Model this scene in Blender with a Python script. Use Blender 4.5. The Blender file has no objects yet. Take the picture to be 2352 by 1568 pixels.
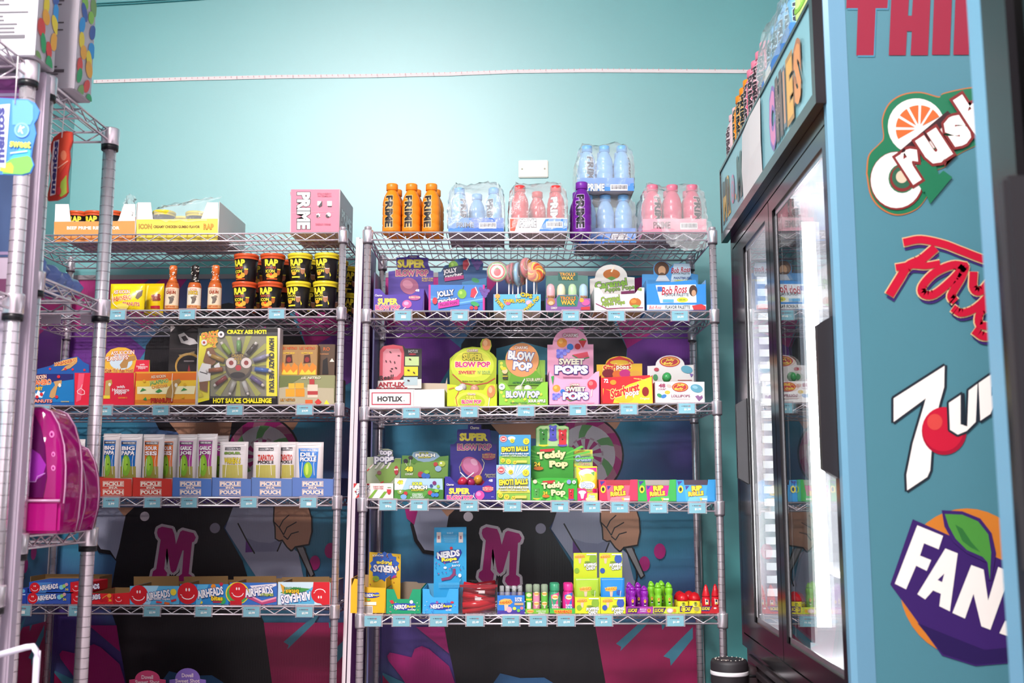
import bpy, bmesh, math, random
import numpy as np
random.seed(7); np.random.seed(7)
S = bpy.context.scene; COL = S.collection
# ------------------------------------------------------------------ camera
FPX = 2440.0; PITCH = math.radians(8.07); YAW = math.radians(2.2); ZC = 0.9
cam_d = bpy.data.cameras.new('camera'); cam = bpy.data.objects.new('camera', cam_d); COL.objects.link(cam)
cam.location = (0, 0, ZC); cam.rotation_euler = (math.pi/2 + PITCH, 0, YAW)
cam_d.sensor_fit = 'HORIZONTAL'; cam_d.sensor_width = 36.0; cam_d.lens = 36.0*FPX/2352
cam_d.clip_start = 0.02
cam_d.dof.use_dof = True; cam_d.dof.focus_distance = 3.75; cam_d.dof.aperture_fstop = 4.5
S.camera = cam
# ------------------------------------------------------------------ view, world, lights
S.view_settings.view_transform = 'Standard'; S.view_settings.look = 'None'
S.view_settings.gamma = 1.0; S.view_settings.use_curve_mapping = False
S.view_settings.exposure = -0.12
W = bpy.data.worlds.new('world'); S.world = W; W.use_nodes = True
W.node_tree.nodes['Background'].inputs[0].default_value = (1.0, 0.90, 0.92, 1)
W.node_tree.nodes['Background'].inputs[1].default_value = 1.25
def area(name, loc, size, power, color=(1, 0.91, 0.9), rot=(0, 0, 0), sy=None):
    d = bpy.data.lights.new(name, 'AREA'); d.energy = power; d.color = color; d.size = size
    if sy: d.shape = 'RECTANGLE'; d.size_y = sy
    o = bpy.data.objects.new(name, d); o.location = loc; o.rotation_euler = rot; COL.objects.link(o); return o
area('ceiling_lamp_back', (-1.2, 0.3, 3.94), 0.9, 330, sy=.55)
area('ceiling_lamp_front', (-1.0, -1.9, 3.94), 1.2, 270, sy=.6)
# ------------------------------------------------------------------ projection helpers
_cp, _sp, _cy, _sy = math.cos(PITCH), math.sin(PITCH), math.cos(YAW), math.sin(YAW)
FW = np.array([-_sy*_cp, _cy*_cp, _sp]); RT = np.array([_cy, _sy, 0.0]); UP = np.cross(RT, FW)
EYE = np.array([0, 0, ZC])
def rays(px):
    px = np.atleast_2d(np.asarray(px, float))
    return FW + RT*((px[:, :1]-1176)/FPX) + UP*((784-px[:, 1:2])/FPX)
def project(p):
    v = np.asarray(p, float)-EYE; z = v@FW
    return 1176+FPX*(v@RT)/z, 784-FPX*(v@UP)/z
# ------------------------------------------------------------------ materials
def lin(h):
    h = h.lstrip('#'); r = [int(h[i:i+2], 16)/255 for i in (0, 2, 4)]
    return tuple(c/12.92 if c <= .04045 else ((c+.055)/1.055)**2.4 for c in r)+(1.0,)
MATS = {}
def mat(c, rough=.45, metal=0.0, kind='', spec=.4):
    key = (c, rough, metal, kind)
    if key in MATS: return MATS[key]
    m = bpy.data.materials.new(f'{kind or "paint"}_{c.strip("#")}'); m.use_nodes = True
    nt = m.node_tree; b = nt.nodes['Principled BSDF']
    b.inputs['Base Color'].default_value = lin(c); b.inputs['Roughness'].default_value = rough
    b.inputs['Metallic'].default_value = metal; b.inputs['Specular IOR Level'].default_value = spec
    if kind in ('card', 'wallpaint', 'plastic'):
        n = nt.nodes.new('ShaderNodeTexNoise'); n.inputs['Scale'].default_value = 60 if kind == 'card' else 9
        t = nt.nodes.new('ShaderNodeTexCoord'); nt.links.new(t.outputs['Object'], n.inputs['Vector'])
        r = nt.nodes.new('ShaderNodeMapRange'); r.inputs[3].default_value = rough-.06; r.inputs[4].default_value = rough+.08
        nt.links.new(n.outputs[0], r.inputs[0]); nt.links.new(r.outputs[0], b.inputs['Roughness'])
    MATS[key] = m; return m
def card(c): return mat(c, .42, 0, 'card')
def clear(name, tint=(1, 1, 1), ior=1.45, rough=.05, add=.0, body='#ffffff', bump=0.0):
    """thin clear film or pane: see-through with fresnel reflections and a little body colour"""
    if name in MATS: return MATS[name]
    m = bpy.data.materials.new(name); m.use_nodes = True; nt = m.node_tree; nt.nodes.clear()
    out = nt.nodes.new('ShaderNodeOutputMaterial'); tr = nt.nodes.new('ShaderNodeBsdfTransparent')
    tr.inputs[0].default_value = (*tint, 1); gl = nt.nodes.new('ShaderNodeBsdfGlossy'); gl.inputs['Roughness'].default_value = rough
    lw = nt.nodes.new('ShaderNodeLayerWeight'); lw.inputs[0].default_value = .5      # Schlick reflectance, the same from both faces
    f0 = ((ior-1)/(ior+1))**2; pw = nt.nodes.new('ShaderNodeMath'); pw.operation = 'POWER'; pw.inputs[1].default_value = 5
    fr = nt.nodes.new('ShaderNodeMath'); fr.operation = 'MULTIPLY_ADD'; fr.inputs[1].default_value = 1-f0; fr.inputs[2].default_value = f0
    nt.links.new(lw.outputs['Facing'], pw.inputs[0]); nt.links.new(pw.outputs[0], fr.inputs[0])
    df = nt.nodes.new('ShaderNodeBsdfDiffuse'); df.inputs[0].default_value = lin(body)
    m0 = nt.nodes.new('ShaderNodeMixShader'); m0.inputs[0].default_value = add
    nt.links.new(tr.outputs[0], m0.inputs[1]); nt.links.new(df.outputs[0], m0.inputs[2])
    mx = nt.nodes.new('ShaderNodeMixShader'); nt.links.new(fr.outputs[0], mx.inputs[0])
    nt.links.new(m0.outputs[0], mx.inputs[1]); nt.links.new(gl.outputs[0], mx.inputs[2]); nt.links.new(mx.outputs[0], out.inputs[0])
    if bump:
        n = nt.nodes.new('ShaderNodeTexNoise'); n.inputs['Scale'].default_value = 28; n.inputs['Detail'].default_value = 4
        t = nt.nodes.new('ShaderNodeTexCoord'); nt.links.new(t.outputs['Object'], n.inputs['Vector'])
        bp = nt.nodes.new('ShaderNodeBump'); bp.inputs[0].default_value = bump; bp.inputs[1].default_value = .02
        nt.links.new(n.outputs[0], bp.inputs['Height'])
        nt.links.new(bp.outputs[0], gl.inputs['Normal']); nt.links.new(bp.outputs[0], lw.inputs['Normal'])
    MATS[name] = m; return m
CHROME = mat('#e6dbe2', .24, .72, 'chrome'); CHROME2 = mat('#8a8088', .35, .8, 'groove')
BLACKP = mat('#17151a', .35, 0, 'plastic'); WHITEP = mat('#eeebec', .4, 0, 'plastic')
KRAFT = mat('#a98762', .75, 0, 'card')
FILM = clear('shrink_film', rough=.25, ior=1.4, add=.2, bump=.4)
GLASS = clear('door_glass', tint=(.93, .96, .96), ior=1.5, rough=.0)
# ------------------------------------------------------------------ mesh builder
class MB:
    def __init__(s): s.v = []; s.f = []; s.m = []; s.mats = []; s.sm = []
    def mi(s, m):
        if m not in s.mats: s.mats.append(m)
        return s.mats.index(m)
    def add(s, v, f, m, smooth=False):
        o = len(s.v); i = s.mi(m); s.v += [tuple(p) for p in v]
        for q in f: s.f.append([a+o for a in q]); s.m.append(i); s.sm.append(smooth)
        return s
    def box(s, x0, x1, y0, y1, z0, z1, m, c=0.0):
        if c <= 0:
            v = [(x, y, z) for z in (z0, z1) for y in (y0, y1) for x in (x0, x1)]
            return s.add(v, [(0, 2, 3, 1), (4, 5, 7, 6), (0, 1, 5, 4), (2, 6, 7, 3), (0, 4, 6, 2), (1, 3, 7, 5)], m)
        bm = bmesh.new(); bmesh.ops.create_cube(bm, size=1)
        for q in bm.verts: q.co = ((x0+x1)/2+q.co.x*(x1-x0), (y0+y1)/2+q.co.y*(y1-y0), (z0+z1)/2+q.co.z*(z1-z0))
        bmesh.ops.bevel(bm, geom=bm.edges[:], offset=c, segments=2, affect='EDGES')
        return s.bm(bm, m)
    def bm(s, bm, m, smooth=False):
        bm.verts.index_update(); v = [q.co[:] for q in bm.verts]; f = [[q.index for q in g.verts] for g in bm.faces]; bm.free()
        return s.add(v, f, m, smooth)
    def tube(s, pts, r, m, n=6, cap=True):
        pts = [np.array(p, float) for p in pts]; v = []; f = []
        for i, p in enumerate(pts):
            a = pts[max(i-1, 0)]; b = pts[min(i+1, len(pts)-1)]; d = b-a; d /= np.linalg.norm(d)+1e-12
            u = np.cross(d, (0, 0, 1)) if abs(d[2]) < .95 else np.cross(d, (0, 1, 0)); u /= np.linalg.norm(u); w = np.cross(d, u)
            rr = r[i] if isinstance(r, (list, tuple)) else r
            for k in range(n):
                t = 2*math.pi*(k+.5)/n; v.append(p+rr*(u*math.cos(t)+w*math.sin(t)))
        for i in range(len(pts)-1):
            for k in range(n):
                f.append((i*n+k, i*n+(k+1) % n, (i+1)*n+(k+1) % n, (i+1)*n+k))
        if cap: f += [tuple(range(n))[::-1], tuple(range((len(pts)-1)*n, len(pts)*n))]
        return s.add(v, f, m, True)
    def lathe(s, prof, m, n=20, c=(0, 0, 0), ax='z'):
        v = []; f = []
        for r, z in prof:
            for k in range(n):
                t = 2*math.pi*k/n; a, b = r*math.cos(t), r*math.sin(t)
                v.append((c[0]+a, c[1]+b, c[2]+z) if ax == 'z' else (c[0]+a, c[1]+z, c[2]+b))
        for i in range(len(prof)-1):
            for k in range(n): f.append((i*n+k, i*n+(k+1) % n, (i+1)*n+(k+1) % n, (i+1)*n+k))
        f += [tuple(range(n))[::-1], tuple(range((len(prof)-1)*n, len(prof)*n))]
        return s.add(v, f, m, True)
    def prism(s, poly, y0, y1, m, mb=None):
        """polygon in (x, z) extruded from y0 to y1"""
        n = len(poly); v = [(x, y0, z) for x, z in poly]+[(x, y1, z) for x, z in poly]
        s.add(v, [tuple(range(n))], m); s.add(v, [tuple(range(n, 2*n))[::-1]]+[(i, i+n, (i+1) % n+n, (i+1) % n) for i in range(n)], mb or m)
        return s
    def ball(s, c, r, m, n=10, sq=(1, 1, 1)):
        v = []; f = []; h = n//2
        for i in range(h+1):
            p = math.pi*i/h
            for k in range(n):
                t = 2*math.pi*k/n
                v.append((c[0]+r*sq[0]*math.sin(p)*math.cos(t), c[1]+r*sq[1]*math.sin(p)*math.sin(t), c[2]+r*sq[2]*math.cos(p)))
        for i in range(h):
            for k in range(n): f.append((i*n+k, (i+1)*n+k, (i+1)*n+(k+1) % n, i*n+(k+1) % n))
        return s.add(v, f, m, True)
    def mesh(s, name):
        me = bpy.data.meshes.new(name); me.from_pydata(s.v, [], s.f)
        for m in s.mats: me.materials.append(m)
        me.polygons.foreach_set('material_index', s.m); me.polygons.foreach_set('use_smooth', s.sm); me.update(); return me
    def build(s, name, parent=None, label=None, kind=None):
        return obj(name, s.mesh(name), parent, label, kind)
def obj(name, me, parent=None, label=None, kind=None, loc=None):
    o = bpy.data.objects.new(name, me); COL.objects.link(o)
    if parent is not None: o.parent = parent
    if label: o['label'] = label
    if kind: o['kind'] = kind
    if loc: o.location = loc
    return o
def structure(name, mb, label=None):
    o = mb.build(name); o['kind'] = 'structure'
    if label: o['label'] = label
    return o
def top(o, label, cat, group=None):
    o['label'] = label; o['category'] = cat
    if group: o['group'] = group
    return o
class Th:
    """a thing: an empty at its base; pixel rays can be met with its local planes y = const"""
    def __init__(s, name, label, cat, loc, a=0.0, group=None):
        s.o = bpy.data.objects.new(name, None); s.o.empty_display_size = .05; COL.objects.link(s.o)
        s.o.location = loc; s.o.rotation_euler = (0, 0, a); top(s.o, label, cat, group)
        s.loc = np.array(loc, float); s.a = a
    def m(s, px, yl):
        d = rays(px); c, n = math.cos(s.a), math.sin(s.a); e = EYE-s.loc
        ex, ey = c*e[0]+n*e[1], -n*e[0]+c*e[1]; dx, dy = c*d[:, 0]+n*d[:, 1], -n*d[:, 0]+c*d[:, 1]
        t = (yl-ey)/dy
        return np.stack([ex+dx*t, e[2]+d[:, 2]*t], 1)
# ------------------------------------------------------------------ flat print
def R(c, x0, y0, x1, y1): return ('p', c, [(x0, y0), (x1, y0), (x1, y1), (x0, y1)])
def P(c, *pts): return ('p', c, list(pts))
def E(c, cx, cy, rx, ry=None, rot=0, n=20, a0=0, a1=360):
    ry = ry or rx; q = math.radians(rot); pts = []
    for k in range(n+(a1-a0 < 360)):
        t = math.radians(a0+(a1-a0)*k/n); x, y = rx*math.cos(t), ry*math.sin(t)
        pts.append((cx+x*math.cos(q)+y*math.sin(q), cy+x*math.sin(q)-y*math.cos(q)))
    return ('p', c, pts)
def B(c, cx, cy, r1, r2, n, rot=0):
    return ('p', c, [(cx+(r1 if k % 2 else r2)*math.cos(math.pi*k/n+rot), cy+(r1 if k % 2 else r2)*math.sin(math.pi*k/n+rot)) for k in range(2*n)])
def L(c, w, *pts): return ('l', c, w, list(pts))
def smooth(pts, n=5):
    """Catmull-Rom through the points"""
    q = [np.array(p, float) for p in pts]; q = [2*q[0]-q[1]]+q+[2*q[-1]-q[-2]]; out = []
    for i in range(1, len(q)-2):
        for k in range(n):
            t = k/n; out.append(tuple(.5*(2*q[i]+(q[i+1]-q[i-1])*t+(2*q[i-1]-5*q[i]+4*q[i+1]-q[i+2])*t*t+(3*q[i]-q[i-1]-3*q[i+1]+q[i+2])*t**3)))
    return out+[tuple(q[-2])]
def T(c, s, cx, cy, w, h, o=None, ow=.06, r=0, sh=0, b=.025): return ('t', c, s, cx, cy, w, h, o, ow, r, sh, b)
_tc = {}
def textmesh(s, off):
    if (s, off) in _tc: return _tc[(s, off)]
    cu = bpy.data.curves.new('t', 'FONT'); cu.body = s; cu.offset = off; cu.resolution_u = 2; cu.size = 1
    o = bpy.data.objects.new('t', cu); me = o.to_mesh()
    v = np.zeros(len(me.vertices)*3); me.vertices.foreach_get('co', v); v = v.reshape(-1, 3)[:, :2].copy()
    f = [tuple(p.vertices) for p in me.polygons]
    o.to_mesh_clear(); bpy.data.objects.remove(o); bpy.data.curves.remove(cu)
    _tc[(s, off)] = (v, f); return v, f
def textprint(c, s, cx, cy, w, h, o, ow, r, sh, b):
    b = b*.78+.003; ow = b+ow*.75
    v0, f0 = textmesh(s, b)
    lo, hi = v0.min(0), v0.max(0); out = []
    q = math.radians(r)
    for col, off in (([(o, ow)] if o else [])+[(c, b)]):
        v, f = (v0, f0) if off == b else textmesh(s, off)
        n = (v-(lo+hi)/2)/(hi-lo)*(w, h); n[:, 0] += sh*n[:, 1]
        x = n[:, 0]*math.cos(q)-n[:, 1]*math.sin(q); y = n[:, 0]*math.sin(q)+n[:, 1]*math.cos(q)
        out.append((col, np.stack([cx+x, cy-y], 1), f))
    return out
STEP = .00018
def art(name, parent, ops, fmap, rough=.4, cuts=None, label=None, mesh_only=False):
    """ops in (x right, y down) units; fmap(Nx2 array, layer) -> Nx3 local points; cuts = list of (axis, value) slices before mapping"""
    V = []; F = []; M = []; mats = []; n0 = 0; LAY = []
    def put(c, v, f, lay):
        nonlocal n0
        m = mat(c, rough) if isinstance(c, str) else c
        if m not in mats: mats.append(m)
        i = mats.index(m); V.append(v); LAY.append(np.full(len(v), lay))
        for q in f: F.append([a+n0 for a in q]); M.append(i)
        n0 += len(v)
    lay = 0
    for op in ops:
        lay += 1
        if op[0] == 'p': put(op[1], np.array(op[2], float), [tuple(range(len(op[2])))], lay)
        elif op[0] == 'l':
            w = op[2]/2; pts = [np.array(p, float) for p in op[3]]
            for j, (a, b) in enumerate(zip(pts, pts[1:])):
                d = b-a; d = d/(np.linalg.norm(d)+1e-9)*w; nn = np.array((-d[1], d[0]))
                put(op[1], np.array([a+nn-d*.3, b+nn+d*.3, b-nn+d*.3, a-nn-d*.3]), [(0, 1, 2, 3)], lay+.15*(j % 2))
        else:
            for c, v, f in textprint(*op[1:]): put(c, v, f, lay); lay += .6
    V = np.concatenate(V); LAY = np.concatenate(LAY)
    if cuts:
        bm = bmesh.new(); lk = bm.verts.layers.float.new('lay')
        vs = []
        for p, l in zip(V, LAY):
            q = bm.verts.new((p[0], p[1], 0)); q[lk] = l; vs.append(q)
        for q, i in zip(F, M):
            try: bm.faces.new([vs[a] for a in q]).material_index = i
            except ValueError: pass
        bmesh.ops.triangulate(bm, faces=bm.faces[:])
        for ax, val in cuts:
            no = (1, 0, 0) if ax == 0 else (0, 1, 0); co = (val, 0, 0) if ax == 0 else (0, val, 0)
            bmesh.ops.bisect_plane(bm, geom=bm.verts[:]+bm.edges[:]+bm.faces[:], plane_co=co, plane_no=no)
        bm.verts.index_update(); V = np.array([q.co[:2] for q in bm.verts]); LAY = np.array([q[lk] for q in bm.verts])
        F = [[q.index for q in g.verts] for g in bm.faces]; M = [g.material_index for g in bm.faces]; bm.free()
    X = fmap(V, LAY)
    me = bpy.data.meshes.new(name); me.from_pydata(X.tolist(), [], F)
    for m in mats: me.materials.append(m)
    me.polygons.foreach_set('material_index', M); me.update()
    if mesh_only: return me
    return obj(name, me, parent, label)
def flat(K, th, yl, off=.0006):
    """print read off in crop K lying on the local plane y = yl of a thing"""
    ox, oy, s = K
    def f(v, lay):
        xz = th.m(np.stack([ox+v[:, 0]*s, oy+v[:, 1]*s], 1), yl)
        return np.stack([xz[:, 0], yl-off-lay*STEP, xz[:, 1]], 1)
    return f
def flatm(sx, sz, x0=0, z0=0, y=0, off=.0006):
    """print in plain units scaled by sx, sz on the plane y; (0,0) at x0, z0"""
    return lambda v, lay: np.stack([x0+v[:, 0]*sx, y-off-lay*STEP, z0-v[:, 1]*sz], 1)
def around(r, z0=0, rf=None):
    """print in metres wrapped round a can of radius r (or rf(z)); y down from z0"""
    def f(v, lay):
        z = z0-v[:, 1]; rr = (rf(z) if rf else r); t = v[:, 0]/r; q = rr+.0004+lay*STEP
        return np.stack([q*np.sin(t), -q*np.cos(t), z], 1)
    return f
def copy_tree(src, loc, rz=0.0, label=None, scale=None):
    c = src.copy(); COL.objects.link(c); c.location = loc; c.rotation_euler = (0, 0, rz)
    if scale: c.scale = scale
    if label: c['label'] = label
    for ch in src.children:
        d = ch.copy(); COL.objects.link(d); d.parent = c
        for g in ch.children:
            e = g.copy(); COL.objects.link(e); e.parent = d
    return c
# crops of the photograph the prints were read in: origin and scale
L1 = (90, 400, 760/2352); L3 = (60, 730, 790/2352); L4 = (200, 960, 650/2352); L5 = (30, 1240, 820/2352)
R1 = (830, 320, 850/2352); R2 = (830, 570, 850/2352); R3 = (830, 740, 850/2352)
R4a = (800, 960, 440/2352); R4b = (1220, 960, 460/2352); R5a = (800, 1190, 440/2352); R5b = (1200, 1190, 480/1991)
F1 = (1640, 0, 320/896); F4 = (1900, 0, 452/886); F5 = (1900, 760, 452/877); A1 = (0, 0, 400/1254); A2 = (0, 500, 400/1254)
A3 = (0, 1000, 400/1104); R8 = (760, 1380, 640/2352); PX = (0, 0, 1.0)
def kp(K, x, y): return K[0]+x*K[2], K[1]+y*K[2]
# ================================================================== the room
def wallmat(name, c1, c2, rough, spec=.5):
    m = bpy.data.materials.new(name); m.use_nodes = True; nt = m.node_tree; b = nt.nodes['Principled BSDF']
    n = nt.nodes.new('ShaderNodeTexNoise'); n.inputs['Scale'].default_value = 3.0; n.inputs['Detail'].default_value = 5
    t = nt.nodes.new('ShaderNodeTexCoord'); nt.links.new(t.outputs['Object'], n.inputs['Vector'])
    r = nt.nodes.new('ShaderNodeValToRGB'); r.color_ramp.elements[0].color = lin(c1); r.color_ramp.elements[1].color = lin(c2)
    r.color_ramp.elements[0].position = .3; r.color_ramp.elements[1].position = .7
    nt.links.new(n.outputs[0], r.inputs[0]); nt.links.new(r.outputs[0], b.inputs['Base Color'])
    b.inputs['Roughness'].default_value = rough; b.inputs['Specular IOR Level'].default_value = spec
    f = nt.nodes.new('ShaderNodeTexNoise'); f.inputs['Scale'].default_value = 160; nt.links.new(t.outputs['Object'], f.inputs['Vector'])
    bp = nt.nodes.new('ShaderNodeBump'); bp.inputs[0].default_value = .12; bp.inputs[1].default_value = .002
    nt.links.new(f.outputs[0], bp.inputs['Height']); nt.links.new(bp.outputs[0], b.inputs['Normal'])
    return m
TEAL = wallmat('teal_wall_paint', '#279c9e', '#2da1a2', .55, 1.0)
_b = TEAL.node_tree.nodes['Principled BSDF']; _b.inputs['Coat Weight'].default_value = 1.0; _b.inputs['Coat Roughness'].default_value = .46; _b.inputs['Coat IOR'].default_value = 2.2
CEIL = wallmat('ceiling_paint', '#d9d6d6', '#e2dfdf', .8)
FLOOR = wallmat('floor_vinyl', '#a0979a', '#aaa2a5', .45)
XL, XR, YB, YF, ZT = -2.06, 1.47, 4.34, -3.2, 3.98
structure('wall_back', MB().box(XL-.1, XR+.1, YB, YB+.1, 0, ZT, TEAL), 'glossy teal painted wall behind the shelving racks')
structure('wall_left', MB().box(XL-.1, XL, YF, YB, 0, ZT, TEAL))
structure('wall_right', MB().box(XR, XR+.1, YF, YB, 0, ZT, wallmat('lilac_wall_paint', '#d9c6cf', '#dfccd4', .6)))
structure('floor', MB().box(XL-.1, XR+.1, YF, YB+.1, -.1, 0, FLOOR))
structure('ceiling', MB().box(XL-.1, XR+.1, YF, YB+.1, ZT, ZT+.1, CEIL))
for nm, x, y in (('back', -1.2, .3), ('front', -1.0, -1.9)):
    th = Th('ceiling_lamp', f'long ceiling lamp housing over the {nm} of the shop', 'lamp', (x, y, ZT), 0); mb = MB()
    for q in ((-.79, .79, -.34, -.31), (-.79, .79, .31, .34), (-.79, -.76, -.31, .31), (.76, .79, -.31, .31)): mb.box(*q, -.045, 0, WHITEP)
    mb.build('housing', th.o)
# ------------------------------------------------------------------ things fixed to the wall
d0 = Th('measuring_tape', 'long white tape strip with tick marks stretched across the teal wall', 'tape', (-2.0, YB-.004, 2.66))
pts = [(215, 187), (420, 181), (640, 176), (850, 174), (1030, 170), (1180, 164), (1360, 162), (1560, 163), (1735, 164)]
xz = d0.m(pts, 0); mb = MB(); w = .0078
v = []; f = []
for i, (x, z) in enumerate(xz): v += [(x, 0, z-w), (x, 0, z+w), (x, .003, z-w), (x, .003, z+w)]
for i in range(len(xz)-1):
    a = 4*i; f += [(a, a+4, a+5, a+1), (a+1, a+5, a+7, a+3), (a+2, a+3, a+7, a+6), (a, a+2, a+6, a+4)]
mb.add(v, f, mat('#f3e4e4', .5)); mb.build('strip', d0.o)
ops = []
for k in range(118):
    x = 222+k*12.9; y = float(np.interp(x, [p[0] for p in pts], [p[1] for p in pts])); ops.append(L('#c98f96', 1.3, (x, y-2), (x, y+(3 if k % 5 == 0 else 0.5))))
art('tick_marks', d0.o, ops, flat(PX, d0, 0, .0003))
d0 = Th('wall_plate', 'blank cream wall plate with two screws above the bottle cases', 'wall plate', (-.077, YB-.008, 2.21))
a, b = d0.m([(1191, 408), (1259, 367)], 0)
MB().box(a[0], b[0], 0, .008, a[1], b[1], mat('#f4f1e4', .35), .003).build('plate', d0.o)
for k in (.12, .88):
    MB().lathe([(.0035, -.0015), (.0035, .001)], mat('#cfc9b8', .3), 10, (a[0]+(b[0]-a[0])*k, 0, (a[1]+b[1])/2), 'y').build('screw', d0.o)
d0 = Th('wall_cable', 'thin dark cable running along the top of the teal wall', 'cable', (-1.9, YB-.006, 2.95))
for dy in (0, 5):
    p = [(x, 0, z) for x, z in d0.m([(150, 13+dy), (215, 8+dy), (310, 3+dy), (420, -4+dy), (560, -14+dy)], 0)]
    MB().tube(p, .0022, mat('#3d8f95', .5), 5).build('cable', d0.o)
# ------------------------------------------------------------------ printed mural sheets
def muralmat(base=True):
    m = bpy.data.materials.new('mural_print'); m.use_nodes = True; nt = m.node_tree; b = nt.nodes['Principled BSDF']
    t = nt.nodes.new('ShaderNodeTexCoord'); n = nt.nodes.new('ShaderNodeTexNoise'); n.inputs['Scale'].default_value = 1.6; n.inputs['Detail'].default_value = 1
    nt.links.new(t.outputs['Object'], n.inputs['Vector']); r = nt.nodes.new('ShaderNodeValToRGB')
    e = r.color_ramp.elements; e[0].position = .36; e[0].color = lin('#5f4a9c'); e[1].position = .56; e[1].color = lin('#4793b4')
    nt.links.new(n.outputs[0], r.inputs[0]); nt.links.new(r.outputs[0], b.inputs['Base Color']); b.inputs['Roughness'].default_value = .3
    ribs(nt, b); return m
def ribs(nt, b):
    t = nt.nodes.new('ShaderNodeTexCoord'); w = nt.nodes.new('ShaderNodeTexWave'); w.bands_direction = 'X'; w.inputs['Scale'].default_value = 90
    nt.links.new(t.outputs['Object'], w.inputs['Vector']); bp = nt.nodes.new('ShaderNodeBump'); bp.inputs[0].default_value = .3; bp.inputs[1].default_value = .0012
    nt.links.new(w.outputs[1], bp.inputs['Height']); nt.links.new(bp.outputs[0], b.inputs['Normal'])
MUR = muralmat(); MC = {}
def mc(c):
    if c not in MC:
        m = bpy.data.materials.new('mural_ink_'+c[1:]); m.use_nodes = True; b = m.node_tree.nodes['Principled BSDF']
        b.inputs['Base Color'].default_value = lin(c); b.inputs['Roughness'].default_value = .32; ribs(m.node_tree, b); MC[c] = m
    return MC[c]
blk, mag, crim, gry, gr2, tan, tea, pur, wht, grn = [mc(c) for c in ('#252024', '#c42a86', '#b32562', '#b4b8d0', '#989bbb', '#d09a7c', '#5299b2', '#7a3a9c', '#e6dbe2', '#76b46c')]
M_PTS = [(1650, 130), (1700, 105), (1830, 130), (1860, 200), (1885, 320), (1930, 170), (1960, 150), (2100, 185), (2130, 240), (2110, 290), (2085, 300), (2060, 690), (2105, 720), (2110, 800), (2060, 835), (1960, 820), (1925, 770), (1935, 720), (1975, 690), (1985, 400), (1970, 400), (1900, 650), (1860, 680), (1830, 650), (1780, 380), (1770, 380), (1750, 630), (1790, 680), (1780, 750), (1720, 785), (1640, 770), (1600, 720), (1610, 660), (1650, 630), (1690, 270), (1655, 230), (1640, 180)]
M_PX = [kp(R5a, *p) for p in M_PTS]
def k8(*pp): return [kp(R8, *p) for p in pp]
def k5(*pp): return [kp(R5b, *p) for p in pp]
mur = [P(mag, (870, 622), (1060, 622), (960, 720), (870, 760)), P(pur, (870, 760), (960, 720), (1060, 800), (980, 930), (870, 900)),
       P(mag, (1000, 700), (1090, 622), (1150, 622), (1060, 760)), P(blk, (1060, 790), (1110, 720), (1250, 690), (1400, 720), (1440, 800), (1430, 930), (1390, 985), (1230, 1000), (1100, 985), (1050, 900)),
       P(tea, (1140, 800), (1200, 785), (1260, 800), (1290, 860), (1140, 860)), P(mag, (1385, 655), (1490, 622), (1600, 622), (1600, 700), (1500, 800), (1440, 800)), P(pur, (1440, 800), (1540, 740), (1600, 720), (1600, 850), (1500, 900), (1440, 890)),
       P(mag, (1290, 760), (1340, 745), (1345, 800), (1300, 790)), P(tan, (1120, 965), (1270, 965), (1265, 1010), (1150, 1000)), P(tan, (1375, 960), (1430, 960), (1415, 985), (1390, 985))]
cx, cy = 1345, 1046
mur.append(E(blk, cx, cy, 88, 92, n=40))
def ring(r0, r1, n, cols, ph=0.0, tw=0.0):
    for k in range(n):
        a0, a1 = 2*math.pi*(k/n)+ph, 2*math.pi*((k+1)/n)+ph; am = (a0+a1)/2
        mur.append(P(cols[k % len(cols)], *[(cx+r*math.cos(a), cy+1.04*r*math.sin(a)) for r, a in ((r0, a0), (r0, am), (r0, a1), ((r0+r1)/2, a1+tw/2), (r1, a1+tw), (r1, am+tw), (r1, a0+tw), ((r0+r1)/2, a0+tw/2))]))
ring(68, 84, 16, (mag, mc('#c97a97')), 0, .15); ring(40, 68, 18, (grn, wht, wht), .1, .3); ring(36, 41, 24, (wht, mc('#c9a7b8'))); ring(5, 37, 22, (mag, wht), 0, .12)
mur += [P(blk, (948, 1165), (1042, 1165), (1040, 1215), (1022, 1300), (1000, 1275), (972, 1270), (952, 1242), (943, 1205)), P(gry, (956, 1165), (1034, 1165), (1030, 1215), (1012, 1285), (998, 1265), (976, 1262), (960, 1238), (951, 1205)),
        P(blk, (1034, 1165), (1290, 1165), (1262, 1212), (1310, 1290), (1350, 1400), (1375, 1448), (1397, 1600), (1055, 1600), (1021, 1442), (1000, 1390), (1012, 1300)),
        P(mag, (930, 1165), (962, 1165), (952, 1205), (935, 1190)), P(tan, (1010, 1165), (1050, 1165), (1028, 1186)),
        P(gry, (1282, 1165), (1392, 1165), (1400, 1240), (1440, 1270), (1455, 1330), (1470, 1350), (1440, 1395), (1390, 1392), (1325, 1300), (1266, 1214)), P(gr2, *k5((480, 190), (600, 230), (720, 240), (820, 200), (800, 320), (560, 325))), P(pur, *k5((480, 200), (480, 330), (560, 325))),
        L(blk, 3.2, *k5((395, 50), (480, 200), (570, 340))), L(blk, 3.2, *k5((825, 230), (790, 320))), L(blk, 3.2, *k5((1060, 290), (1090, 560), (1070, 640))),
        E(mag, *kp(R5b, 1306, 312), 13.5, 18), E(mag, *kp(R5b, 1160, 430), 12.5, 17), E(mc('#a7a2b6'), *kp(R5b, 174, 96), 12), E(wht, 1076, 1186, 11), E(wht, *kp(R5b, -15, 200), 7, 12)]
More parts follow.
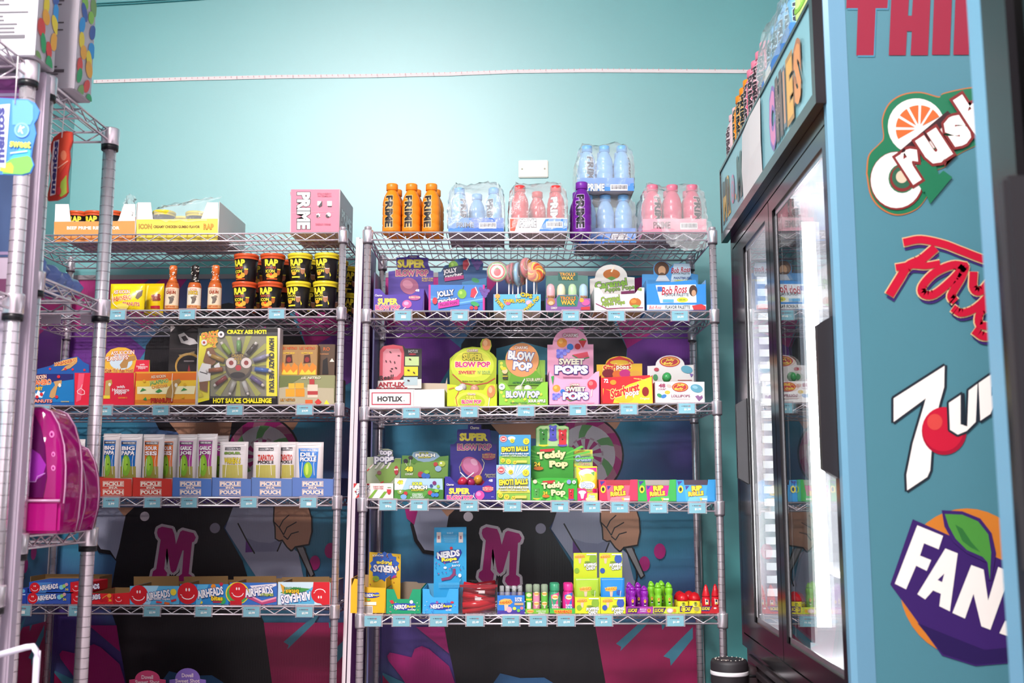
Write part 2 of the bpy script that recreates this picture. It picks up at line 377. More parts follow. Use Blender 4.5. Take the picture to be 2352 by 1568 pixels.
mur += [P(blk, *k5((735, -110), (735, 30), (752, 90), (760, 200), (800, 225), (835, 225), (875, 280), (920, 322), (940, 318), (965, 282), (1100, 262), (1128, 130), (1118, 0), (1080, -110))),
        P(tan, *k5((748, -110), (748, 25), (765, 85), (772, 195), (805, 213), (838, 205), (888, 275), (925, 305), (935, 300), (960, 270), (1090, 248), (1112, 130), (1105, 0), (1070, -110))),
        L(blk, 2.6, *k5((800, 90), (835, 20), (890, -30))), L(blk, 2.6, *k5((800, 90), (845, 160), (875, 90), (965, 38))), L(blk, 2.6, *k5((845, 170), (885, 205), (920, 150), (990, 130))), L(blk, 2.6, *k5((750, 40), (800, 90)))]
mur += [P(blk, *k5((965, 280), (1050, 272), (1168, 545), (1125, 580))), P(mc('#9d9a9c'), *k5((985, 284), (1040, 280), (1152, 540), (1128, 562)))]
mur += [P(mag, *k8((720, 215), (960, 215), (1000, 440))), P(mag, *k8((690, 590), (680, 480), (710, 400), (770, 375), (830, 400), (1000, 545), (1050, 691), (1060, 800), (700, 800), (600, 640), (490, 500), (478, 460), (500, 430), (530, 435), (690, 575))),
        P(tea, *k8((440, 600), (640, 691), (800, 800), (560, 800), (440, 700))), P(crim, *k8((440, 620), (560, 760), (560, 1000), (440, 1000))),
        P(crim, (1366, 1432), (1600, 1432), (1600, 1640), (1404, 1640)), P(tea, *k5((1100, 1005), (1240, 900), (1180, 1010), (930, 1260), (940, 1220), (890, 1190))), P(tea, *k5((1620, 1030), (1620, 1140), (1410, 1400), (1402, 1332), (1340, 1310))), P(tea, *k5((1320, 1000), (1370, 1000), (1330, 1060)))]
mur += [P(mc('#3f6fa0'), *k8((1350, 720), (1430, 605), (1600, 645), (1800, 640), (1900, 700), (1950, 800), (1300, 800)))]
mur += [L(wht, 12.5, *(M_PX+[M_PX[0]])), P(mag, *M_PX)]
PW, PZ = 1.285, 1.79
def mural(label, loc, a):
    th = Th('wall_mural', label, 'mural', loc, a, 'printed mural sheets')
    MB().box(-PW/2, PW/2, 0, .006, .02, PZ, MUR).build('sheet', th.o)
    for s in (-1, 1):
        MB().box(s*PW/2-.011, s*PW/2+.011, -.004, .008, .01, PZ+.01, mat('#a99fa4', .5)).build('edge_trim', th.o)
    MB().box(-PW/2, PW/2, -.003, .008, PZ-.004, PZ+.016, mat('#a99fa4', .5)).build('top_trim', th.o)
    return th
mr = mural('printed cartoon mural sheet on the wall behind the right rack', (-.0655, 4.328, 0), 0)
fm = flat(PX, mr, 0, .0004)
def clampf(v, lay):
    X = fm(v, lay*.5); X[:, 0] = np.clip(X[:, 0], -PW/2+.011, PW/2-.011); X[:, 2] = np.clip(X[:, 2], .02, PZ-.004); return X
pr = art('print', mr.o, mur, clampf); pme = pr.data
ml = mural('printed cartoon mural sheet on the wall behind the left rack', (-1.385, 4.328, 0), 0); obj('print', pme, ml.o)
mw = mural('printed cartoon mural sheet on the left wall, seen at a sharp angle', (XL+.01, 3.685, 0), math.pi/2); obj('print', pme, mw.o)
# ================================================================== wire racks
def make_rack(label, O, a, Lx, D, zs, H, pr=.0127, cb=False, deck=True):
    th = Th('wire_rack', label, 'wire rack', (O[0], O[1], 0), a)
    cr = pr+.0055
    pm = MB().tube([(0, 0, .03), (0, 0, H)], pr, CHROME, 14).mesh('post')
    gm = MB()
    for k in range(int((H-.1)/.0254)): gm.tube([(0, 0, .08+k*.0254), (0, 0, .0812+k*.0254)], pr+.0003, CHROME2, 14, False)
    gm = gm.mesh('grooves')
    capm = MB().lathe([(pr*.9, 0), (pr*1.05, .002), (pr*.95, .006), (pr*.4, .009)], CHROME, 14).mesh('cap')
    footm = MB().lathe([(pr*1.3, 0), (pr*1.3, .02), (pr*.8, .03)], BLACKP, 14).mesh('foot')
    for x, y in ((0, 0), (Lx, 0), (0, D), (Lx, D)):
        p = obj('post', pm, th.o, loc=(x, y, 0)); obj('grooves', gm, p, kind='stuff'); obj('cap', capm, p, loc=(0, 0, H)); obj('foot', footm, p)
    colm = MB().lathe([(cr*.97, -.042), (cr, -.040), (cr*1.05, .0), (cr*1.0, .004)], CHROME, 14).mesh('collar')
    clipm = MB().lathe([(cr*.95, -.056 if cb else -.046), (cr*.98, -.042)], BLACKP if cb else mat('#5b5058', .4), 14).mesh('clip')
    for zz in zs:
        zL, zR = zz if isinstance(zz, tuple) else (zz, zz); ang = math.atan2(zR-zL, Lx)
        fr = MB(); rr = .0034
        def rail(p, q, r=rr): fr.tube([p, q], r, CHROME, 6)
        g = pr+.003; hz = .031
        for y in (0, D):
            rail((g, y, -rr), (Lx-g, y, -rr)); rail((g, y, -hz), (Lx-g, y, -hz))
        for x in (0, Lx):
            rail((x, g, -rr), (x, D-g, -rr)); rail((x, g, -hz), (x, D-g, -hz))
        sh = fr.build('shelf', th.o); sh.location = (0, 0, zL); sh.rotation_euler = (0, -ang, 0)
        tr = MB()
        def zig(p, q, n):
            p, q = np.array(p), np.array(q); pts = []
            for k in range(2*n+1):
                c = p+(q-p)*k/(2*n); c[2] += -.007 if k % 2 == 0 else -hz+.002; pts.append(c)
            tr.tube(pts, .0024, CHROME, 5)
        n = max(2, int(round((Lx-.06)/.072))); nd = max(2, int(round((D-.06)/.075)))
        for y in (0, D): zig((.03, y, 0), (Lx-.03, y, 0), n)
        for x in (0, Lx): zig((x, .03, 0), (x, D-.03, 0), nd)
        for y in ((D*.36, D*.7) if D > .4 else (D*.5,)):
            zig((.012, y, -.004), (Lx-.012, y, -.004), n); tr.tube([(.004, y, -hz), (Lx-.004, y, -hz)], .0028, CHROME, 5)
            tr.tube([(.004, y, -.007), (Lx-.004, y, -.007)], .0028, CHROME, 5)
        tr.build('truss', sh)
        if deck:
            w = MB(); nw = int((Lx-.04)/.0254)
            for k in range(nw+1):
                x = .02+(Lx-.04)*k/nw; w.tube([(x, -.001, -.002), (x, D+.001, -.002)], .0019, CHROME, 4)
            w.build('deck_wires', sh)
        for x, y in ((0, 0), (Lx, 0), (0, D), (Lx, D)):
            c = obj('collar', colm, sh, loc=(x, y, 0)); obj('clip', clipm, sh, loc=(x, y, 0))
    return th
class Rack:
    def __init__(s, O, a, Lx, D, zs): s.O = O; s.a = a; s.Lx = Lx; s.D = D; s.zs = zs
    def world(s, x, y, z): c, n = math.cos(s.a), math.sin(s.a); return (s.O[0]+c*x-n*y, s.O[1]+n*x+c*y, z)
    def z(s, i, x):
        q = s.zs[i]; return q if not isinstance(q, tuple) else q[0]+(q[1]-q[0])*x/s.Lx
    def local_x(s, px, y, i):
        """rack-local x of the photo column px at depth y on shelf i"""
        z = s.z(i, s.Lx/2)
        c, n = math.cos(s.a), math.sin(s.a); lo, hi = -1.0, s.Lx+1.0
        for _ in range(40):
            m = (lo+hi)/2
            if project(s.world(m, y, z))[0] < px: lo = m
            else: hi = m
        return m
    def on(s, px, i, y):
        x = s.local_x(px, y, i); return s.world(x, y, s.z(i, x)+.0012)
RR = Rack((-.6547, 3.672), math.radians(2.5), 1.228, .457, [1.82, 1.535, (1.190, 1.211), (.878, .866), .49, .12])
LR = Rack((-2.0, 3.8), 0.0, 1.23, .457, [1.852, 1.565, 1.214, .884, .505, .12])
make_rack('chrome wire rack on the right with lollipop boxes and drink bottles', RR.O, RR.a, RR.Lx, RR.D, RR.zs, 1.83)
make_rack('chrome wire rack on the left with snack cups and pickle pouches', LR.O, LR.a, LR.Lx, LR.D, LR.zs, 1.862)
RA = Rack((-1.95, 2.355), 0.0, .76, .365, [1.867, 1.399, .806, .15])
RC = Rack((-1.95, 1.912), 0.0, .76, .357, [1.867, 1.33, .70, .15])
make_rack('thick-posted chrome rack at far left with the pink vinyl bags', RA.O, 0, RA.Lx, RA.D, RA.zs, 1.861, .0175, True)
make_rack('thick-posted chrome rack cut by the left edge of the picture', RC.O, 0, RC.Lx, RC.D, RC.zs, 1.861, .0175, True)
th = Th('divider_board', 'pale lilac divider board standing between the two foreground racks', 'board', (-1.56, 2.300, 0))
MB().box(-.47, .394, 0, .03, 0, 1.862, mat('#b3a5b5', .45, 0, 'plastic'), .004).build('board', th.o)
# boards leaning in the gap between the two back racks
for i, (pt, pb, c, lab) in enumerate((((822, 545), (789, 1568), '#e8d9de', 'pale pink edged board leaning in the gap between the back racks'), ((830, 548), (800, 1568), '#dfd2da', 'lilac edged board leaning next to the right rack post'))):
    th = Th('leaning_board', lab, 'board', (-.72, 3.86, 0)); a, b = th.m([pt, pb], 0)
    sl = (a[0]-b[0])/(a[1]-b[1]); x0 = a[0]-sl*a[1]; zt = a[1]; mb = MB(); hw = .0065
    v = [(x, y, z) for z in (.002, zt) for y in (0, .3) for x in (x0+sl*z-hw, x0+sl*z+hw)]
    mb.add(v, [(0, 1, 5, 4)], mat(c, .4)).add(v, [(0, 2, 3, 1), (4, 5, 7, 6), (2, 6, 7, 3), (0, 4, 6, 2), (1, 3, 7, 5)], mat('#7c3a86', .4)); mb.build('board', th.o)
th = Th('mural_offcut', 'tall dark mural offcut standing upright beside the right rack', 'board', (-.675, 4.0, 0))
MB().box(-.012, -.006, 0, .3, .002, 1.74, mat('#5d5f86', .3)).build('sheet', th.o)
# ================================================================== shelf price tags
TAGM = {}
def price_tag(rack, i, px, price, what, wide=0.0):
    loc = rack.on(px, i, -.008)
    th = Th('price_tag', f'pale blue price tag under {what}', 'price tag', (loc[0], loc[1], loc[2]-.041), rack.a, 'shelf price tags')
    if 'holder' not in TAGM:
        TAGM['holder'] = MB().box(-.033, .033, -.0012, 0, 0, .042, clear('tag_holder', rough=.1, add=.25, body='#dccfd6')).box(-.033, .033, -.0012, .006, .0405, .042, clear('tag_holder')).mesh('holder')
        TAGM['paper'] = MB().box(-.028, .028, -.0024, -.0013, .002, .036, mat('#7fb2c0', .5)).mesh('paper')
    obj('holder', TAGM['holder'], th.o)
    p = obj('paper', TAGM['paper'], th.o)
    key = price
    if key not in TAGM:
        ops = [T('#3c3344', 'MUNCH', 24, 10, 15, 4), T('#b0474f', 'IES', 37, 10, 8, 4), R('#55606e', 10, 9, 14, 11)]
        ops += [R('#f4f2ee', 22, 17, 38, 28)] if price == '' else [T('#fbf9f4', price, 30, 22, 22, 8, b=.04)]
        TAGM[key] = art('print', None, ops, flatm(.001, .001, -.028, .037, -.0024, .0002), mesh_only=True)
    obj('print', TAGM[key], p)
for i, px, pr_, w in ((1, 271, '$6.49', 'the yellow peanut bags'), (1, 431, '$8.99', 'the dark hot sauce bottle'), (1, 636, '$4.99', 'the stacked snack cups'),
                      (2, 97, '$4.99', 'the blue peanut carton'), (2, 240, '$4.99', 'the red peanut carton'), (2, 370, '$6.99', 'the orange peanut carton'), (2, 540, '$9.99', 'the sauce challenge box'), (2, 700, '$14.99', 'the gummy bear cartons'),
                      (3, 256, '2.99', 'the first red pickle tray'), (3, 351, '$3.99', 'the second red pickle tray'), (3, 435, '$3.99', 'the first blue pickle tray'), (3, 572, '$3.99', 'the second and third blue pickle trays'), (3, 709, '', 'the last blue pickle tray'),
                      (4, 53, '', 'the small blue taffy box'), (4, 178, '99c', 'the stacked taffy bar boxes'), (4, 350, '$2.99', 'the filled ropes candy box'), (4, 468, '$2.99', 'the candy bites box'), (4, 578, '$2.99', 'the rainbow candy strips box'), (4, 700, '$2.99', 'the upside-down candy box')):
    price_tag(LR, i, px, pr_, w)
for i, px, pr_, w in ((1, 926, '', 'the purple lollipop box on the upper shelf'), (1, 1056, '', 'the fruit-print lollipop box'), (1, 1181, '$4.99', 'the twirl lollipops'), (1, 1311, '$4.99', 'the wax tube display'), (1, 1415, '79c', 'the caramel apple lollipop box'), (1, 1561, '$4.99', 'the blue palette candy box'),
                      (2, 945, '$3.99', 'the white ant sucker box'), (2, 1078, '$1.99', 'the yellow-green round lollipop display'), (2, 1208, '99c', 'the green sour apple lollipop box'), (2, 1327, '', 'the pink sweet lollipop box'), (2, 1444, '$1.99', 'the red and yellow lollipop box'), (2, 1577, '$1.99', 'the white jelly bean lollipop box'),
                      (3, 891, '99c', 'the striped lollipop box'), (3, 963, '', 'the green sour lollipop box'), (3, 1078, '$1.99', 'the blue-violet lollipop box'), (3, 1177, '$1.99', 'the bubble gum boxes'), (3, 1286, '', 'the green teddy lollipop box'), (3, 1359, '$1.99', 'the pink and yellow ooze bags'), (3, 1423, '$1.99', 'the pink tape roll box'), (3, 1512, '$1.99', 'the green and pink tape roll box'), (3, 1601, '$1.99', 'the blue tape roll box'),
                      (4, 857, '$2.49', 'the yellow candy rope box'), (4, 922, '$2.99', 'the green candy rope box'), (4, 1007, '$2.49', 'the blue candy rope box'), (4, 1091, '$2.49', 'the red licorice tub'), (4, 1173, '$3.99', 'the blue sour candy box'), (4, 1236, '$2.99', 'the mini sour spray tubes'), (4, 1300, '$3.99', 'the super sour bottles'), (4, 1386, '$1.49', 'the popping candy boxes'), (4, 1551, '$1.49', 'the chili candy trays')):
    price_tag(RR, i, px, pr_, w)
# ================================================================== cartons and display boxes
def poly_local(th, K, pts, yl, ybase):
    out = []
    for x, y in pts:
        px, py = kp(K, x, 0 if y is None else y)
        if y is None: py = ybase
        q = th.m([(px, py)], yl)[0]; out.append((q[0], 0.0 if y is None else max(q[1], .0005)))
    return out
def dbox(name, label, cat, K, rk, i, front, ops, y=.015, d=.2, c='#ffffff', hdr=None, side=None, inner=None, closed=False, group=None, dz=0.0, fold=0.0):
    """front: outline read in crop K (y None = shelf level); hdr = (outline, colour, depth, ops) standing card behind"""
    pxs = [kp(K, p[0], 0)[0] for p in front]; loc = rk.on((min(pxs)+max(pxs))/2, i, y)
    if dz: loc = (loc[0], loc[1], loc[2]+dz)
    th = Th(name, label, cat, loc, rk.a, group); yb = project(loc)[1]
    fp = poly_local(th, K, front, 0, yb); xs = [p[0] for p in fp]; x0, x1 = min(xs), max(xs); zt = max(p[1] for p in fp)
    cm = card(c); sm = card(side or c); im = card(inner) if inner else KRAFT
    if closed:
        MB().box(x0, x1, .0012, d, 0, zt, sm, .0015).build('carton', th.o)
    else:
        hz = zt*(1-fold)
        mb = MB().box(x0, x0+.0015, .002, d, 0, hz, sm).box(x1-.0015, x1, .002, d, 0, hz, sm).box(x0+.0015, x1-.0015, d-.0015, d, 0, hz, im).box(x0+.0015, x1-.0015, .002, d-.0015, 0, .0015, im)
        mb.box(x0+.0015, x0+.0022, .003, d-.003, .002, hz-.0005, im).box(x1-.0022, x1-.0015, .003, d-.003, .002, hz-.0005, im)
        mb.build('carton', th.o)
    fo = MB().prism(fp, 0, .0016, cm, cm if closed else im).build('front_panel', th.o)
    if ops: art('print', fo, ops, flat(K, th, 0))
    if hdr:
        hp, hc, hy, ho = hdr; hl = poly_local(th, K, hp, hy, yb)
        h = MB().prism(hl, hy, hy+.0016, card(hc)).build('header_card', th.o)
        if ho: art('print', h, ho, flat(K, th, hy))
    th.x0, th.x1, th.zt = x0, x1, zt
    return th
def rect(x0, y0, x1): return [(x0, None), (x1, None), (x1, y0), (x0, y0)]
def notch(x0, y0, x1, a, b, yn): return [(x0, None), (x1, None), (x1, y0), (b+(x1-b)*.5, y0), (b, yn), (a, yn), (x0+(a-x0)*.5, y0), (x0, y0)]
def arch(cx, rx, ytop, ymid, n=12):
    return [(cx+rx*math.cos(math.pi*k/n), ymid-(ymid-ytop)*math.sin(math.pi*k/n)) for k in range(n+1)]
# ------------------------------------------------------------------ LEFT RACK, top shelf
def cup_tray(label, x0, x1, ycut, band, ytop, txt, tc, ca, cb, yc, d, ops2):
    front = [(x0, None), (x1, None), (x1, ytop), (x1-(80 if x1 < 800 else 78), ytop), (cb, ycut), (ca, ycut), (ca-15, ytop), (x0+10, ytop)]
    return dbox('snack_tray', label, 'carton', L1, LR, 0, front, [P(band, (x0+2, yc), (x1-2, yc-6), (x1-2, 480), (x0+2, 480))]+ops2, .02, d, '#f1e9e4', side='#efe6e1', inner='#e9ddd2')
t1 = cup_tray('white and orange snack cup tray at the left of the top shelf', 105, 683, 335, '#f59a52', 212, '', '', 225, 560, 338, .3,
              [T('#fff3e6', 'BEEF PRIME RIB FLAVOR', 385, 382, 375, 24, b=.05)])
t2 = cup_tray('white and yellow snack cup tray beside the orange one', 690, 1272, 320, '#f4d956', 200, '', '', 808, 1150, 322, .34,
              [T('#c99a3a', 'ICON', 755, 372, 92, 34, '#7d5a20', .05), T('#7a5418', 'CREAMY CHICKEN GUMBO FLAVOR', 978, 374, 330, 20, b=.05), T('#d9a12c', 'RAP', 1205, 374, 70, 40, '#a8602a', .05)])
def cup_mesh(rim, icon):
    h, rb, rt = .106, .035, .0445
    body = MB().lathe([(rb*.93, 0), (rb, .002), (rt-.001, h-.012)], mat('#1c191b', .35), 24).mesh('cup')
    lid = MB().lathe([(rt-.001, h-.0125), (rt+.0015, h-.012), (rt+.0025, h-.002), (rt+.001, h), (rt-.004, h-.0005)], mat(rim, .3), 24).mesh('rim')
    yl = '#f5e13a'; rf = lambda z: rb+(rt-rb)*np.clip(z/(h-.012), 0, 1)
    ops = [R(rim, -.125, .0125, .125, .02), T(yl, 'RAP', -.004, .036, .05, .026, b=.07), T('#d8623a' if rim == '#d9572b' else yl, 'SNACKS', -.006, .0545, .04, .008), T(yl, 'ICON', -.008, .068, .036, .012, b=.05)]
    if rim == '#d9572b':
        ops += [E('#e8a12e', -.014, .084, .011, .008), E('#f0b93a', .0, .088, .012, .008), E('#d93f20', -.004, .08, .005), E('#e9a936', .013, .082, .009, .009), R('#c7521f', -.022, .094, .022, .099), E('#b5622f', .026, .07, .007, .012), R(yl, .019, .058, .033, .062)]
    else:
        ops += [P('#26252a', (.006, .098), (.008, .075), (.02, .07), (.034, .078), (.036, .098)), P(yl, (.03, .07), (.038, .084), (.034, .09)), E('#b47b58', .022, .064, .0095, .016), E('#2a2426', .022, .051, .0105, .008), R('#e6d8d2', .0145, .0585, .0295, .061), R(yl, -.022, .088, .012, .0935), E('#e9a936', -.012, .077, .01, .007)]
    cuts = [(0, k*.006) for k in range(-21, 22)]
    lab = art('label_print', None, ops, around(.042, h, rf), cuts=cuts, mesh_only=True)
    top_ = MB().lathe([(rt-.004, h-.003), (.001, h-.0025)], mat('#d9d0c8', .3, .6), 24).mesh('lid')
    return body, lid, lab, top_
CUPS = {c: cup_mesh(c, 0) for c in ('#d9572b', '#e7d02e')}
def cup(kind, loc, rz, label, group, s=1.0):
    th = Th('snack_cup', label, 'cup', loc, rz, group)
    for n, me in zip(('cup', 'rim', 'label_print', 'lid'), CUPS[kind]): obj(n, me, th.o)
    th.o.scale = (s, s, s); return th
# cups inside the trays of the top shelf
for k, px in enumerate((176, 217, 258, 292)):
    l = LR.on(px, 0, .075 if k < 3 else .16); cup('#d9572b', (l[0], l[1], l[2]+.002), .25-.2*k, f'black and orange snack cup in the orange tray, number {("one", "two", "three", "four")[k]} from its left end', 'cups in the orange tray', .92)
for k, px in enumerate((375, 420, 450, 470)):
    l = LR.on(px, 0, (.075, .16, .075, .25)[k]+.01*k); cup('#e7d02e', (l[0], l[1], l[2]+.002), 2.2+k, f'yellow-rimmed snack cup in the yellow tray, number {("one", "two", "three", "four")[k]} from its left end', 'cups in the yellow tray', .92)
def film(th, pts, name='torn_film', seed=1, amp=.012, th_=None):
    """crumpled strip of clear film through a grid of local points"""
    rnd = random.Random(seed); g = np.array(pts, float); ni, nj = g.shape[:2]; N = 5; v = []; f = []
    I, J = (ni-1)*N+1, (nj-1)*N+1
    for a in range(I):
        for b in range(J):
            i, j = min(a//N, ni-2), min(b//N, nj-2); s, t = a/N-i, b/N-j
            p = g[i, j]*(1-s)*(1-t)+g[i+1, j]*s*(1-t)+g[i, j+1]*(1-s)*t+g[i+1, j+1]*s*t
            v.append(p+np.array([rnd.uniform(-1, 1) for _ in range(3)])*amp*.5)
    f = [(a*J+b, (a+1)*J+b, (a+1)*J+b+1, a*J+b+1) for a in range(I-1) for b in range(J-1)]
    return MB().add(v, f, FILM, True).build(name, th.o)
def lp(th, K, x, y, yl): q = th.m([kp(K, x, y)], yl)[0]; return (q[0], yl, q[1])
film(t1, [[lp(t1, L1, 560, 330, -.006), lp(t1, L1, 655, 300, -.006), lp(t1, L1, 680, 290, -.004)], [lp(t1, L1, 590, 250, .02), lp(t1, L1, 640, 215, .02), lp(t1, L1, 682, 210, .02)], [lp(t1, L1, 615, 170, .06), lp(t1, L1, 645, 140, .06), lp(t1, L1, 690, 165, .08)]], seed=3)
film(t2, [[lp(t2, L1, 800, 330, -.008), lp(t2, L1, 960, 330, -.008), lp(t2, L1, 1180, 325, -.006)], [lp(t2, L1, 830, 240, .03), lp(t2, L1, 950, 225, .03), lp(t2, L1, 1190, 205, .02)], [lp(t2, L1, 900, 222, .035), lp(t2, L1, 1150, 172, .03), lp(t2, L1, 1300, 152, .03)]], seed=5)
P1 = [P('#e98a9d', (1797, 270), (2098, 262), (2098, 268), (1797, 276)), T('#fdf6f4', 'PRIME', 1880, 260, 262, 92, '#3b2b33', .05, -90, b=.06), T('#c05a74', 'STRAWBERRY', 2028, 140, 100, 13), T('#c05a74', 'WATERMELON', 2028, 156, 100, 12),
      R('#fbeff0', 1978, 192, 2006, 225), P('#3b2b33', (1985, 228), (2012, 190), (2012, 225), (1992, 236)), R('#fbeff0', 2048, 192, 2082, 226), P('#3b2b33', (2046, 198), (2052, 232), (2080, 232), (2080, 226), (2052, 226)), B('#fbeff0', 1985, 293, 18, 11, 6), B('#3b2b33', 1980, 299, 12, 7, 6), E('#fbeff0', 2058, 290, 17), E('#3b2b33', 2052, 297, 15, 12), E('#fbeff0', 2062, 288, 12), T('#c05a74', 'ENERGY DRINK', 2020, 356, 110, 13)]
t3 = dbox('drink_carton', 'pink drink carton with tall white lettering on the top shelf', 'carton', L1, LR, 0, rect(1790, 108, 2132), P1, .015, .26, '#e37f96', side='#d6bcc2', closed=True)
side = [T('#f7f0f1', 'PRIME', .13, .09, .2, .05, '#a98f98', .04, 0, b=.05)]
art('side_print', t3.o, side, lambda v, lay: np.stack([t3.x1+.0006+lay*STEP, v[:, 0], t3.zt-.0-v[:, 1]], 1))
MB().prism([(t3.x0-.002, t3.zt-.03), (t3.x0, t3.zt-.004), (t3.x0-.017, t3.zt+.006), (t3.x0-.014, t3.zt-.008)], .05, .052, card('#b98e98')).build('torn_flap', t3.o)
# ------------------------------------------------------------------ LEFT RACK, second shelf
def pillow(W_, H_, t, m, nx=8, nz=10, seal=.1, name='bag', e=1.6):
    def th_(x, z):
        u = np.clip(np.abs(2*x/W_), 0, 1); v = np.clip(z/H_, 0, 1)
        return t*(1-u**2.2)*np.clip(np.sin(np.pi*np.clip(v/(1-seal), 0, 1)**.8), 0, 1)**.6+.0008
    v = []; f = []
    for s in (-1, 1):
        for j in range(nz+1):
            for i in range(nx+1):
                x, z = -W_/2+W_*i/nx, H_*j/nz; v.append((x, s*float(th_(x, z)), z))
    q = nx+1; n = q*(nz+1)
    for s in (0, 1):
        for j in range(nz):
            for i in range(nx):
                a = s*n+j*q+i; f.append((a, a+1, a+q+1, a+q) if s == 0 else (a, a+q, a+q+1, a+1))
    for j in range(nz): a = j*q; f += [(a, a+q, a+q+n, a+n), (a+nx, a+nx+n, a+nx+q+n, a+nx+q)]
    for i in range(nx): a = nz*q+i; f += [(a, a+1, a+1+n, a+n), (i, i+n, i+1+n, i+1)]
    return MB().add(v, f, m, True), th_
def on_bag(K, th, fn, off=.0007):
    ox, oy, s = K
    def f(v, lay):
        xz = th.m(np.stack([ox+v[:, 0]*s, oy+v[:, 1]*s], 1), -.008)
        return np.stack([xz[:, 0], -fn(xz[:, 0], xz[:, 1])-off-lay*STEP, xz[:, 1]], 1)
    return f
def bag(name, label, cat, K, rk, i, x0, y0, x1, t, color, ops, y=.05, group=None, dz=0.0, seal=.1, part='pouch', y1=None):
    pa, pb = kp(K, x0, y0), kp(K, x1, y0); loc = rk.on((pa[0]+pb[0])/2, i, y); loc = (loc[0], loc[1], loc[2]+dz)
    th = Th(name, label, cat, loc, rk.a, group); a = th.m([pa, pb], 0); w = a[1][0]-a[0][0]; h = a[0][1]
    mb, fn = pillow(w, h, t, mat(color, .25, 0, 'plastic'), seal=seal); p = mb.build(part, th.o)
    if ops:
        cuts = [(0, x0+(x1-x0)*k/8) for k in range(1, 8)]+[(1, y0+k*(x1-x0)/6) for k in range(1, 16)]
        art('print', p, ops, on_bag(K, th, fn), rough=.25, cuts=cuts)
    return th
yel = '#f4d81c'
bag('peanut_bag', 'yellow spicy peanut bag at the left end of the second shelf', 'snack bag', L1, LR, 1, 500, 780, 745, .022, yel,
    [T('#fff2dc', 'ASS KICKIN', 590, 838, 120, 28, '#b0301c', .09), T('#d0331d', 'HABANERO', 590, 885, 150, 34, '#fff0b0', .09, 6), P('#7c6a5a', (690, 830), (735, 820), (730, 860), (705, 890), (690, 880), (700, 850)), T('#c92f2a', 'PEANUTS', 660, 925, 110, 24, '#ffe9c0', .07), E('#f9e66b', 600, 942, 45, 20), L('#fdf6d8', 6, (520, 850), (530, 920), (560, 945))], .05)
bag('peanut_bag', 'yellow peanut bag turned sideways behind the front one', 'snack bag', L1, LR, 1, 742, 778, 880, .02, '#ecc913',
    [L('#f7e46a', 12, (770, 790), (760, 940)), T('#b8301c', 'NUTS', 835, 880, 60, 40, '#f8d77a', .08, 0), P('#8d3b2a', (810, 860), (860, 850), (862, 900), (815, 905)), P('#c12f3a', (800, 940), (860, 935), (860, 958), (800, 958))], .14)
def sauce(label, px, sleeve, lc, txt):
    loc = LR.on(px, 1, .06); th = Th('sauce_bottle', label, 'sauce bottle', loc, .1, 'hot sauce bottles')
    prof = [(.021, 0), (.0245, .003), (.0255, .01), (.0255, .092), (.022, .106), (.0125, .122), (.011, .14), (.0125, .142)]
    MB().lathe(prof, mat('#c8622c', .12), 20).build('bottle', th.o)
    MB().lathe([(.0215, .108), (.0132, .123), (.0118, .141), (.0142, .143), (.0142, .172), (.012, .175)], mat(sleeve, .3), 20).build('sleeve', th.o)
    rf = lambda z: np.interp(z, [p[1] for p in prof], [p[0] for p in prof])
    o = [R('#f0d7b8' if lc != '#e9c42a' else '#efe3cf', -.034, .0, .034, .078), R('#e7a66a', -.034, .066, .034, .078), T('#c8401f', 'ASS KICKIN', 0, .008, .026, .008, '#fbe9d0', .08), T(lc, txt, 0, .02, .034, .014, '#7a3420', .06), P('#6f6156', (-.008, .036), (.01, .034), (.012, .045), (.006, .06), (-.004, .062), (-.002, .048)), E('#8d7a68', .008, .035, .006, .004), T('#b5501f', 'HOT SAUCE', 0, .072, .032, .006)]
    art('label', th.o, o, around(.0255, .088, rf), cuts=[(0, k*.005) for k in range(-8, 9)])
    sp = []; r2 = lambda z: np.interp(z, [.108, .123, .141, .143, .175], [.0215, .0132, .0118, .0142, .0142])
    for k in range(16): sp.append(E('#f0e4d4' if sleeve != '#f2803a' else '#fbe2c4', random.uniform(-.02, .02), random.uniform(.003, .06), .0017, .0035, random.uniform(0, 90), 8))
    art('sleeve_print', th.o, sp, around(.016, .172, r2))
sauce('orange hot sauce bottle nearest the yellow peanut bags', 394, '#e0702f', '#b34a24', 'CAJUN')
sauce('black-necked hot sauce bottle with yellow lettering between two orange ones', 445, '#2a2322', '#e9c42a', '10S2')
sauce('orange hot sauce bottle nearest the snack cups', 492, '#e0702f', '#b34a24', 'CAJUN')
colsx = (560, 619, 684, 746); pos = ('leftmost', 'second', 'third', 'rightmost')
for r in range(2):
    for row in range(2):
        for k, px in enumerate(colsx):
            y = .062+row*.115; x = LR.local_x(px+(0 if r == 0 else (2, 4, 2, 2)[k]), .062, 1)+(.012 if row else 0); l = LR.world(x, y, LR.zs[1]+.0012+r*.1065)
            cup('#d9572b' if k < 2 else '#e7d02e', l, random.uniform(-.35, .25), f'{pos[k]} black {"orange" if k < 2 else "yellow"}-rimmed snack cup in the {"front" if row == 0 else "back"} {"upper" if r else "lower"} row', 'stacked snack cups')
for r in range(2):
    l = LR.world(1.185, .3, LR.zs[1]+.0012+r*.1065); cup('#e7d02e', l, .5, f'{("lower", "upper")[r]} yellow-rimmed snack cup glimpsed behind the rack post', 'stacked snack cups')
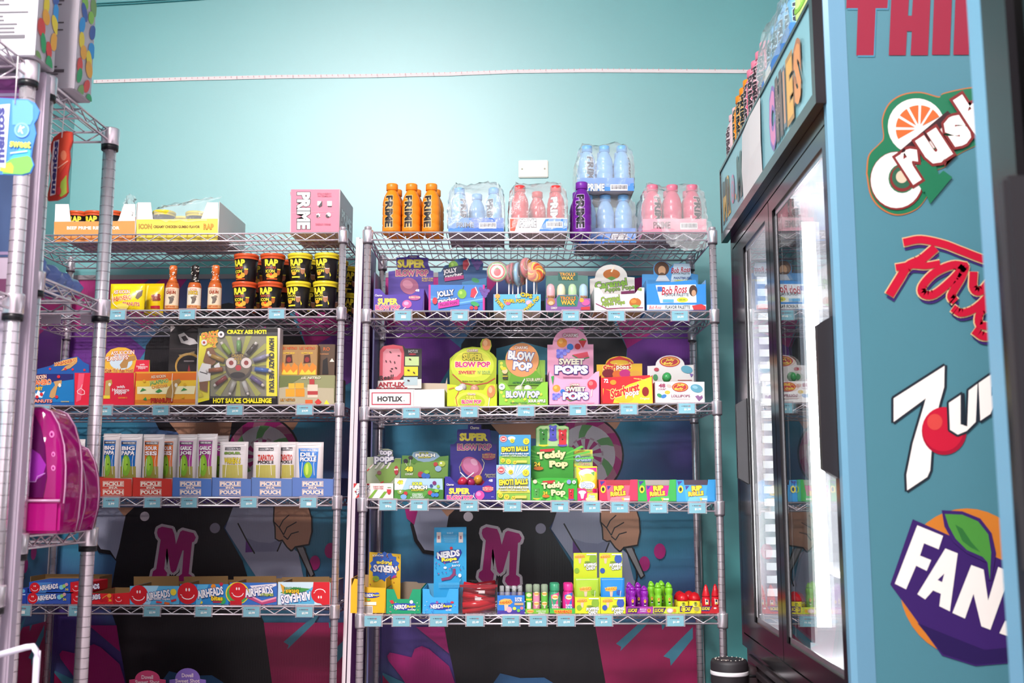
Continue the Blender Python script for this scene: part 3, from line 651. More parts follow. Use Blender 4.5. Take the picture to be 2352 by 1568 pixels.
# ------------------------------------------------------------------ LEFT RACK, third shelf
dbox('peanut_carton', 'dark blue peanut carton with a donkey print, left end of third shelf', 'carton', L3, LR, 2, rect(5, 378, 330),
     [P('#1f78b8', (200, 385), (326, 385), (326, 575), (120, 575), (40, 500)), P('#2a2a6c', (10, 382), (325, 382), (325, 420), (180, 440), (10, 430)), P('#e9f2f8', (30, 540), (50, 495), (70, 520), (85, 485), (100, 515), (130, 500), (110, 545)), T('#f6e2c4', 'ASS KICKIN', 85, 405, 110, 26, '#a93a22', .09, 6), T('#e0432a', 'HABANERO', 88, 442, 170, 36, '#ffe2a0', .08, 4), T('#f3d02c', 'HONEY', 75, 482, 80, 24, '#c07a1a', .07), P('#c99a62', (160, 540), (170, 500), (200, 460), (190, 435), (245, 425), (245, 450), (215, 470), (200, 540), (180, 550)), E('#efe3cf', 232, 460, 10, 14), T('#e8a89a', 'PEANUTS', 100, 568, 160, 22, '#b02a22', .09), T('#e9c83a', 'CONTAINS', 268, 572, 56, 8)]
     + [E('#d5303a', x, y, 11) for x, y in ((225, 402), (108, 522), (78, 540), (212, 540))], .012, .2, '#1f5fa6', hdr=([(75, None), (430, None), (430, 320), (390, 300), (350, 262), (250, 285), (170, 325), (75, 350)], '#2358a5', .13, [P('#e0a34a', (185, 330), (250, 290), (350, 268), (350, 300), (260, 325)), T('#c0392b', 'HABANERO', 270, 302, 150, 22, '#f3d98a', .09, 12), P('#c99a62', (240, 362), (270, 330), (330, 300), (350, 305), (300, 345))]+[E('#d5303a', x, y, 8) for x, y in ((165, 348), (270, 350), (400, 356), (320, 352))]))
dbox('peanut_carton', 'bright red habanero peanut carton behind the thick rack post', 'carton', L3, LR, 2, rect(332, 375, 737),
     [P('#f05a74', (360, 380), (400, 380), (375, 560), (342, 575)), L('#f7c7c9', 5, (350, 500), (375, 480), (400, 500), (400, 520), (380, 525), (355, 515), (350, 500)), L('#f7c7c9', 4, (375, 480), (385, 455)), P('#c9a35a', (535, 550), (545, 430), (585, 420), (590, 450), (575, 470), (575, 550)), E('#efe3cf', 572, 455, 9, 12), R('#f0d23c', 530, 530, 575, 552), T('#fbeff0', 'with', 648, 470, 56, 20), T('#fbeff0', 'Habanero', 648, 492, 116, 20), T('#fbeff0', 'pepper', 648, 514, 84, 24), T('#f0b43c', 'CONTAINS 12', 662, 546, 60, 10)], .012, .105, '#e0243f',
     hdr=([(520, None), (845, None), (845, 288), (757, 286), (750, 262), (725, 222), (680, 202), (630, 200), (580, 215), (550, 245), (535, 285)], '#e9b33a', .1,
          [E('#cfe0ea', 650, 300, 78, 55, n=24), P('#b8894e', (640, 320), (680, 270), (745, 255), (750, 285), (700, 300), (690, 340), (650, 345)), T('#fbeede', 'ASS KICKIN', 660, 238, 160, 28, '#c23a22', .08, 3), T('#fbeede', 'PEANUTS', 615, 275, 165, 30, '#c23a22', .08, 5), T('#c0301f', "Kick Yo' Ass Hot!", 636, 358, 190, 26, '#f8e08a', .08), P('#e02c44', (755, 288), (845, 288), (838, 372), (735, 372)), T('#fbe0e0', 'with', 795, 318, 34, 12), T('#fbe0e0', 'Habanero', 795, 332, 76, 13), T('#fbe0e0', 'pepper', 795, 346, 52, 13)]))
dbox('peanut_carton', 'yellow-orange jalapeno peanut carton in crinkled wrap', 'carton', L3, LR, 2, [(738, None), (1172, None), (1170, 372), (1000, 366), (742, 376)],
     [P('#e9752a', (745, 380), (1168, 374), (1168, 425), (745, 430)), P('#f3c63c', (745, 430), (1168, 425), (1168, 470), (745, 470)), P('#fbeebc', (760, 470), (1160, 465), (1150, 520), (760, 520)), P('#e07c2c', (745, 560), (1168, 555), (1168, 582), (745, 584)), T('#fbe9c8', 'ASS KICKIN', 905, 400, 100, 20, '#b53a22', .08, 4), T('#4f9a3f', 'JALAPENO', 910, 440, 130, 34, '#f2e39a', .07, 8), T('#e0822c', 'CHEDDAR', 915, 468, 110, 22, '#f7d67a', .07, 8), T('#c8321f', 'PEANUTS', 930, 564, 150, 30, '#5a1a10', .06, 0, 0, .05), P('#3f9448', (780, 505), (798, 480), (825, 492)), P('#3f9448', (885, 505), (912, 485), (935, 500), (905, 512)), P('#3f9448', (1060, 500), (1080, 478), (1105, 492)), P('#3f9448', (800, 560), (820, 540), (830, 565)), P('#b58a4c', (955, 540), (970, 490), (1010, 430), (1050, 415), (1062, 435), (1030, 465), (1010, 545), (985, 550)), E('#efe3cf', 1028, 460, 10, 14), L('#fbf3e0', 4, (1004, 380), (1000, 430), (1006, 500), (998, 570))]+[E('#e9b12c', x, y, 10) for x, y in ((810, 432), (845, 548), (1088, 455), (1075, 540))], .02, .07, '#f0a838', closed=True)
dbox('hot_candy_carton', 'black carton with a red pepper picture behind the sauce challenge box', 'carton', L3, LR, 2, [(985, None), (1180, None), (1180, 45), (985, 45)],
     [P('#cfc6c6', (988, 48), (1005, 48), (1020, 65), (988, 100)), P('#d8d2d2', (1040, 115), (1080, 100), (1110, 130), (1150, 145), (1175, 175), (1120, 185), (1060, 170)), P('#3d3437', (1060, 130), (1090, 120), (1110, 150), (1080, 160)), L('#4c4044', 4, (985, 212), (1180, 212)), E('#c79a4a', 1115, 330, 96, 92, n=28), E('#2a2124', 1115, 335, 84, 80, n=28), T('#e0c08a', "THE WORLD'S HOTTEST", 1100, 248, 110, 16, r=12), P('#8f2a34', (1105, 365), (1115, 318), (1125, 365)), R('#8a7f82', 1080, 290, 1150, 300)], .2, .15, '#2b2426', closed=True)
ch = dbox('sauce_gift_box', 'large black and yellow sauce challenge gift box with a window of tiny bottles', 'gift box', L3, LR, 2, rect(1176, 70, 1720), [], .015, .05, '#2a2626', side='#cfc8c8', closed=True)
co = [R('#8b8570', 1260, 122, 1645, 535), R('#26201f', 1180, 70, 1720, 122), P('#f2e32c', (1195, 122), (1300, 122), (1260, 250), (1240, 560), (1178, 575), (1178, 300)), R('#f2e32c', 1645, 125, 1718, 535), R('#1c1819', 1200, 535, 1720, 590)]
rc = random.Random(4)
for k in range(11):
    a = -math.pi/2+2*math.pi*k/11; co.append(P('#a8a64e', (1452, 335), (1452+260*math.cos(a-.2), 335+230*math.sin(a-.2)), (1452+260*math.cos(a-.36), 335+230*math.sin(a-.36))))
co = [o for o in co]; co += [R('#26201f', 1180, 70, 1720, 122), R('#f2e32c', 1645, 125, 1718, 535), R('#1c1819', 1200, 535, 1720, 590), P('#f2e32c', (1190, 122), (1290, 122), (1262, 250), (1255, 560), (1178, 580), (1178, 300)), E('#54493f', 1455, 335, 92, 95), E('#7b6a58', 1455, 328, 80, 80), E('#e8d8d2', 1405, 308, 36), E('#e8d8d2', 1508, 308, 36), E('#9b3a35', 1405, 308, 16), E('#9b3a35', 1508, 308, 16), E('#c8343f', 1454, 342, 20), E('#2a2020', 1450, 392, 52, 22), T('#c7a13a', 'CRAZY', 1450, 258, 84, 18), T('#c7a13a', 'ASS', 1450, 280, 54, 18), T('#d9b43a', '2', 1456, 303, 16, 22),
       T('#f2e32c', 'CRAZY ASS HOT!', 1512, 97, 270, 30, b=.07), T('#1c1819', 'HOW CRAZY ARE YOU?', 1682, 325, 370, 36, r=-90, b=.06), T('#f2e32c', 'HOT SAUCE CHALLENGE', 1482, 566, 400, 36, b=.07), T('#f07a2c', 'CRAZY', 1262, 118, 120, 42, '#fbe22c', .08, 10, b=.05), T('#f07a2c', 'ASS', 1272, 160, 80, 32, '#fbe22c', .08, 8), T('#f07a2c', '2', 1290, 185, 24, 34, '#fbe22c', .08), E('#f4ecec', 1222, 170, 20), E('#c22a30', 1222, 170, 9), E('#f4ecec', 1338, 115, 22), E('#3b2b33', 1338, 115, 9),
       P('#8a5b3a', (1215, 300), (1240, 210), (1280, 200), (1310, 260), (1300, 310), (1270, 330), (1240, 320)), E('#f2ece4', 1252, 240, 8, 12), P('#efe9e6', (1180, 380), (1210, 310), (1270, 320), (1265, 430), (1190, 440)), L('#2a2020', 6, (1195, 370), (1245, 385)), P('#f4efee', (1290, 330), (1325, 305), (1335, 345), (1300, 355)), P('#8a5b3a', (1190, 440), (1250, 435), (1245, 510), (1195, 490)), L('#e0c52a', 8, (1190, 480), (1185, 540), (1215, 530), (1200, 500))]
cp_ = [c for c in ch.o.children if c.name.startswith('front_panel')][0]
art('print', cp_, co, flat(L3, ch, 0))
for k in range(11):     # the tiny sauce bottles behind the window
    a = -math.pi/2+2*math.pi*k/11; c = math.cos(a), math.sin(a)
    p0 = lp(ch, L3, 1455+112*c[0], 335+105*c[1], -.012); p1 = lp(ch, L3, 1455+205*c[0], 335+180*c[1], -.012); p2 = lp(ch, L3, 1455+225*c[0], 335+200*c[1], -.012)
    colr = ('#6f9a5a', '#4a4038', '#8f8aa5', '#3f66b0', '#6a5a86', '#b9b4b0', '#a8a39b', '#8a3434', '#a05a34', '#b08a3a', '#8aa03f')[k]
    p0, p1, p2 = map(np.array, (p0, p1, p2)); q = p0*.45+p1*.55
    b = MB().tube([p0, p1], .0085, mat(colr, .2), 10).build('mini_bottle', ch.o); MB().tube([p1, p2], .0055, mat('#d8cfc8', .3), 8).build('mini_cap', b)
MB().box(ch.x0+.012, ch.x1-.002, -.023, -.0226, .02, ch.zt-.02, clear('box_window', rough=.03, add=.03)).build('window', ch.o)
for k, (x0, x1) in enumerate(((1738, 1862), (1862, 1988))):
    dbox('gummy_carton', f'small kraft and flame printed gummy carton, {("left", "right")[k]} one of the pair', 'carton', L3, LR, 2, rect(x0, 183, x1),
         [P('#a8814e', (x0+3, 186), (x1-3, 186), (x1-3, 388), (x0+3, 388)), P('#e0822a', (x0+3, 388), (x0+3, 330), (x0+20, 300), (x0+35, 335), (x0+55, 310), (x0+75, 340), (x0+95, 305), (x1-3, 330), (x1-3, 388)), P('#f2c53c', (x0+5, 388), (x0+25, 350), (x0+45, 375), (x0+70, 352), (x0+90, 375), (x1-8, 350), (x1-8, 388)), T('#d8602a', "LIL' NITRO", x0+62, 207, 105, 18, '#3b2418', .06), T('#e9c23a', 'GUMMY BEAR', x0+60, 240, 80, 12), P('#4a2320', (x0+40, 255), (x0+80, 250), (x0+85, 305), (x0+35, 310)), E('#8f2f2a', x0+60, 285, 16, 18)], .06, .12, '#a8814e', closed=True, dz=.1075)
dbox('gummy_carton', 'dark gummy carton with a warning triangle right of the flame cartons', 'carton', L3, LR, 2, rect(2000, 180, 2108), [T('#c9622a', 'RO', 2055, 212, 45, 24), T('#c98a5a', 'hottest', 2040, 245, 60, 12), P('#e8dccf', (2092, 275), (2075, 300), (2108, 300)), P('#201a1a', (2030, 290), (2060, 270), (2068, 385), (2025, 385))], .1, .12, '#5a4433', closed=True, dz=.1075)
dbox('gummy_carton', 'wide low carton with a photo of orange cubes and a small bottle', 'carton', L3, LR, 2, rect(1715, 392, 2108),
     [P('#b5a98c', (1718, 470), (2105, 480), (2105, 590), (1718, 590)), P('#6b7444', (1718, 395), (1900, 395), (1780, 470), (1718, 480)), R('#e8a02c', 1775, 485, 1838, 538), R('#d98f24', 1842, 485, 1905, 538), R('#f0b23c', 1795, 447, 1838, 483), R('#e8a634', 1842, 445, 1900, 483), R('#d9c7b0', 1925, 455, 1995, 545), R('#b03a3a', 1938, 418, 1972, 455), R('#b03a3a', 1925, 500, 1995, 525), T('#c98a2a', "LIL' NITRO", 1790, 560, 100, 18, '#3b2a1a', .06), R('#d8622c', 1910, 560, 1960, 588), P('#c8322c', (1998, 552), (2022, 575), (1998, 598), (1974, 575)), P('#f2e02c', (2055, 560), (2038, 590), (2075, 590)), T('#e9e0c8', 'LIL NITRO', 1950, 410, 130, 16, sh=.3)], .03, .2, '#8f8f63', closed=True)
# ------------------------------------------------------------------ LEFT RACK, fourth shelf: pickles
trays = (('#cf4034', 92, 370, 'first red'), ('#c8352c', 382, 704, 'second red'), ('#4f74b8', 712, 1032, 'first blue'), ('#5b79b8', 1042, 1362, 'second blue'), ('#5f7cb6', 1370, 1702, 'third blue'), ('#5c79b8', 1708, 2044, 'last blue'))
for c, x0, x1, w in trays:
    m = (x0+x1)/2+(-12 if x0 < 1700 else 0); w2 = 88
    dbox('pickle_tray', f'{w} cardboard tray of pickle pouches', 'display tray', L4, LR, 3, [(x0, None), (x1, None), (x1, 505), (x0, 492)],
         [R('#e8c9b8', m-w2, 522, m+w2, 570), R(c, m-w2+4, 526, m+w2-4, 566), R('#e8c9b8', m-w2, 588, m+w2, 642), R(c, m-w2+4, 592, m+w2-4, 638), T('#f3dccd', 'PICKLE', m, 546, 165, 34, b=.07), T('#f3dccd', 'IN-A', m, 577, 72, 18, b=.06), T('#f3dccd', 'POUCH', m, 615, 165, 36, b=.07)], .012, .3, c, side=c, group='pickle pouch trays', inner='#9c7a58')
    MB
def pickle(x0, x1, y0, c, style, w, y=.06):
    W2 = x1-x0; m = (x0+x1)/2; h = 505-y0; o = []
    if style == 'big':
        o = [P(c, (x0+W2*.16, y0+55), (x1-W2*.16, y0+55), (x1-W2*.2, y0+h*.8), (x0+W2*.2, y0+h*.8)), R('#9a8f3f', x0+W2*.16, y0+h*.72, x1-W2*.16, y0+h*.98), R('#3a2f3a', x0+W2*.18, y0+62, x1-W2*.18, y0+86), T('#e9e0e0', 'VAN HOLTEN', m, y0+74, W2*.52, 13), E('#7fae35', m-W2*.08, y0+h*.7, W2*.2, h*.24), E('#9ac63f', m-W2*.1, y0+h*.66, W2*.1, h*.16), E('#2f3a1c', m-W2*.02, y0+h*.68, 5, 7)]
    elif style == 'clear':
        o = [R('#b9ad5a', x0+W2*.14, y0+h*.62, x1-W2*.14, y0+h*.97), R('#3a2f3a', x0+W2*.22, y0+44, x1-W2*.22, y0+70), T('#e9e0e0', 'VAN HOLTEN', m, y0+57, W2*.5, 13)]
    else:
        o = [P(c, (x0+W2*.14, y0+50), (x1-W2*.14, y0+50), (x1-W2*.2, y0+h*.98), (x0+W2*.2, y0+h*.98)), T('#e9e0e0', 'VAN HOLTEN', m, y0+66, W2*.6, 14, '#2f2f4a', .08), E('#8fbb3a', m, y0+h*.76, W2*.16, h*.22), E('#c7dc5a', m-8, y0+h*.74, W2*.06, h*.16)]
    for wd, dy, col, ot, hh in w[1]: o.append(T(col, wd, m, y0+dy, W2*.58, hh, ot, .07, b=.05))
    o += [L('#fbf6f4', 4, (x0+W2*.3, y0+h*.55), (x0+W2*.26, y0+h*.95)), L('#fbf6f4', 3, (x1-W2*.24, y0+h*.4), (x1-W2*.3, y0+h*.6), (x1-W2*.27, y0+h*.9)), L('#ffffff', 3, (x0+W2*.1, y0+22), (x1-W2*.1, y0+18))]
    bag('pickle_pouch', w[0], 'pickle pouch', L4, LR, 3, x0, y0, x1, .014, '#ded4d4', o, y, 'pickle pouches', .004, .12)
wb = '#f4ecec'
pickle(112, 258, 128, '#1f66b0', 'big', ('blue-label pickle pouch, left one in the first red tray', [('BIG', 118, wb, '#173c7a', 34), ('PAPA', 158, wb, '#173c7a', 34)]), .07)
pickle(248, 438, 132, '#1f66b0', 'big', ('blue-label pickle pouch, right one in the first red tray', [('BIG', 118, wb, '#173c7a', 34), ('PAPA', 158, wb, '#173c7a', 36)]), .045)
pickle(446, 622, 134, '#e0702a', 'big', ('orange-label pickle pouch, left one in the second red tray', [('SOUR', 116, wb, '#b0481a', 34), ('SIS', 158, wb, '#b0481a', 34)]), .05)
pickle(600, 735, 138, '#e0702a', 'big', ('orange-label pickle pouch, right one in the second red tray', [('SOUR', 112, wb, '#b0481a', 34), ('SIS', 152, wb, '#b0481a', 34)]), .09)
pickle(738, 905, 134, '#a02f86', 'big', ('purple-label pickle pouch, left one in the first blue tray', [('GARLIC', 116, wb, '#6a1a5a', 34), ('JOE', 158, wb, '#6a1a5a', 36)]), .055)
pickle(898, 1066, 130, '#a02f86', 'big', ('purple-label pickle pouch, right one in the first blue tray', [('GARLIC', 118, wb, '#6a1a5a', 34), ('JOE', 160, wb, '#6a1a5a', 36)]), .04)
pickle(1045, 1160, 145, '#a02f86', 'big', ('purple-label pickle pouch half hidden at the back of the first blue tray', [('JOE', 118, wb, '#6a1a5a', 34)]), .15)
pickle(1092, 1325, 196, '#e8e0d0', 'clear', ('clear pickle pouch with a mushroom-cloud face, alone in the second blue tray', [('WARHEADS', 158, '#d9c23a', '#8a7a2a', 50), ('SOUR', 94, '#7a9a3f', '#4a5a2a', 20)]), .05)
pickle(1372, 1598, 200, '#e8e0d0', 'clear', ('clear pickle pouch with red lettering, left one in the third blue tray', [('TAPATIO', 130, '#c0392f', None, 54), ('PICKLE', 166, '#3b3535', None, 24)]), .05)
pickle(1570, 1742, 198, '#e8e0d0', 'clear', ('clear pickle pouch with red lettering, right one in the third blue tray', [('TAPATIO', 130, '#c0392f', None, 54), ('PICKLE', 166, '#3b3535', None, 24)]), .08)
pickle(1722, 1955, 200, '#2f78c8', 'dill', ('bright blue dill pickle pouch alone in the last blue tray', [('DILL', 102, wb, '#1a4a9a', 34), ('PICKLE', 142, wb, '#1a4a9a', 36)]), .05)
pickle(-190, -40, 175, '#b03a3a', 'clear', ('pickle pouch left of the thick rack post behind the pink bags', [('HOT', 110, '#c0392f', None, 36)]), .06)
dbox('pickle_tray', 'red cardboard tray of pickle pouches partly hidden by the pink bags', 'display tray', L4, LR, 3, [(-230, None), (84, None), (84, 492), (-230, 485)], [], .012, .3, '#cf4034', group='pickle pouch trays', inner='#9c7a58')
# ------------------------------------------------------------------ LEFT RACK, fifth shelf: taffy boxes
def face_(cx, cy, r, up=1):
    return [E('#d3202c', cx, cy, r, r*1.05), L('#fbeeee', max(2, r*.09), *[(cx+r*.62*math.cos(math.radians(a)), cy+up*(r*.12+r*.45*math.sin(math.radians(a)))) for a in range(5, 180, 25)]), E('#fbeeee', cx-r*.14, cy-up*r*.35, r*.08, r*.16), E('#fbeeee', cx+r*.14, cy-up*r*.35, r*.08, r*.16), L('#fbeeee', max(2, r*.07), (cx-r*.7, cy+up*r*.12), (cx-r*.55, cy+up*r*.2))]
AW = ('#f4eef2', '#24418f')
def taffy(label, x0, x1, y0, y1, c, tx, group='taffy bar boxes', dz=0.0, y=.012, extra=()):
    m = (y0+y1)/2
    dbox('taffy_box', label, 'candy box', L5, LR, 4, [(x0, None), (x1, None), (x1, y0), (x0, y0)] if dz == 0 else [(x0, y1), (x1, y1), (x1, y0), (x0, y0)],
         [P('#4f86c8' if c != '#d3202c' else '#d3202c', (x0+30, y0+3), (x0+150, y0+3), (x0+110, y1-3), (x0+30, y1-3))]+face_(x0+38, m+2, 34)+[T(AW[0], 'AIRHEADS', x0+130, m-4, 125, 34, AW[1], .08, 7, 0, .05)]+list(extra), y, .16, c, closed=True, dz=dz, group=group)
ex = lambda x0, y: [E('#7fc9e0', x0+215, y, 16), E('#9ad06a', x0+232, y-8, 12), E('#d8a0a8', x0+248, y-18, 11), T('#f2d53c', '36', x0+250, y+14, 22, 16)]
taffy('lower blue taffy bar box of the stacked pair at the left', 92, 376, 350, 412, '#3a57ad', '', extra=ex(92, 375))
taffy('upper blue taffy bar box of the stacked pair at the left', 106, 374, 276, 349, '#2f5bb8', '', dz=.0405, extra=ex(106, 310))
taffy('red taffy bar box ends beside the stacked blue pair, upper', 378, 500, 278, 349, '#d3202c', '', dz=.0405)
taffy('red taffy bar box ends beside the stacked blue pair, lower', 384, 500, 350, 414, '#d3202c', '')
dbox('taffy_box', 'small upright blue taffy box at the left end of the fifth shelf', 'candy box', L5, LR, 4, rect(48, 318, 88), [E('#5fb0d8', 68, 335, 12), R('#c7d0e8', 55, 355, 82, 362)], .02, .16, '#2a48a8', closed=True)
dbox('taffy_box', 'low red cherry taffy box with an open brown top', 'candy box', L5, LR, 4, [(520, None), (768, None), (768, 345), (662, 352), (520, 350)],
     [T('#fbeeee', 'DS', 542, 375, 36, 30, b=.05), L('#f0c84a', 3, (575, 395), (600, 375), (620, 362)), E('#c0202c', 585, 395, 12), E('#c0202c', 608, 398, 12), E('#f0a03a', 635, 366, 14), T('#f4d53c', '36', 640, 395, 20, 18), R('#a81824', 662, 356, 668, 418)]+face_(698, 388, 30), .012, .2, '#d8232c', inner='#8f7048')
def openbox(label, x0, x1, y0, c, ops, back=240):
    t = dbox('taffy_box', label, 'candy box', L5, LR, 4, rect(x0, y0, x1), ops, .012, .24, c, hdr=([(x0+25, None), (x1-4, None), (x1-4, back-4), (x0+25, back)], '#8f7048', .2, []), inner='#8f7048', fold=.05)
openbox('light blue filled ropes candy box with a red smiling face', 770, 1096, 302, '#5fb4e0', [P('#a9d9f0', (860, 300), (960, 300), (900, 425), (860, 425))]+face_(828, 362, 62)+[T('#f6f0f4', 'AIRHEADS', 955, 362, 160, 52, '#26418f', .07, 10, 0, .05), T('#f4f0f4', 'filled ropes', 982, 388, 110, 20, '#26418f', .07), P('#e06a2c', (1000, 405), (1035, 412), (1030, 425), (995, 420)), P('#d8333a', (1040, 395), (1075, 385), (1078, 398), (1045, 408)), E('#f2d53c', 1058, 342, 20, 22), P('#d8333a', (945, 400), (985, 405), (980, 415), (945, 412))])
openbox('blue candy bites box with a large red smiling face', 1100, 1420, 290, '#2f86c8', [E('#f0902c', 1320, 305, 16), E('#c02c48', 1372, 290, 12), E('#3aa85a', 1380, 400, 22), E('#f2d53c', 1240, 410, 10), P('#5fb4e0', (1215, 292), (1290, 292), (1230, 425), (1205, 425))]+face_(1152, 350, 68)+[T('#f6f0f4', 'AIRHEADS', 1300, 345, 172, 56, '#26418f', .07, 10, 0, .05), T('#f7d02c', 'bites', 1345, 382, 76, 32, '#7a3a1a', .06, b=.05), R('#c0324a', 1318, 402, 1375, 412)])
openbox('blue candy strips box with a rainbow swirl and red face', 1428, 1738, 280, '#3a6fc0', [E('#f2d53c', 1478, 350, 78, 74), E('#4fa85a', 1478, 352, 70, 66), P('#e9dfe8', (1560, 300), (1735, 285), (1735, 300), (1600, 350)), P('#c04a7a', (1540, 360), (1640, 410), (1735, 385), (1735, 405), (1640, 425), (1540, 380)), P('#f0a0b8', (1545, 350), (1640, 398), (1735, 372), (1735, 384), (1640, 410), (1545, 362))]+face_(1482, 340, 58)+[T('#f6f0f4', 'AIRHEADS', 1620, 338, 186, 56, '#26418f', .07, 8, 0, .05), T('#c7d83a', 'XTREMES', 1672, 360, 90, 18, '#26418f', .06), R('#c0202c', 1432, 398, 1508, 426)])
openbox('white and blue candy box standing upside down at the right end', 1746, 2088, 276, '#cfe4ee', [P('#58b0d8', (1790, 420), (1985, 420), (1985, 300), (1900, 360)), P('#4a9a4a', (1760, 345), (1850, 310), (1960, 320), (1850, 370)), P('#e0a03a', (1760, 285), (1795, 310), (1780, 360)), P('#d3202c', (1980, 276), (2086, 276), (2086, 424), (2040, 428), (1990, 390), (1972, 340))]+face_(2022, 355, 58, -1)+[T('#f6f0f4', 'AIRHEADS', 1865, 378, 200, 58, '#26418f', .07, 188, 0, .05), T('#f7d02c', 'bites', 1840, 340, 86, 30, '#7a3a1a', .06, 180), T('#3a8a4a', 'PARADISE', 1840, 316, 110, 16, r=180)], 244)
dbox('cardboard_divider', 'brown open cardboard box behind the stacked taffy bar boxes', 'carton', L5, LR, 4, [(110, None), (560, None), (560, 262), (430, 240), (250, 245), (110, 275)], [], .2, .12, '#8f7048', inner='#8f7048')
# bottom shelf: only the rounded tops of two header cards reach into the picture
for k, (c, x0, x1, txt) in enumerate((('#d84a78', 765, 1005, 'pink'), ('#8b6cc0', 1030, 1270, 'lavender'))):
    dbox('candy_box', f'{txt} candy box with a rounded header card on the bottom shelf', 'candy box', L5, LR, 5, [(x0, None), (x1, None), (x1, 1000), (x0, 1000)], [], .03, .12, c,
         hdr=([(x0, None), (x1, None), (x1, 920)]+arch((x0+x1)/2, 82, 858+(-15 if k else 0), 915)+[(x0, 920)], c, .03, [T('#f7dfe6', 'Dovell', (x0+x1)/2, 902-12*k, 76, 26, r=0), T('#f7dfe6', 'Sweet Shot', (x0+x1)/2, 934-8*k, 160, 26)]))
# ================================================================== drink bottles
BPROF = [(.027, 0), (.032, .004), (.0335, .012), (.0335, .03), (.0318, .035), (.0335, .04), (.0335, .066), (.0318, .071), (.0335, .076), (.0335, .1), (.0318, .105), (.0333, .11), (.0325, .122), (.029, .138), (.0215, .155), (.0178, .1615), (.0178, .165)]
BOT = {}
def bottle_meshes(c, cap, tc, oc):
    k = (c, cap)
    if k not in BOT:
        body = MB().lathe(BPROF, mat(c, .22, 0, 'plastic'), 24).mesh('bottle')
        capm = MB().lathe([(.0195, .1645), (.0212, .166), (.0212, .187), (.0195, .189)], mat(cap, .35, 0, 'plastic'), 20).mesh('cap')
        zs_, rs_ = [p[1] for p in BPROF], [p[0] for p in BPROF]
        rf = lambda z: np.maximum(np.interp(z, zs_, rs_), np.interp(z, [0, .012, .122, .138, .155], [.028, .0335, .0335, .029, .0215]))
        ops = [T(tc, 'PRIME', 0, .084, .118, .029, oc, .06, -90, 0, .06), R(tc, -.05, .156, .05, .1566)]
        lab = art('lettering', None, ops, around(.0335, .165, rf), rough=.3, cuts=[(0, q*.005) for q in range(-9, 10)]+[(1, q*.008) for q in range(1, 21)], mesh_only=True)
        BOT[k] = (body, capm, lab)
    return BOT[k]
SORT = {'orange': ('#f08a1c', '#f28a20', '#2c2426', '#f9c98a'), 'blue': ('#86bbe6', '#7fb8ea', '#4a4a58', '#cfe4f4'), 'red': ('#cf2f38', '#d83a3a', '#f6eeee', '#5a1a20'), 'purple': ('#6d1f92', '#7a2aa0', '#1d1822', '#c9a8d8'), 'pink': ('#d85a78', '#e07a92', '#3a2a30', '#f4c8d0'), 'palepink': ('#f0c4c8', '#eab6bc', '#5a4048', '#f8e4e6')}
def bottle(sort, loc, rz, label, group, s=1.0):
    th = Th('drink_bottle', label, 'bottle', loc, rz, group)
    for n, me in zip(('bottle', 'cap', 'lettering'), bottle_meshes(*SORT[sort])): obj(n, me, th.o)
    th.o.scale = (s, s, s); return th
for row in range(2):
    for k, px in enumerate((899, 944, 990)):
        x = RR.local_x(px, .06, 0)+(.008 if row else 0); l = RR.world(x, .06+row*.075, RR.zs[0]+.0012)
        bottle('orange', l, RR.a+random.uniform(-.45, -.2), f'{("left", "middle", "right")[k]} orange drink bottle in the {("front", "back")[row]} row on the top shelf', 'orange drink bottles on the rack')
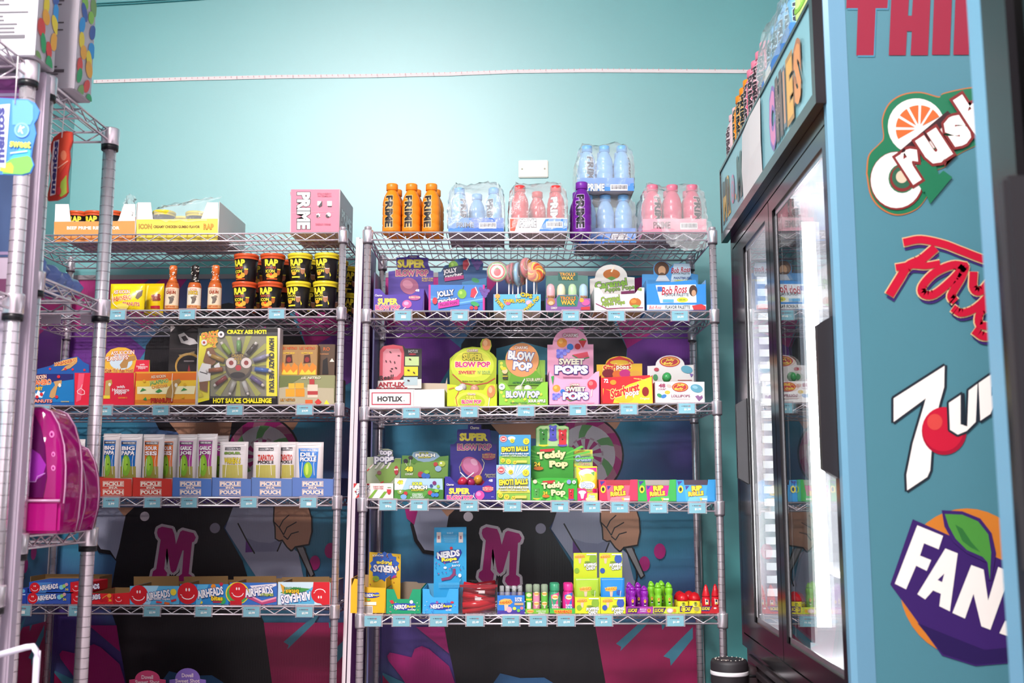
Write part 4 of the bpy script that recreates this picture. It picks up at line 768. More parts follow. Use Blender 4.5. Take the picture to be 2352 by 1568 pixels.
def case(label, sort, xl, xr, y, ytop, tray_c, ops, dz=0.0, K=R1, rows=2, ncol=3, present=None, filmed=True, words='', rzs=None, hz=.055, miss=(), ybot=None):
    """low cardboard tray of bottles under torn shrink film; each bottle is a thing of its own"""
    pxl, pxr = kp(K, xl, 0)[0], kp(K, xr, 0)[0]; x0, x1 = RR.local_x(pxl, y, 0), RR.local_x(pxr, y, 0)
    l = RR.world((x0+x1)/2, y, RR.zs[0]+.0012+dz); w = x1-x0; dp = .235
    th = Th('bottle_tray', label, 'drink case', l, RR.a, 'drink cases on the rack')
    m = card(tray_c); zf = hz
    MB().box(-w/2, w/2, 0, .0016, 0, zf, m).build('front_panel', th.o)
    fo = th.o.children[0]
    if ops: art('print', fo, ops, flat(K, th, 0))
    mb = MB().box(-w/2, -w/2+.0016, .002, dp, 0, zf, m).box(w/2-.0016, w/2, .002, dp, 0, zf, m).box(-w/2, w/2, dp-.0016, dp, 0, zf, m).box(-w/2, w/2, .002, dp, 0, .0016, card('#b9a9a6'))
    mb.build('tray', th.o)
    pitch = (w-.012)/3
    for r in range(rows):
        for k in range(3):
            if (r, k) in miss: continue
            p = RR.world((x0+x1)/2+(k-1)*pitch, y+.042+r*.078, RR.zs[0]+.0036+dz)
            bottle(sort, p, RR.a+(rzs[k] if rzs else random.uniform(-.9, .6)), f'{("left", "middle", "right")[k]} {words} bottle, {("front", "second")[r]} row', f'bottles in the {words} case', min(1, pitch/.0685))
    if filmed:
        a, b = w/2+.003, zf; h = .2
        g = [[(-a, -.003, .012), (-a*.4, -.004, .02), (a*.4, -.004, .012), (a, -.003, .018)], [(-a, -.003, .08), (-a*.4, -.004, .085), (a*.4, -.003, .08), (a, -.003, .09)], [(-a*.95, .008, .15), (-a*.45, .004, .16), (a*.4, .006, .15), (a*.95, .008, .155)], [(-a*.75, .045, h), (-a*.3, .05, h-.008), (a*.35, .05, h+.004), (a*.75, .04, h-.004)], [(-a*.75, .2, h-.002), (-a*.3, .2, h), (a*.3, .2, h), (a*.75, .2, h)], [(-a, dp+.004, .08), (-a*.3, dp+.004, .08), (a*.3, dp+.004, .08), (a, dp+.004, .08)]]
        film(th, g, 'shrink_film', hash(words) % 7+int(xl) % 13, .009)
        for s in (-1, 1):
            film(th, [[(s*a, -.003, .018), (s*a, .1, .02), (s*a, dp, .02)], [(s*a, -.003, .09), (s*a, .1, .1), (s*a, dp, .08)], [(s*a*.95, .008, .155), (s*a*.96, .1, .15), (s*a, dp, .14)], [(s*a*.75, .045, h), (s*a*.75, .12, h), (s*a*.75, .2, h)]], 'film_end', 31+int(xl) % 5, .006)
    return th
bar = lambda x, y, w, h: [R('#efe9ea', x, y, x+w, y+h)]+[R('#4a4650', x+w*.08+k*w*.075, y+h*.15, x+w*.08+k*w*.075+w*(.03 if k % 3 else .045), y+h*.75) for k in range(12)]
case('blue drink case in torn shrink film next to the orange bottles', 'blue', 552, 905, .022, 0, '#3f86d8', [P('#2f6ac0', (700, 500), (905, 500), (905, 585), (640, 585)), T('#2a2f4a', 'PRIME', 660, 545, 110, 34, '#9cc4ee', .05)]+bar(748, 528, 110, 38), words='left blue case', rzs=(.6, 2.4, -.5), miss=((0, 1),))
case('red and white drink case in torn shrink film beside the purple bottle', 'red', 940, 1310, .022, 0, '#efe6e6', [P('#e8573f', (945, 505), (1000, 503), (975, 582), (945, 582)), P('#3f86d8', (1170, 505), (1308, 505), (1308, 582), (1130, 582)), T('#f7f2f2', 'PRIME', 1058, 532, 108, 50, '#4a4650', .06, b=.05)]+bar(1175, 522, 104, 40), words='red case', rzs=(2.5, 2.9, -.3), miss=((0, 1),))
c3 = case('lower blue drink case of the two stacked ones', 'blue', 1375, 1745, .17, 0, '#3f86d8', bar(1590, 600, 100, 38)+[P('#2f6ac0', (1380, 625), (1560, 620), (1540, 668), (1380, 668))], words='lower stacked blue case', rzs=(2.0, 2.6, 2.9))
case('upper blue drink case stacked on the lower one', 'blue', 1378, 1738, .155, 0, '#4f92e0', [T('#e9eef4', 'PRIME', 1490, 305, 110, 46, '#3a4a6a', .05, b=.05)]+bar(1582, 286, 110, 40), dz=.194, words='upper stacked blue case', rzs=(.35, 2.7, 1.2), hz=.05)
c5 = case('pink drink case with film hanging over the rack edge', 'pink', 1790, 2195, .035, 0, '#ee8ea6', [T('#7a3a4a', 'PRIME', 1910, 545, 110, 44, '#f4b8c6', .05, b=.05)]+bar(2026, 530, 110, 42), words='pink case', rzs=(.5, 2.5, .45))
film(c5, [[lp(c5, R1, 1880, 500, -.012), lp(c5, R1, 2020, 500, -.014), lp(c5, R1, 2150, 500, -.012), lp(c5, R1, 2230, 530, .0)], [lp(c5, R1, 1905, 590, -.03), lp(c5, R1, 2020, 600, -.036), lp(c5, R1, 2160, 600, -.034), lp(c5, R1, 2245, 590, -.03)], [lp(c5, R1, 1950, 670, -.034), lp(c5, R1, 2040, 700, -.038), lp(c5, R1, 2130, 705, -.036), lp(c5, R1, 2190, 690, -.034)]], 'hanging_film', 9, .01)
l = RR.on(1337, 0, .075); bottle('purple', l, RR.a-.25, 'purple drink bottle standing alone before the stacked blue cases', 'single purple bottles', 1.06)
l = RR.on(1336, 0, .155); bottle('purple', (l[0]-.012, l[1], l[2]), RR.a+.6, 'second purple drink bottle hidden behind the front purple one', 'single purple bottles', .98)
# ================================================================== lollipops
def wrapped_pop(th_like, K, rk, i, x, y, yl, c, r, label, group, tilt=0.0, stick=.05, up=False):
    """wrapped ball lollipop at a photo point, lying in a box; its stick leaves at an angle"""
    loc0 = rk.on(kp(K, x, 0)[0], i, yl); th = Th('wrapped_lollipop', label, 'lollipop', loc0, rk.a, group)
    q = th.m([kp(K, x, y)], 0)[0]; th.o.location.z = loc0[2]+q[1]; th.o.rotation_euler[1] = tilt
    s = 1 if up else -1
    MB().ball((0, 0, 0), r, mat(c, .2), 12, (1, 1, 1.1)).build('candy', th.o)
    MB().tube([(0, 0, s*r*.9), (0, 0, s*(r+stick))], .0022, WHITEP, 6).build('stick', th.o)
    MB().lathe([(r*.25, s*r*.95), (r*.5, s*r*1.2), (r*.2, s*r*1.35)] if s > 0 else [(r*.2, -r*1.35), (r*.5, -r*1.2), (r*.25, -r*.95)], FILM, 10).build('wrapper', th.o)
    return th
# ------------------------------------------------------------------ RIGHT RACK, second shelf
V = '#4b2f9c'; YW = '#f2e04a'; PK = '#e0389a'
dbox('lollipop_box', 'dark purple lollipop box with yellow lettering, left end of upper shelf', 'lollipop box', R2, RR, 1, [(80, None), (385, None), (400, 258), (372, 258), (320, 292), (155, 296), (118, 258), (80, 258)],
     [T(YW, 'SUPER', 168, 338, 128, 40, '#7a4a9a', .07, b=.06), T('#e03a8a', 'BLOW POP', 168, 376, 155, 30, '#f6e0a0', .09, b=.06), E('#d85a9a', 290, 355, 30, 26), E('#f0a0c8', 285, 350, 16, 12), L('#f4ecec', 5, (262, 392), (282, 375)), T('#f6eef4', '48', 356, 268, 26, 16), E('#b04a8a', 338, 315, 38, 16), T('#f4c8a0', 'BUBBLE GUM', 338, 312, 70, 12), T('#d8cfe8', 'Charms', 110, 300, 46, 14, '#8a7ab0', .06)], .012, .22, V, side='#3f2a86',
     hdr=([(170, None), (458, None), (458, 145), (440, 140), (425, 100), (425, 62), (370, 58), (360, 44), (300, 44), (290, 55), (222, 60), (222, 100), (232, 140), (172, 148)], V, .2, [T(YW, 'SUPER', 318, 98, 178, 54, '#6a3a86', .06, b=.07), T('#b8468a', 'BLOW POP', 322, 157, 206, 40, '#e8d08a', .09, b=.06), E('#a8587e', 305, 240, 60, 52, 25), E('#c9809a', 295, 230, 34, 26, 25), T('#d8b46a', 'BUBBLE GUM', 420, 192, 70, 12), T('#d8b46a', 'FILLED POPS', 420, 206, 70, 12), T('#e0d8c8', 'Charms', 330, 54, 46, 12)]))
def fruit(x, y, s):
    return [E('#7ab03a', x, y, 30*s, 32*s), E('#a8d05a', x-8*s, y-8*s, 10*s, 12*s), L('#4a6a2a', 4*s, (x+4*s, y-30*s), (x+12*s, y-52*s)), P('#c8324a', (x+55*s, y+20*s), (x+62*s, y-30*s), (x+95*s, y-48*s), (x+105*s, y-10*s), (x+85*s, y+28*s)), L('#f4e8e8', 5*s, (x+88*s, y-46*s), (x+104*s, y-10*s), (x+82*s, y+28*s))]+[E('#6a4a9a', x+130*s+dx*s, y-20*s+dy*s, 12*s) for dx, dy in ((0, 0), (22, -4), (44, 0), (10, 18), (32, 18), (22, 36), (-6, -14))]
dbox('lollipop_box', 'blue and pink box with apple, melon and grape print', 'lollipop box', R2, RR, 1, rect(428, 232, 784),
     [R('#d82a8a', 428, 232, 440, 392), R('#d82a8a', 772, 232, 784, 392), P('#4a8ac8', (440, 300), (620, 330), (772, 300), (772, 340), (600, 365), (440, 345)), P('#7ab8dc', (440, 320), (620, 345), (772, 318), (772, 326), (620, 352), (440, 330))]+fruit(640, 290, .95)+[T('#f6f0f4', 'JOLLY', 535, 292, 112, 46, '#2a2a5a', .07, 8, 0, .05), T('#f6f0f4', 'rancher', 550, 330, 120, 34, '#2a2a5a', .07, 8), P('#d8289a', (487, 348), (622, 325), (622, 362), (490, 385)), T('#6a1a5a', 'FILLED POPS', 555, 355, 110, 16, r=8), E('#c8283a', 468, 335, 16, 22), E('#3aa05a', 722, 355, 28, 14, 20), E('#c8283a', 700, 380, 12), E('#c8283a', 728, 380, 12)], .012, .22, '#3a78c0', side='#b52a7a', closed=False, inner='#6a4a8a',
     hdr=([(490, None), (800, None), (798, 140), (770, 138), (776, 95), (750, 70), (700, 72), (660, 60), (600, 70), (570, 100), (530, 110), (505, 150), (488, 150)], '#2f5a92', .19, fruit(585, 112, 1.0)+[P('#1f2a4a', (520, 130), (645, 105), (650, 180), (525, 205)), T('#f0e8ec', 'JOLLY', 565, 148, 88, 36, r=10, b=.05), T('#f0e8ec', 'rancher', 588, 172, 110, 26, r=10), P('#b8247a', (528, 188), (650, 172), (652, 195), (530, 212)), P('#3f86b8', (640, 215), (795, 190), (795, 240), (640, 250)), E('#3a9a5a', 725, 205, 26, 14, 20)]))
tw = dbox('twirl_pop_box', 'polka-dot box holding flat twirl lollipops', 'lollipop box', R2, RR, 1, rect(840, 292, 1140),
          [E(c, 860+((k*67) % 265), 305+((k*41) % 82), 16, 15) for k, c in enumerate(('#e0609a', '#f0a04a', '#e8e0e0', '#e0609a', '#7fc8e0', '#f0a04a', '#e0609a', '#e8e0e0', '#f0a04a', '#e0609a', '#7fc8e0', '#e8b0c8'))]+[T('#f2d02c', 'TWIRL POPS', 970, 335, 138, 22, '#8a5a1a', .07), T('#f2d02c', 'TWIRL', 880, 350, 76, 22, '#8a5a1a', .07, -48), T('#f2d02c', 'TWIRL POP', 1082, 355, 130, 22, '#8a5a1a', .07, 44), T('#f2d02c', 'OPS', 1048, 300, 76, 26, '#8a5a1a', .07, -12)], .015, .2, '#5fb0d0', inner='#d8c8b8')
SW = (('#d8283a', '#f0d8c8', '#4a9a3a'), ('#c83a4a', '#7ab04a', '#f0e8e0'), ('#e8602a', '#f0c050', '#d83a2a'), ('#7ab8d8', '#f0e0e8', '#4a6aa8'), ('#e03a3a', '#f4c8c0', '#d8a03a'), ('#f08a2a', '#f4d060', '#d84a2a'))
for k, (x, y, r, c, yd, turn) in enumerate(((862, 150, 66, 0, .02, .1), (938, 165, 62, 1, .05, 1.25), (962, 160, 70, 1, .075, 1.3), (996, 165, 78, 3, .06, 1.32), (1018, 170, 66, 2, .09, 1.15), (1050, 125, 66, 4, .05, 1.0), (1098, 150, 66, 5, .06, .35), (1115, 158, 62, 2, .1, .5))):
    l = RR.on(kp(R2, x, 0)[0], 1, .015+yd); th = Th('twirl_lollipop', f'{("first", "second", "third", "fourth", "fifth", "sixth", "seventh", "eighth")[k]} flat swirled lollipop from the left in the polka-dot box', 'lollipop', (l[0], l[1], l[2]+.004), RR.a+turn, 'twirl lollipops')
    z = Th.m(th, [kp(R2, x, y)], 0)[0][1] if turn < .6 else RR.zs[1]*0+th.m([kp(R2, x, y)], 0)[0][1]
    z = max(.1, min(.19, z)); rr = r*R2[2]*.00152; a, b, d = SW[c]
    MB().lathe([(rr*.9, -.006), (rr, -.003), (rr, .003), (rr*.9, .006)], mat(a, .2), 24, (0, 0, z), 'y').build('candy', th.o)
    MB().tube([(0, 0, 0), (0, 0, z-rr*.95)], .0028, WHITEP, 6).build('stick', th.o)
    ops = []
    for q in range(12):
        t0 = q*math.pi/6
        ops.append(P((b, d, a)[q % 3], *[(rr*s*math.cos(t0+s*1.5), rr*s*math.sin(t0+s*1.5)) for s in (.2, .45, .7, .93)], *[(rr*s*math.cos(t0+.34+s*1.5), rr*s*math.sin(t0+.34+s*1.5)) for s in (.93, .7, .45, .2)]))
    if k == 0: ops = [E('#6ab04a', 0, 0, rr*.95), E('#f0d8c8', 0, 0, rr*.82), E('#e05a5a', 0, 0, rr*.76), E('#f2dcd4', 0, 0, rr*.62), E('#d8283a', 0, rr*.05, rr*.36, rr*.4), P('#4a9a3a', (-rr*.25, -rr*.25), (0, -rr*.42), (rr*.25, -rr*.25)), T('#f8eee8', 'Strawberry', 0, -rr*.7, rr*1.0, rr*.13)]
    for sgn in (1, -1): art('swirl', th.o, ops, (lambda sg: lambda v, lay: np.stack([v[:, 0]*sg, sg*(-.0063-lay*STEP), z-v[:, 1]], 1))(sgn))
    MB().lathe([(rr*1.04, -.0075), (rr*1.05, 0), (rr*1.04, .0075)], FILM, 20, (0, 0, z), 'y').build('wrapper', th.o)
dbox('wax_tube_box', 'teal wax candy display with four rounded tubes', 'candy box', R2, RR, 1, [(1172, None), (1455, None), (1455, 318), (1385, 318), (1372, 296), (1250, 296), (1236, 318), (1172, 318)],
     [P('#2f7a6a', (1240, 318), (1255, 300), (1370, 300), (1382, 318), (1370, 370), (1245, 370)), T('#e8843a', 'TROLLS', 1313, 318, 100, 24, '#1a3a34', .08, b=.05), T('#e8b03a', 'WAX', 1313, 345, 90, 30, '#1a3a34', .08, b=.05), E('#b57a4a', 1205, 340, 26, 24), E('#e0b48a', 1205, 348, 16, 12), E('#d85a9a', 1425, 345, 26, 20), E('#e0a03a', 1400, 330, 14), P('#c8323a', (1395, 375), (1452, 370), (1452, 392), (1395, 392)), T('#f2e8d8', 'CANDY', 1225, 380, 40, 14)], .012, .12, '#8a5a9a', side='#2f7a6a', inner='#2f6a60',
     hdr=([(1172, None), (1440, None), (1440, 175), (1372, 170), (1360, 150), (1270, 150), (1255, 172), (1172, 175)], '#4f7a72', .09, [R('#2f5f58', 1250, 155, 1375, 205), T('#d89a4a', 'TROLLS', 1310, 165, 100, 20, '#1a3a34', .07, b=.05), T('#d8b04a', 'WAX', 1310, 190, 80, 24, '#1a3a34', .07, b=.05)]))
for k, (x, c) in enumerate(((1204, '#e8a8b0'), (1271, '#e8e0b8'), (1343, '#b8d8a0'), (1412, '#a8c8e0'))):
    l = RR.on(kp(R2, x, 0)[0], 1, .05); th = Th('wax_tube', f'{("pink", "cream", "green", "pale blue")[k]} rounded wax candy tube in the teal display', 'candy tube', (l[0], l[1], l[2]+.003), RR.a, 'wax candy tubes')
    MB().lathe([(.013, .003), (.0155, .006), (.0155, .078), (.013, .092), (.007, .099), (.001, .101)], mat(c, .3), 16).build('candy', th.o)
    MB().lathe([(.0165, 0), (.0168, .004), (.0168, .08), (.0145, .094), (.008, .1015), (.001, .103)], clear('tube_shell', rough=.05, ior=1.25, add=.1), 16).build('shell', th.o)
    art('label', th.o, [T('#e8843a', 'TROLLS', 0, .0, .026, .006, '#2f4a44', .08), T('#e8b03a', 'WAX', 0, .0085, .024, .008, '#2f4a44', .08)], around(.0172, .052), cuts=[(0, q*.005) for q in range(-3, 4)])
dbox('lollipop_box', 'white caramel apple lollipop box with a dome header', 'lollipop box', R2, RR, 1, [(1482, None), (1798, None), (1798, 250), (1770, 248), (1735, 292), (1540, 292), (1510, 250), (1482, 250)],
     [T('#8aa83a', 'Caramel', 1582, 322, 122, 40, '#5a2a6a', .05, 8, 0, .05), T('#8aa83a', 'Apple Pops', 1600, 352, 150, 36, '#5a2a6a', .05, 6, 0, .05), L('#8a2a5a', 6, (1490, 352), (1560, 385), (1650, 380), (1790, 378)), E('#b8682a', 1740, 345, 38, 30), E('#d88a3a', 1730, 338, 18, 12), P('#7ab04a', (1712, 365), (1740, 358), (1772, 365), (1740, 382)), L('#f0e4d0', 6, (1745, 318), (1752, 298)), T('#7a9a2a', '48', 1768, 262, 28, 20)], .012, .22, '#f1ebe6',
     hdr=([(1452, None), (1738, None), (1736, 185), (1690, 182)]+arch(1588, 102, 103, 180)+[(1484, 190), (1452, 195)], '#ded8d2', .17, [E('#b8682a', 1590, 165, 54, 32), P('#5a8a3a', (1560, 190), (1590, 178), (1620, 190), (1590, 205)), L('#f0e0c8', 10, (1588, 150), (1605, 118)), T('#7fae3a', 'Caramel', 1585, 225, 205, 48, '#5a2a6a', .05, 8, 0, .05), T('#7fae3a', 'Apple Pops', 1640, 258, 190, 36, '#5a2a6a', .05, 6), P('#7a2a5a', (1650, 275), (1735, 268), (1735, 285), (1650, 292))]))
dbox('palette_candy_box', 'blue and white dipping candy box with a round portrait header', 'candy box', R2, RR, 1, [(1815, None), (2190, None), (2190, 228), (2160, 228), (2135, 230), (2125, 200), (1845, 225), (1812, 228)],
     [P('#e8eef4', (1870, 235), (2125, 230), (2130, 345), (1900, 348)), T('#b8283a', 'Bob Ross', 1990, 265, 160, 52, r=6, sh=.2), T('#2a2a3a', 'FLAVOR PALETTE', 2002, 296, 155, 20), E('#4a2f24', 2108, 270, 26, 36), E('#c89a7a', 2112, 285, 14, 20), E('#d8d83a', 2040, 328, 36, 16), T('#4a6a2a', 'GREEN APPLE', 2040, 328, 40, 10), R('#5aa8d8', 1915, 325, 1985, 345), R('#eef2f4', 1815, 360, 2190, 392), T('#c8323a', 'Bob Ross', 1868, 376, 76, 22, sh=.2), T('#2a2a3a', 'FLAVOR PALETTE', 2010, 375, 158, 22), P('#c8323a', (2100, 365), (2160, 355), (2188, 370), (2188, 392), (2110, 392)), R('#2f6ab8', 1880, 245, 1910, 275)], .012, .22, '#2f86d0', inner='#9fc0e0',
     hdr=([(1782, None), (2140, None), (2140, 168), (2095, 160), (2090, 115), (2050, 95), (1990, 95), (1965, 120)]+arch(1908, 52, 82, 130)[:]+[(1858, 165), (1784, 165)], '#4f9ad8', .17, [E('#5a3a2a', 1908, 130, 48, 46), E('#d0a07a', 1910, 142, 24, 30), E('#6a4a34', 1910, 165, 16, 10), P('#d8dce4', (1870, 210), (1890, 172), (1935, 172), (1962, 210)), P('#cfe0ee', (1965, 215), (1985, 98), (2085, 98), (2095, 170), (2060, 215)), T('#b8283a', 'Bob Ross', 2030, 138, 120, 34, sh=.2, r=4), T('#3a3a4a', 'FLAVOR PALETTE', 2030, 160, 112, 13), T('#1f4a8a', 'PAINTBRUSH', 2040, 190, 110, 16), T('#e0d83a', 'DIPPING CANDY', 2050, 208, 118, 15)]))
# ------------------------------------------------------------------ RIGHT RACK, third shelf
dbox('lollipop_box', 'white box with a red outlined name plate and pink ant-print card', 'lollipop box', R3, RR, 2, rect(50, 425, 332),
     [P('#b8344a', (65, 445), (315, 445), (315, 525), (65, 525)), P('#f2ecea', (72, 452), (308, 452), (308, 518), (72, 518)), T('#2a2426', 'HOTLIX', 182, 487, 160, 34, b=.055), E('#2a2426', 272, 498, 3)], .012, .2, '#f2ecea', inner='#cfc3b4',
     hdr=([(105, None), (382, None), (384, 168), (280, 165), (268, 148), (200, 140), (130, 150), (115, 180)], '#2f2a2c', .12, [P('#c94a58', (115, 360), (118, 180), (140, 152), (200, 142), (262, 152), (272, 190), (270, 330), (240, 368), (140, 370)), P('#d88a94', (135, 350), (138, 190), (160, 168), (240, 168), (255, 195), (250, 320), (225, 345)), P('#e8dcd8', (105, 372), (382, 360), (382, 420), (105, 420)), R('#bcd090', 278, 218, 366, 275), R('#e0d02c', 272, 282, 360, 340), R('#b8ccd0', 268, 348, 358, 400), T('#d8d0d0', 'HOTLIX', 330, 185, 62, 20), E('#b03040', 325, 203, 24, 6), T('#2a2022', 'Real!', 160, 350, 90, 30, r=6, sh=.2), T('#a82a38', 'ANT-LIX', 192, 395, 170, 30, b=.06), T('#a82a38', 'SUCKERS', 195, 420, 200, 14, b=.06)]+[E('#4a1f28', x, y, 8, 4, a) for x, y, a in ((185, 190, 40), (238, 212, 10), (158, 248, 70), (185, 250, 60), (212, 255, 80), (195, 295, 0), (220, 290, 20), (188, 310, 30), (310, 235, 20), (300, 305, 10), (335, 320, 40), (300, 370, 10))]))
dbox('white_carton', 'plain open white carton between the ant sucker box and the lime display', 'carton', R3, RR, 2, [(334, None), (528, None), (528, 424), (334, 428)], [R('#d9d0c8', 336, 500, 338, 538)], .012, .2, '#efe8e4', hdr=([(345, None), (550, None), (545, 350), (535, 388), (345, 385)], '#cbb9a4', .16, []), inner='#cbb9a4', fold=.0)
lime = '#c4cf1f'
dbox('lollipop_box', 'lime yellow lollipop box with a big round swirl header', 'lollipop box', R3, RR, 2, [(545, None), (862, None), (855, 395), (800, 392), (775, 430), (650, 430), (600, 398), (545, 392)],
     [E('#d9e04a', 700, 500, 110, 60), E('#b0bf18', 700, 505, 86, 50), L('#c03a3a', 5, (620, 440), (600, 480), (610, 530)), T('#f4ecd8', 'Charms', 700, 455, 50, 14, '#a83a3a', .08), T(YW, 'SUPER', 698, 478, 66, 26, '#5a4a1a', .07, b=.06), T('#d82a7a', 'BLOW POP', 700, 505, 125, 26, '#f8ecc8', .09, b=.06), R('#d82a5a', 655, 528, 745, 536), E('#d8824a', 825, 440, 26, 40, 10), E('#f0b07a', 820, 430, 12, 20), L('#f0ece0', 5, (815, 480), (808, 530)), E('#f0ece8', 620, 420, 24, 14), L('#c03a3a', 4, (555, 425), (590, 415))], .012, .22, lime,
     hdr=([(568, None), (852, None), (858, 330), (860, 230), (840, 205), (815, 185), (828, 150), (822, 115), (795, 100), (768, 108), (755, 135), (758, 160), (705, 155), (650, 165), (600, 195), (562, 230), (560, 320)], '#a9b81c', .15, [E('#c9d63a', 705, 275, 138, 112, n=30), E('#e3e24a', 705, 262, 118, 86, n=30), L('#c03a3a', 6, (580, 330), (640, 385), (720, 400), (800, 385), (850, 355)), E('#d88a50', 795, 140, 28, 38), E('#eab07c', 788, 132, 14, 20), T('#f4ecd8', 'CHARMS', 706, 180, 70, 18, '#a83a3a', .09), T(YW, 'SUPER', 708, 220, 128, 42, '#4a3a1a', .07, b=.07), T('#d0307a', 'BLOW POP', 708, 268, 222, 36, '#f8ecc8', .09, b=.06), T('#c8303a', 'SWEET', 672, 318, 110, 20, '#f4e08a', .07, b=.05), T('#7aa02a', "N' SOUR", 780, 318, 80, 22, '#e0e88a', .07), T('#5a5a2a', 'Bubble Gum Filled Pops', 708, 375, 130, 10)]))
gr = '#8cc43c'
dbox('lollipop_box', 'green sour apple lollipop box with an orange disc on its header', 'lollipop box', R3, RR, 2, [(875, None), (1186, None), (1184, 378), (1150, 380), (1105, 425), (950, 428), (915, 385), (875, 380)],
     [E('#d8d84a', 890+((k*59) % 280), 445+((k*37) % 80), 9) for k in range(14)]+[T('#f6f4f0', 'BLOW POP', 1026, 458, 215, 44, '#3a4a8a', .07, b=.06), T('#f4f0e0', 'SOUR APPLE', 1115, 500, 110, 20, '#5a8a2a', .06, b=.05), T('#2a6a4a', 'ARTIFICIALLY FLAVORED', 1000, 512, 108, 11), E('#f4f0ec', 893, 410, 20), T('#3a4a6a', '48', 893, 408, 16, 14)], .012, .22, gr,
     hdr=([(870, None), (1168, None), (1168, 240), (1128, 240)]+arch(1022, 108, 132, 240, 16)+[(908, 240), (870, 240)], '#86b040', .16, [E('#d8d84a', 890+((k*71) % 260), 260+((k*53) % 140), 10) for k in range(18)]+[P('#6aa82e', (930, 400), (960, 300), (1010, 270), (1080, 280), (1140, 340), (1150, 400)), E('#e59a62', 1022, 240, 106, 108, n=30), T('#f4ecdc', 'CHARMS', 1016, 162, 84, 20, '#a83a3a', .1), T('#f4f2f0', 'BLOW', 1015, 215, 165, 58, '#3a4a9a', .07, -6, 0, .07), T('#f4f2f0', 'POP', 1025, 280, 120, 56, '#3a4a9a', .07, -6, 0, .07), E('#f0c89a', 912, 310, 18, 18), E('#e8d02c', 905, 295, 18, 10), R('#3a3a2a', 898, 332, 930, 362), R('#e8c82c', 898, 340, 930, 346), T('#e8e4c8', 'SOUR APPLE', 1100, 366, 104, 22, '#4a7a2a', .06), T('#2a6a4a', 'ARTIFICIALLY FLAVORED', 1050, 384, 180, 12)]))
pk = '#f2a3c2'
def berries(x, y, s): return [E('#e8903a', x, y, 34*s, 32*s), E('#f2b45a', x-8*s, y-8*s, 14*s), E('#2f78c8', x+55*s, y+28*s, 22*s), E('#c8323a', x+105*s, y+25*s, 20*s), P('#c8323a', (x+110*s, y-15*s), (x+165*s, y-15*s), (x+140*s, y+35*s)), P('#4a9a3a', (x+112*s, y-15*s), (x+138*s, y-30*s), (x+165*s, y-15*s)), P('#d8485a', (x+70*s, y+80*s), (x+170*s, y+60*s), (x+180*s, y+95*s), (x+110*s, y+105*s)), L('#3a8a4a', 6*s, (x+70*s, y+84*s), (x+120*s, y+112*s), (x+182*s, y+98*s))]+[E(('#6a6ad0', '#8a8ae0')[(i+j) % 2], x-25*s+i*22*s, y+55*s+j*18*s, 13*s) for j in range(3) for i in range(4-j)]
dbox('lollipop_box', 'pink sweet lollipop box with the tallest arched header of its shelf', 'lollipop box', R3, RR, 2, [(1194, None), (1508, None), (1512, 310), (1490, 315), (1440, 362), (1270, 362), (1220, 340), (1194, 312)],
     berries(1240, 420, .72)+[E('#d83a4a', 1466, 395, 30), E('#f07a7a', 1458, 388, 14), L('#f4ece8', 4, (1466, 425), (1460, 470)), T('#f4ecdc', 'CHARMS', 1355, 397, 60, 14, '#a83a3a', .1), T('#f0e6c0', 'SWEET', 1360, 425, 124, 30, '#4a2a7a', .07, b=.06), T('#f6f4f6', 'POPS', 1362, 468, 165, 50, '#4a2a8a', .07, b=.08), P('#3a9a4a', (1205, 345), (1225, 340), (1215, 400)), R('#c87a9a', 1320, 512, 1480, 518)], .012, .22, pk, side='#8a2a9a', inner='#8a3aa0',
     hdr=([(1182, None), (1475, None), (1475, 140), (1440, 140)]+arch(1328, 112, 36, 140, 16)+[(1214, 142), (1182, 142)], '#eaa0bd', .17, berries(1275, 130, .95)+[T('#f4ecec', 'CHARMS', 1330, 84, 96, 24, '#a83a4a', .1), T('#efe6c8', 'SWEET', 1335, 250, 160, 40, '#4a2a7a', .06, b=.06), T('#f6f4f6', 'POPS', 1335, 302, 212, 56, '#4a2a8a', .07, b=.08), R('#c87a9a', 1280, 345, 1400, 350)]))
dbox('lollipop_box', 'red and yellow slanted-letter lollipop box', 'lollipop box', R3, RR, 2, [(1532, None), (1855, None), (1835, 335), (1522, 352)],
     [P('#f4cf2c', (1535, 420), (1620, 440), (1700, 395), (1845, 345), (1852, 515), (1540, 512)), P('#d8242c', (1600, 512), (1620, 450), (1540, 420), (1535, 512)), E('#e8b82c', 1670, 485, 60, 24), T('#d8242c', 'Starburst', 1675, 432, 190, 58, '#f8e48a', .07, 16, .2, .05), T('#f6f0e8', 'pops', 1720, 458, 86, 40, '#a83a1a', .06, 8, .1, .04), T('#f6ecec', '72', 1555, 372, 28, 26, b=.05), E('#e0902a', 1600, 382, 20, 16), E('#8a1a1a', 1805, 440, 22, 30), T('#f8e8c0', 'Original', 1800, 486, 60, 18), T('#f4d86a', 'naturally flavored', 1770, 362, 80, 12, r=-8)], .012, .22, '#d8242c',
     hdr=([(1500, None), (1785, None), (1785, 262), (1730, 262)]+arch(1642, 90, 215, 265)+[(1552, 268), (1495, 268)], '#d9aa28', .16, [P('#c0282c', (1552, 268), (1580, 235), (1640, 215), (1700, 235), (1732, 262), (1640, 290)), E('#d8a82a', 1640, 255, 60, 16), T('#c8322c', 'Starburst', 1625, 285, 180, 44, '#f0d880', .08, 8, .15, .05), T('#f2ecdc', 'pops', 1660, 292, 80, 30, '#a84a1a', .06), E('#7a1a28', 1570, 325, 40, 28), E('#d86a2a', 1625, 330, 30, 24), E('#c02a78', 1675, 325, 36, 26), E('#d8a03a', 1740, 328, 34, 22)]))
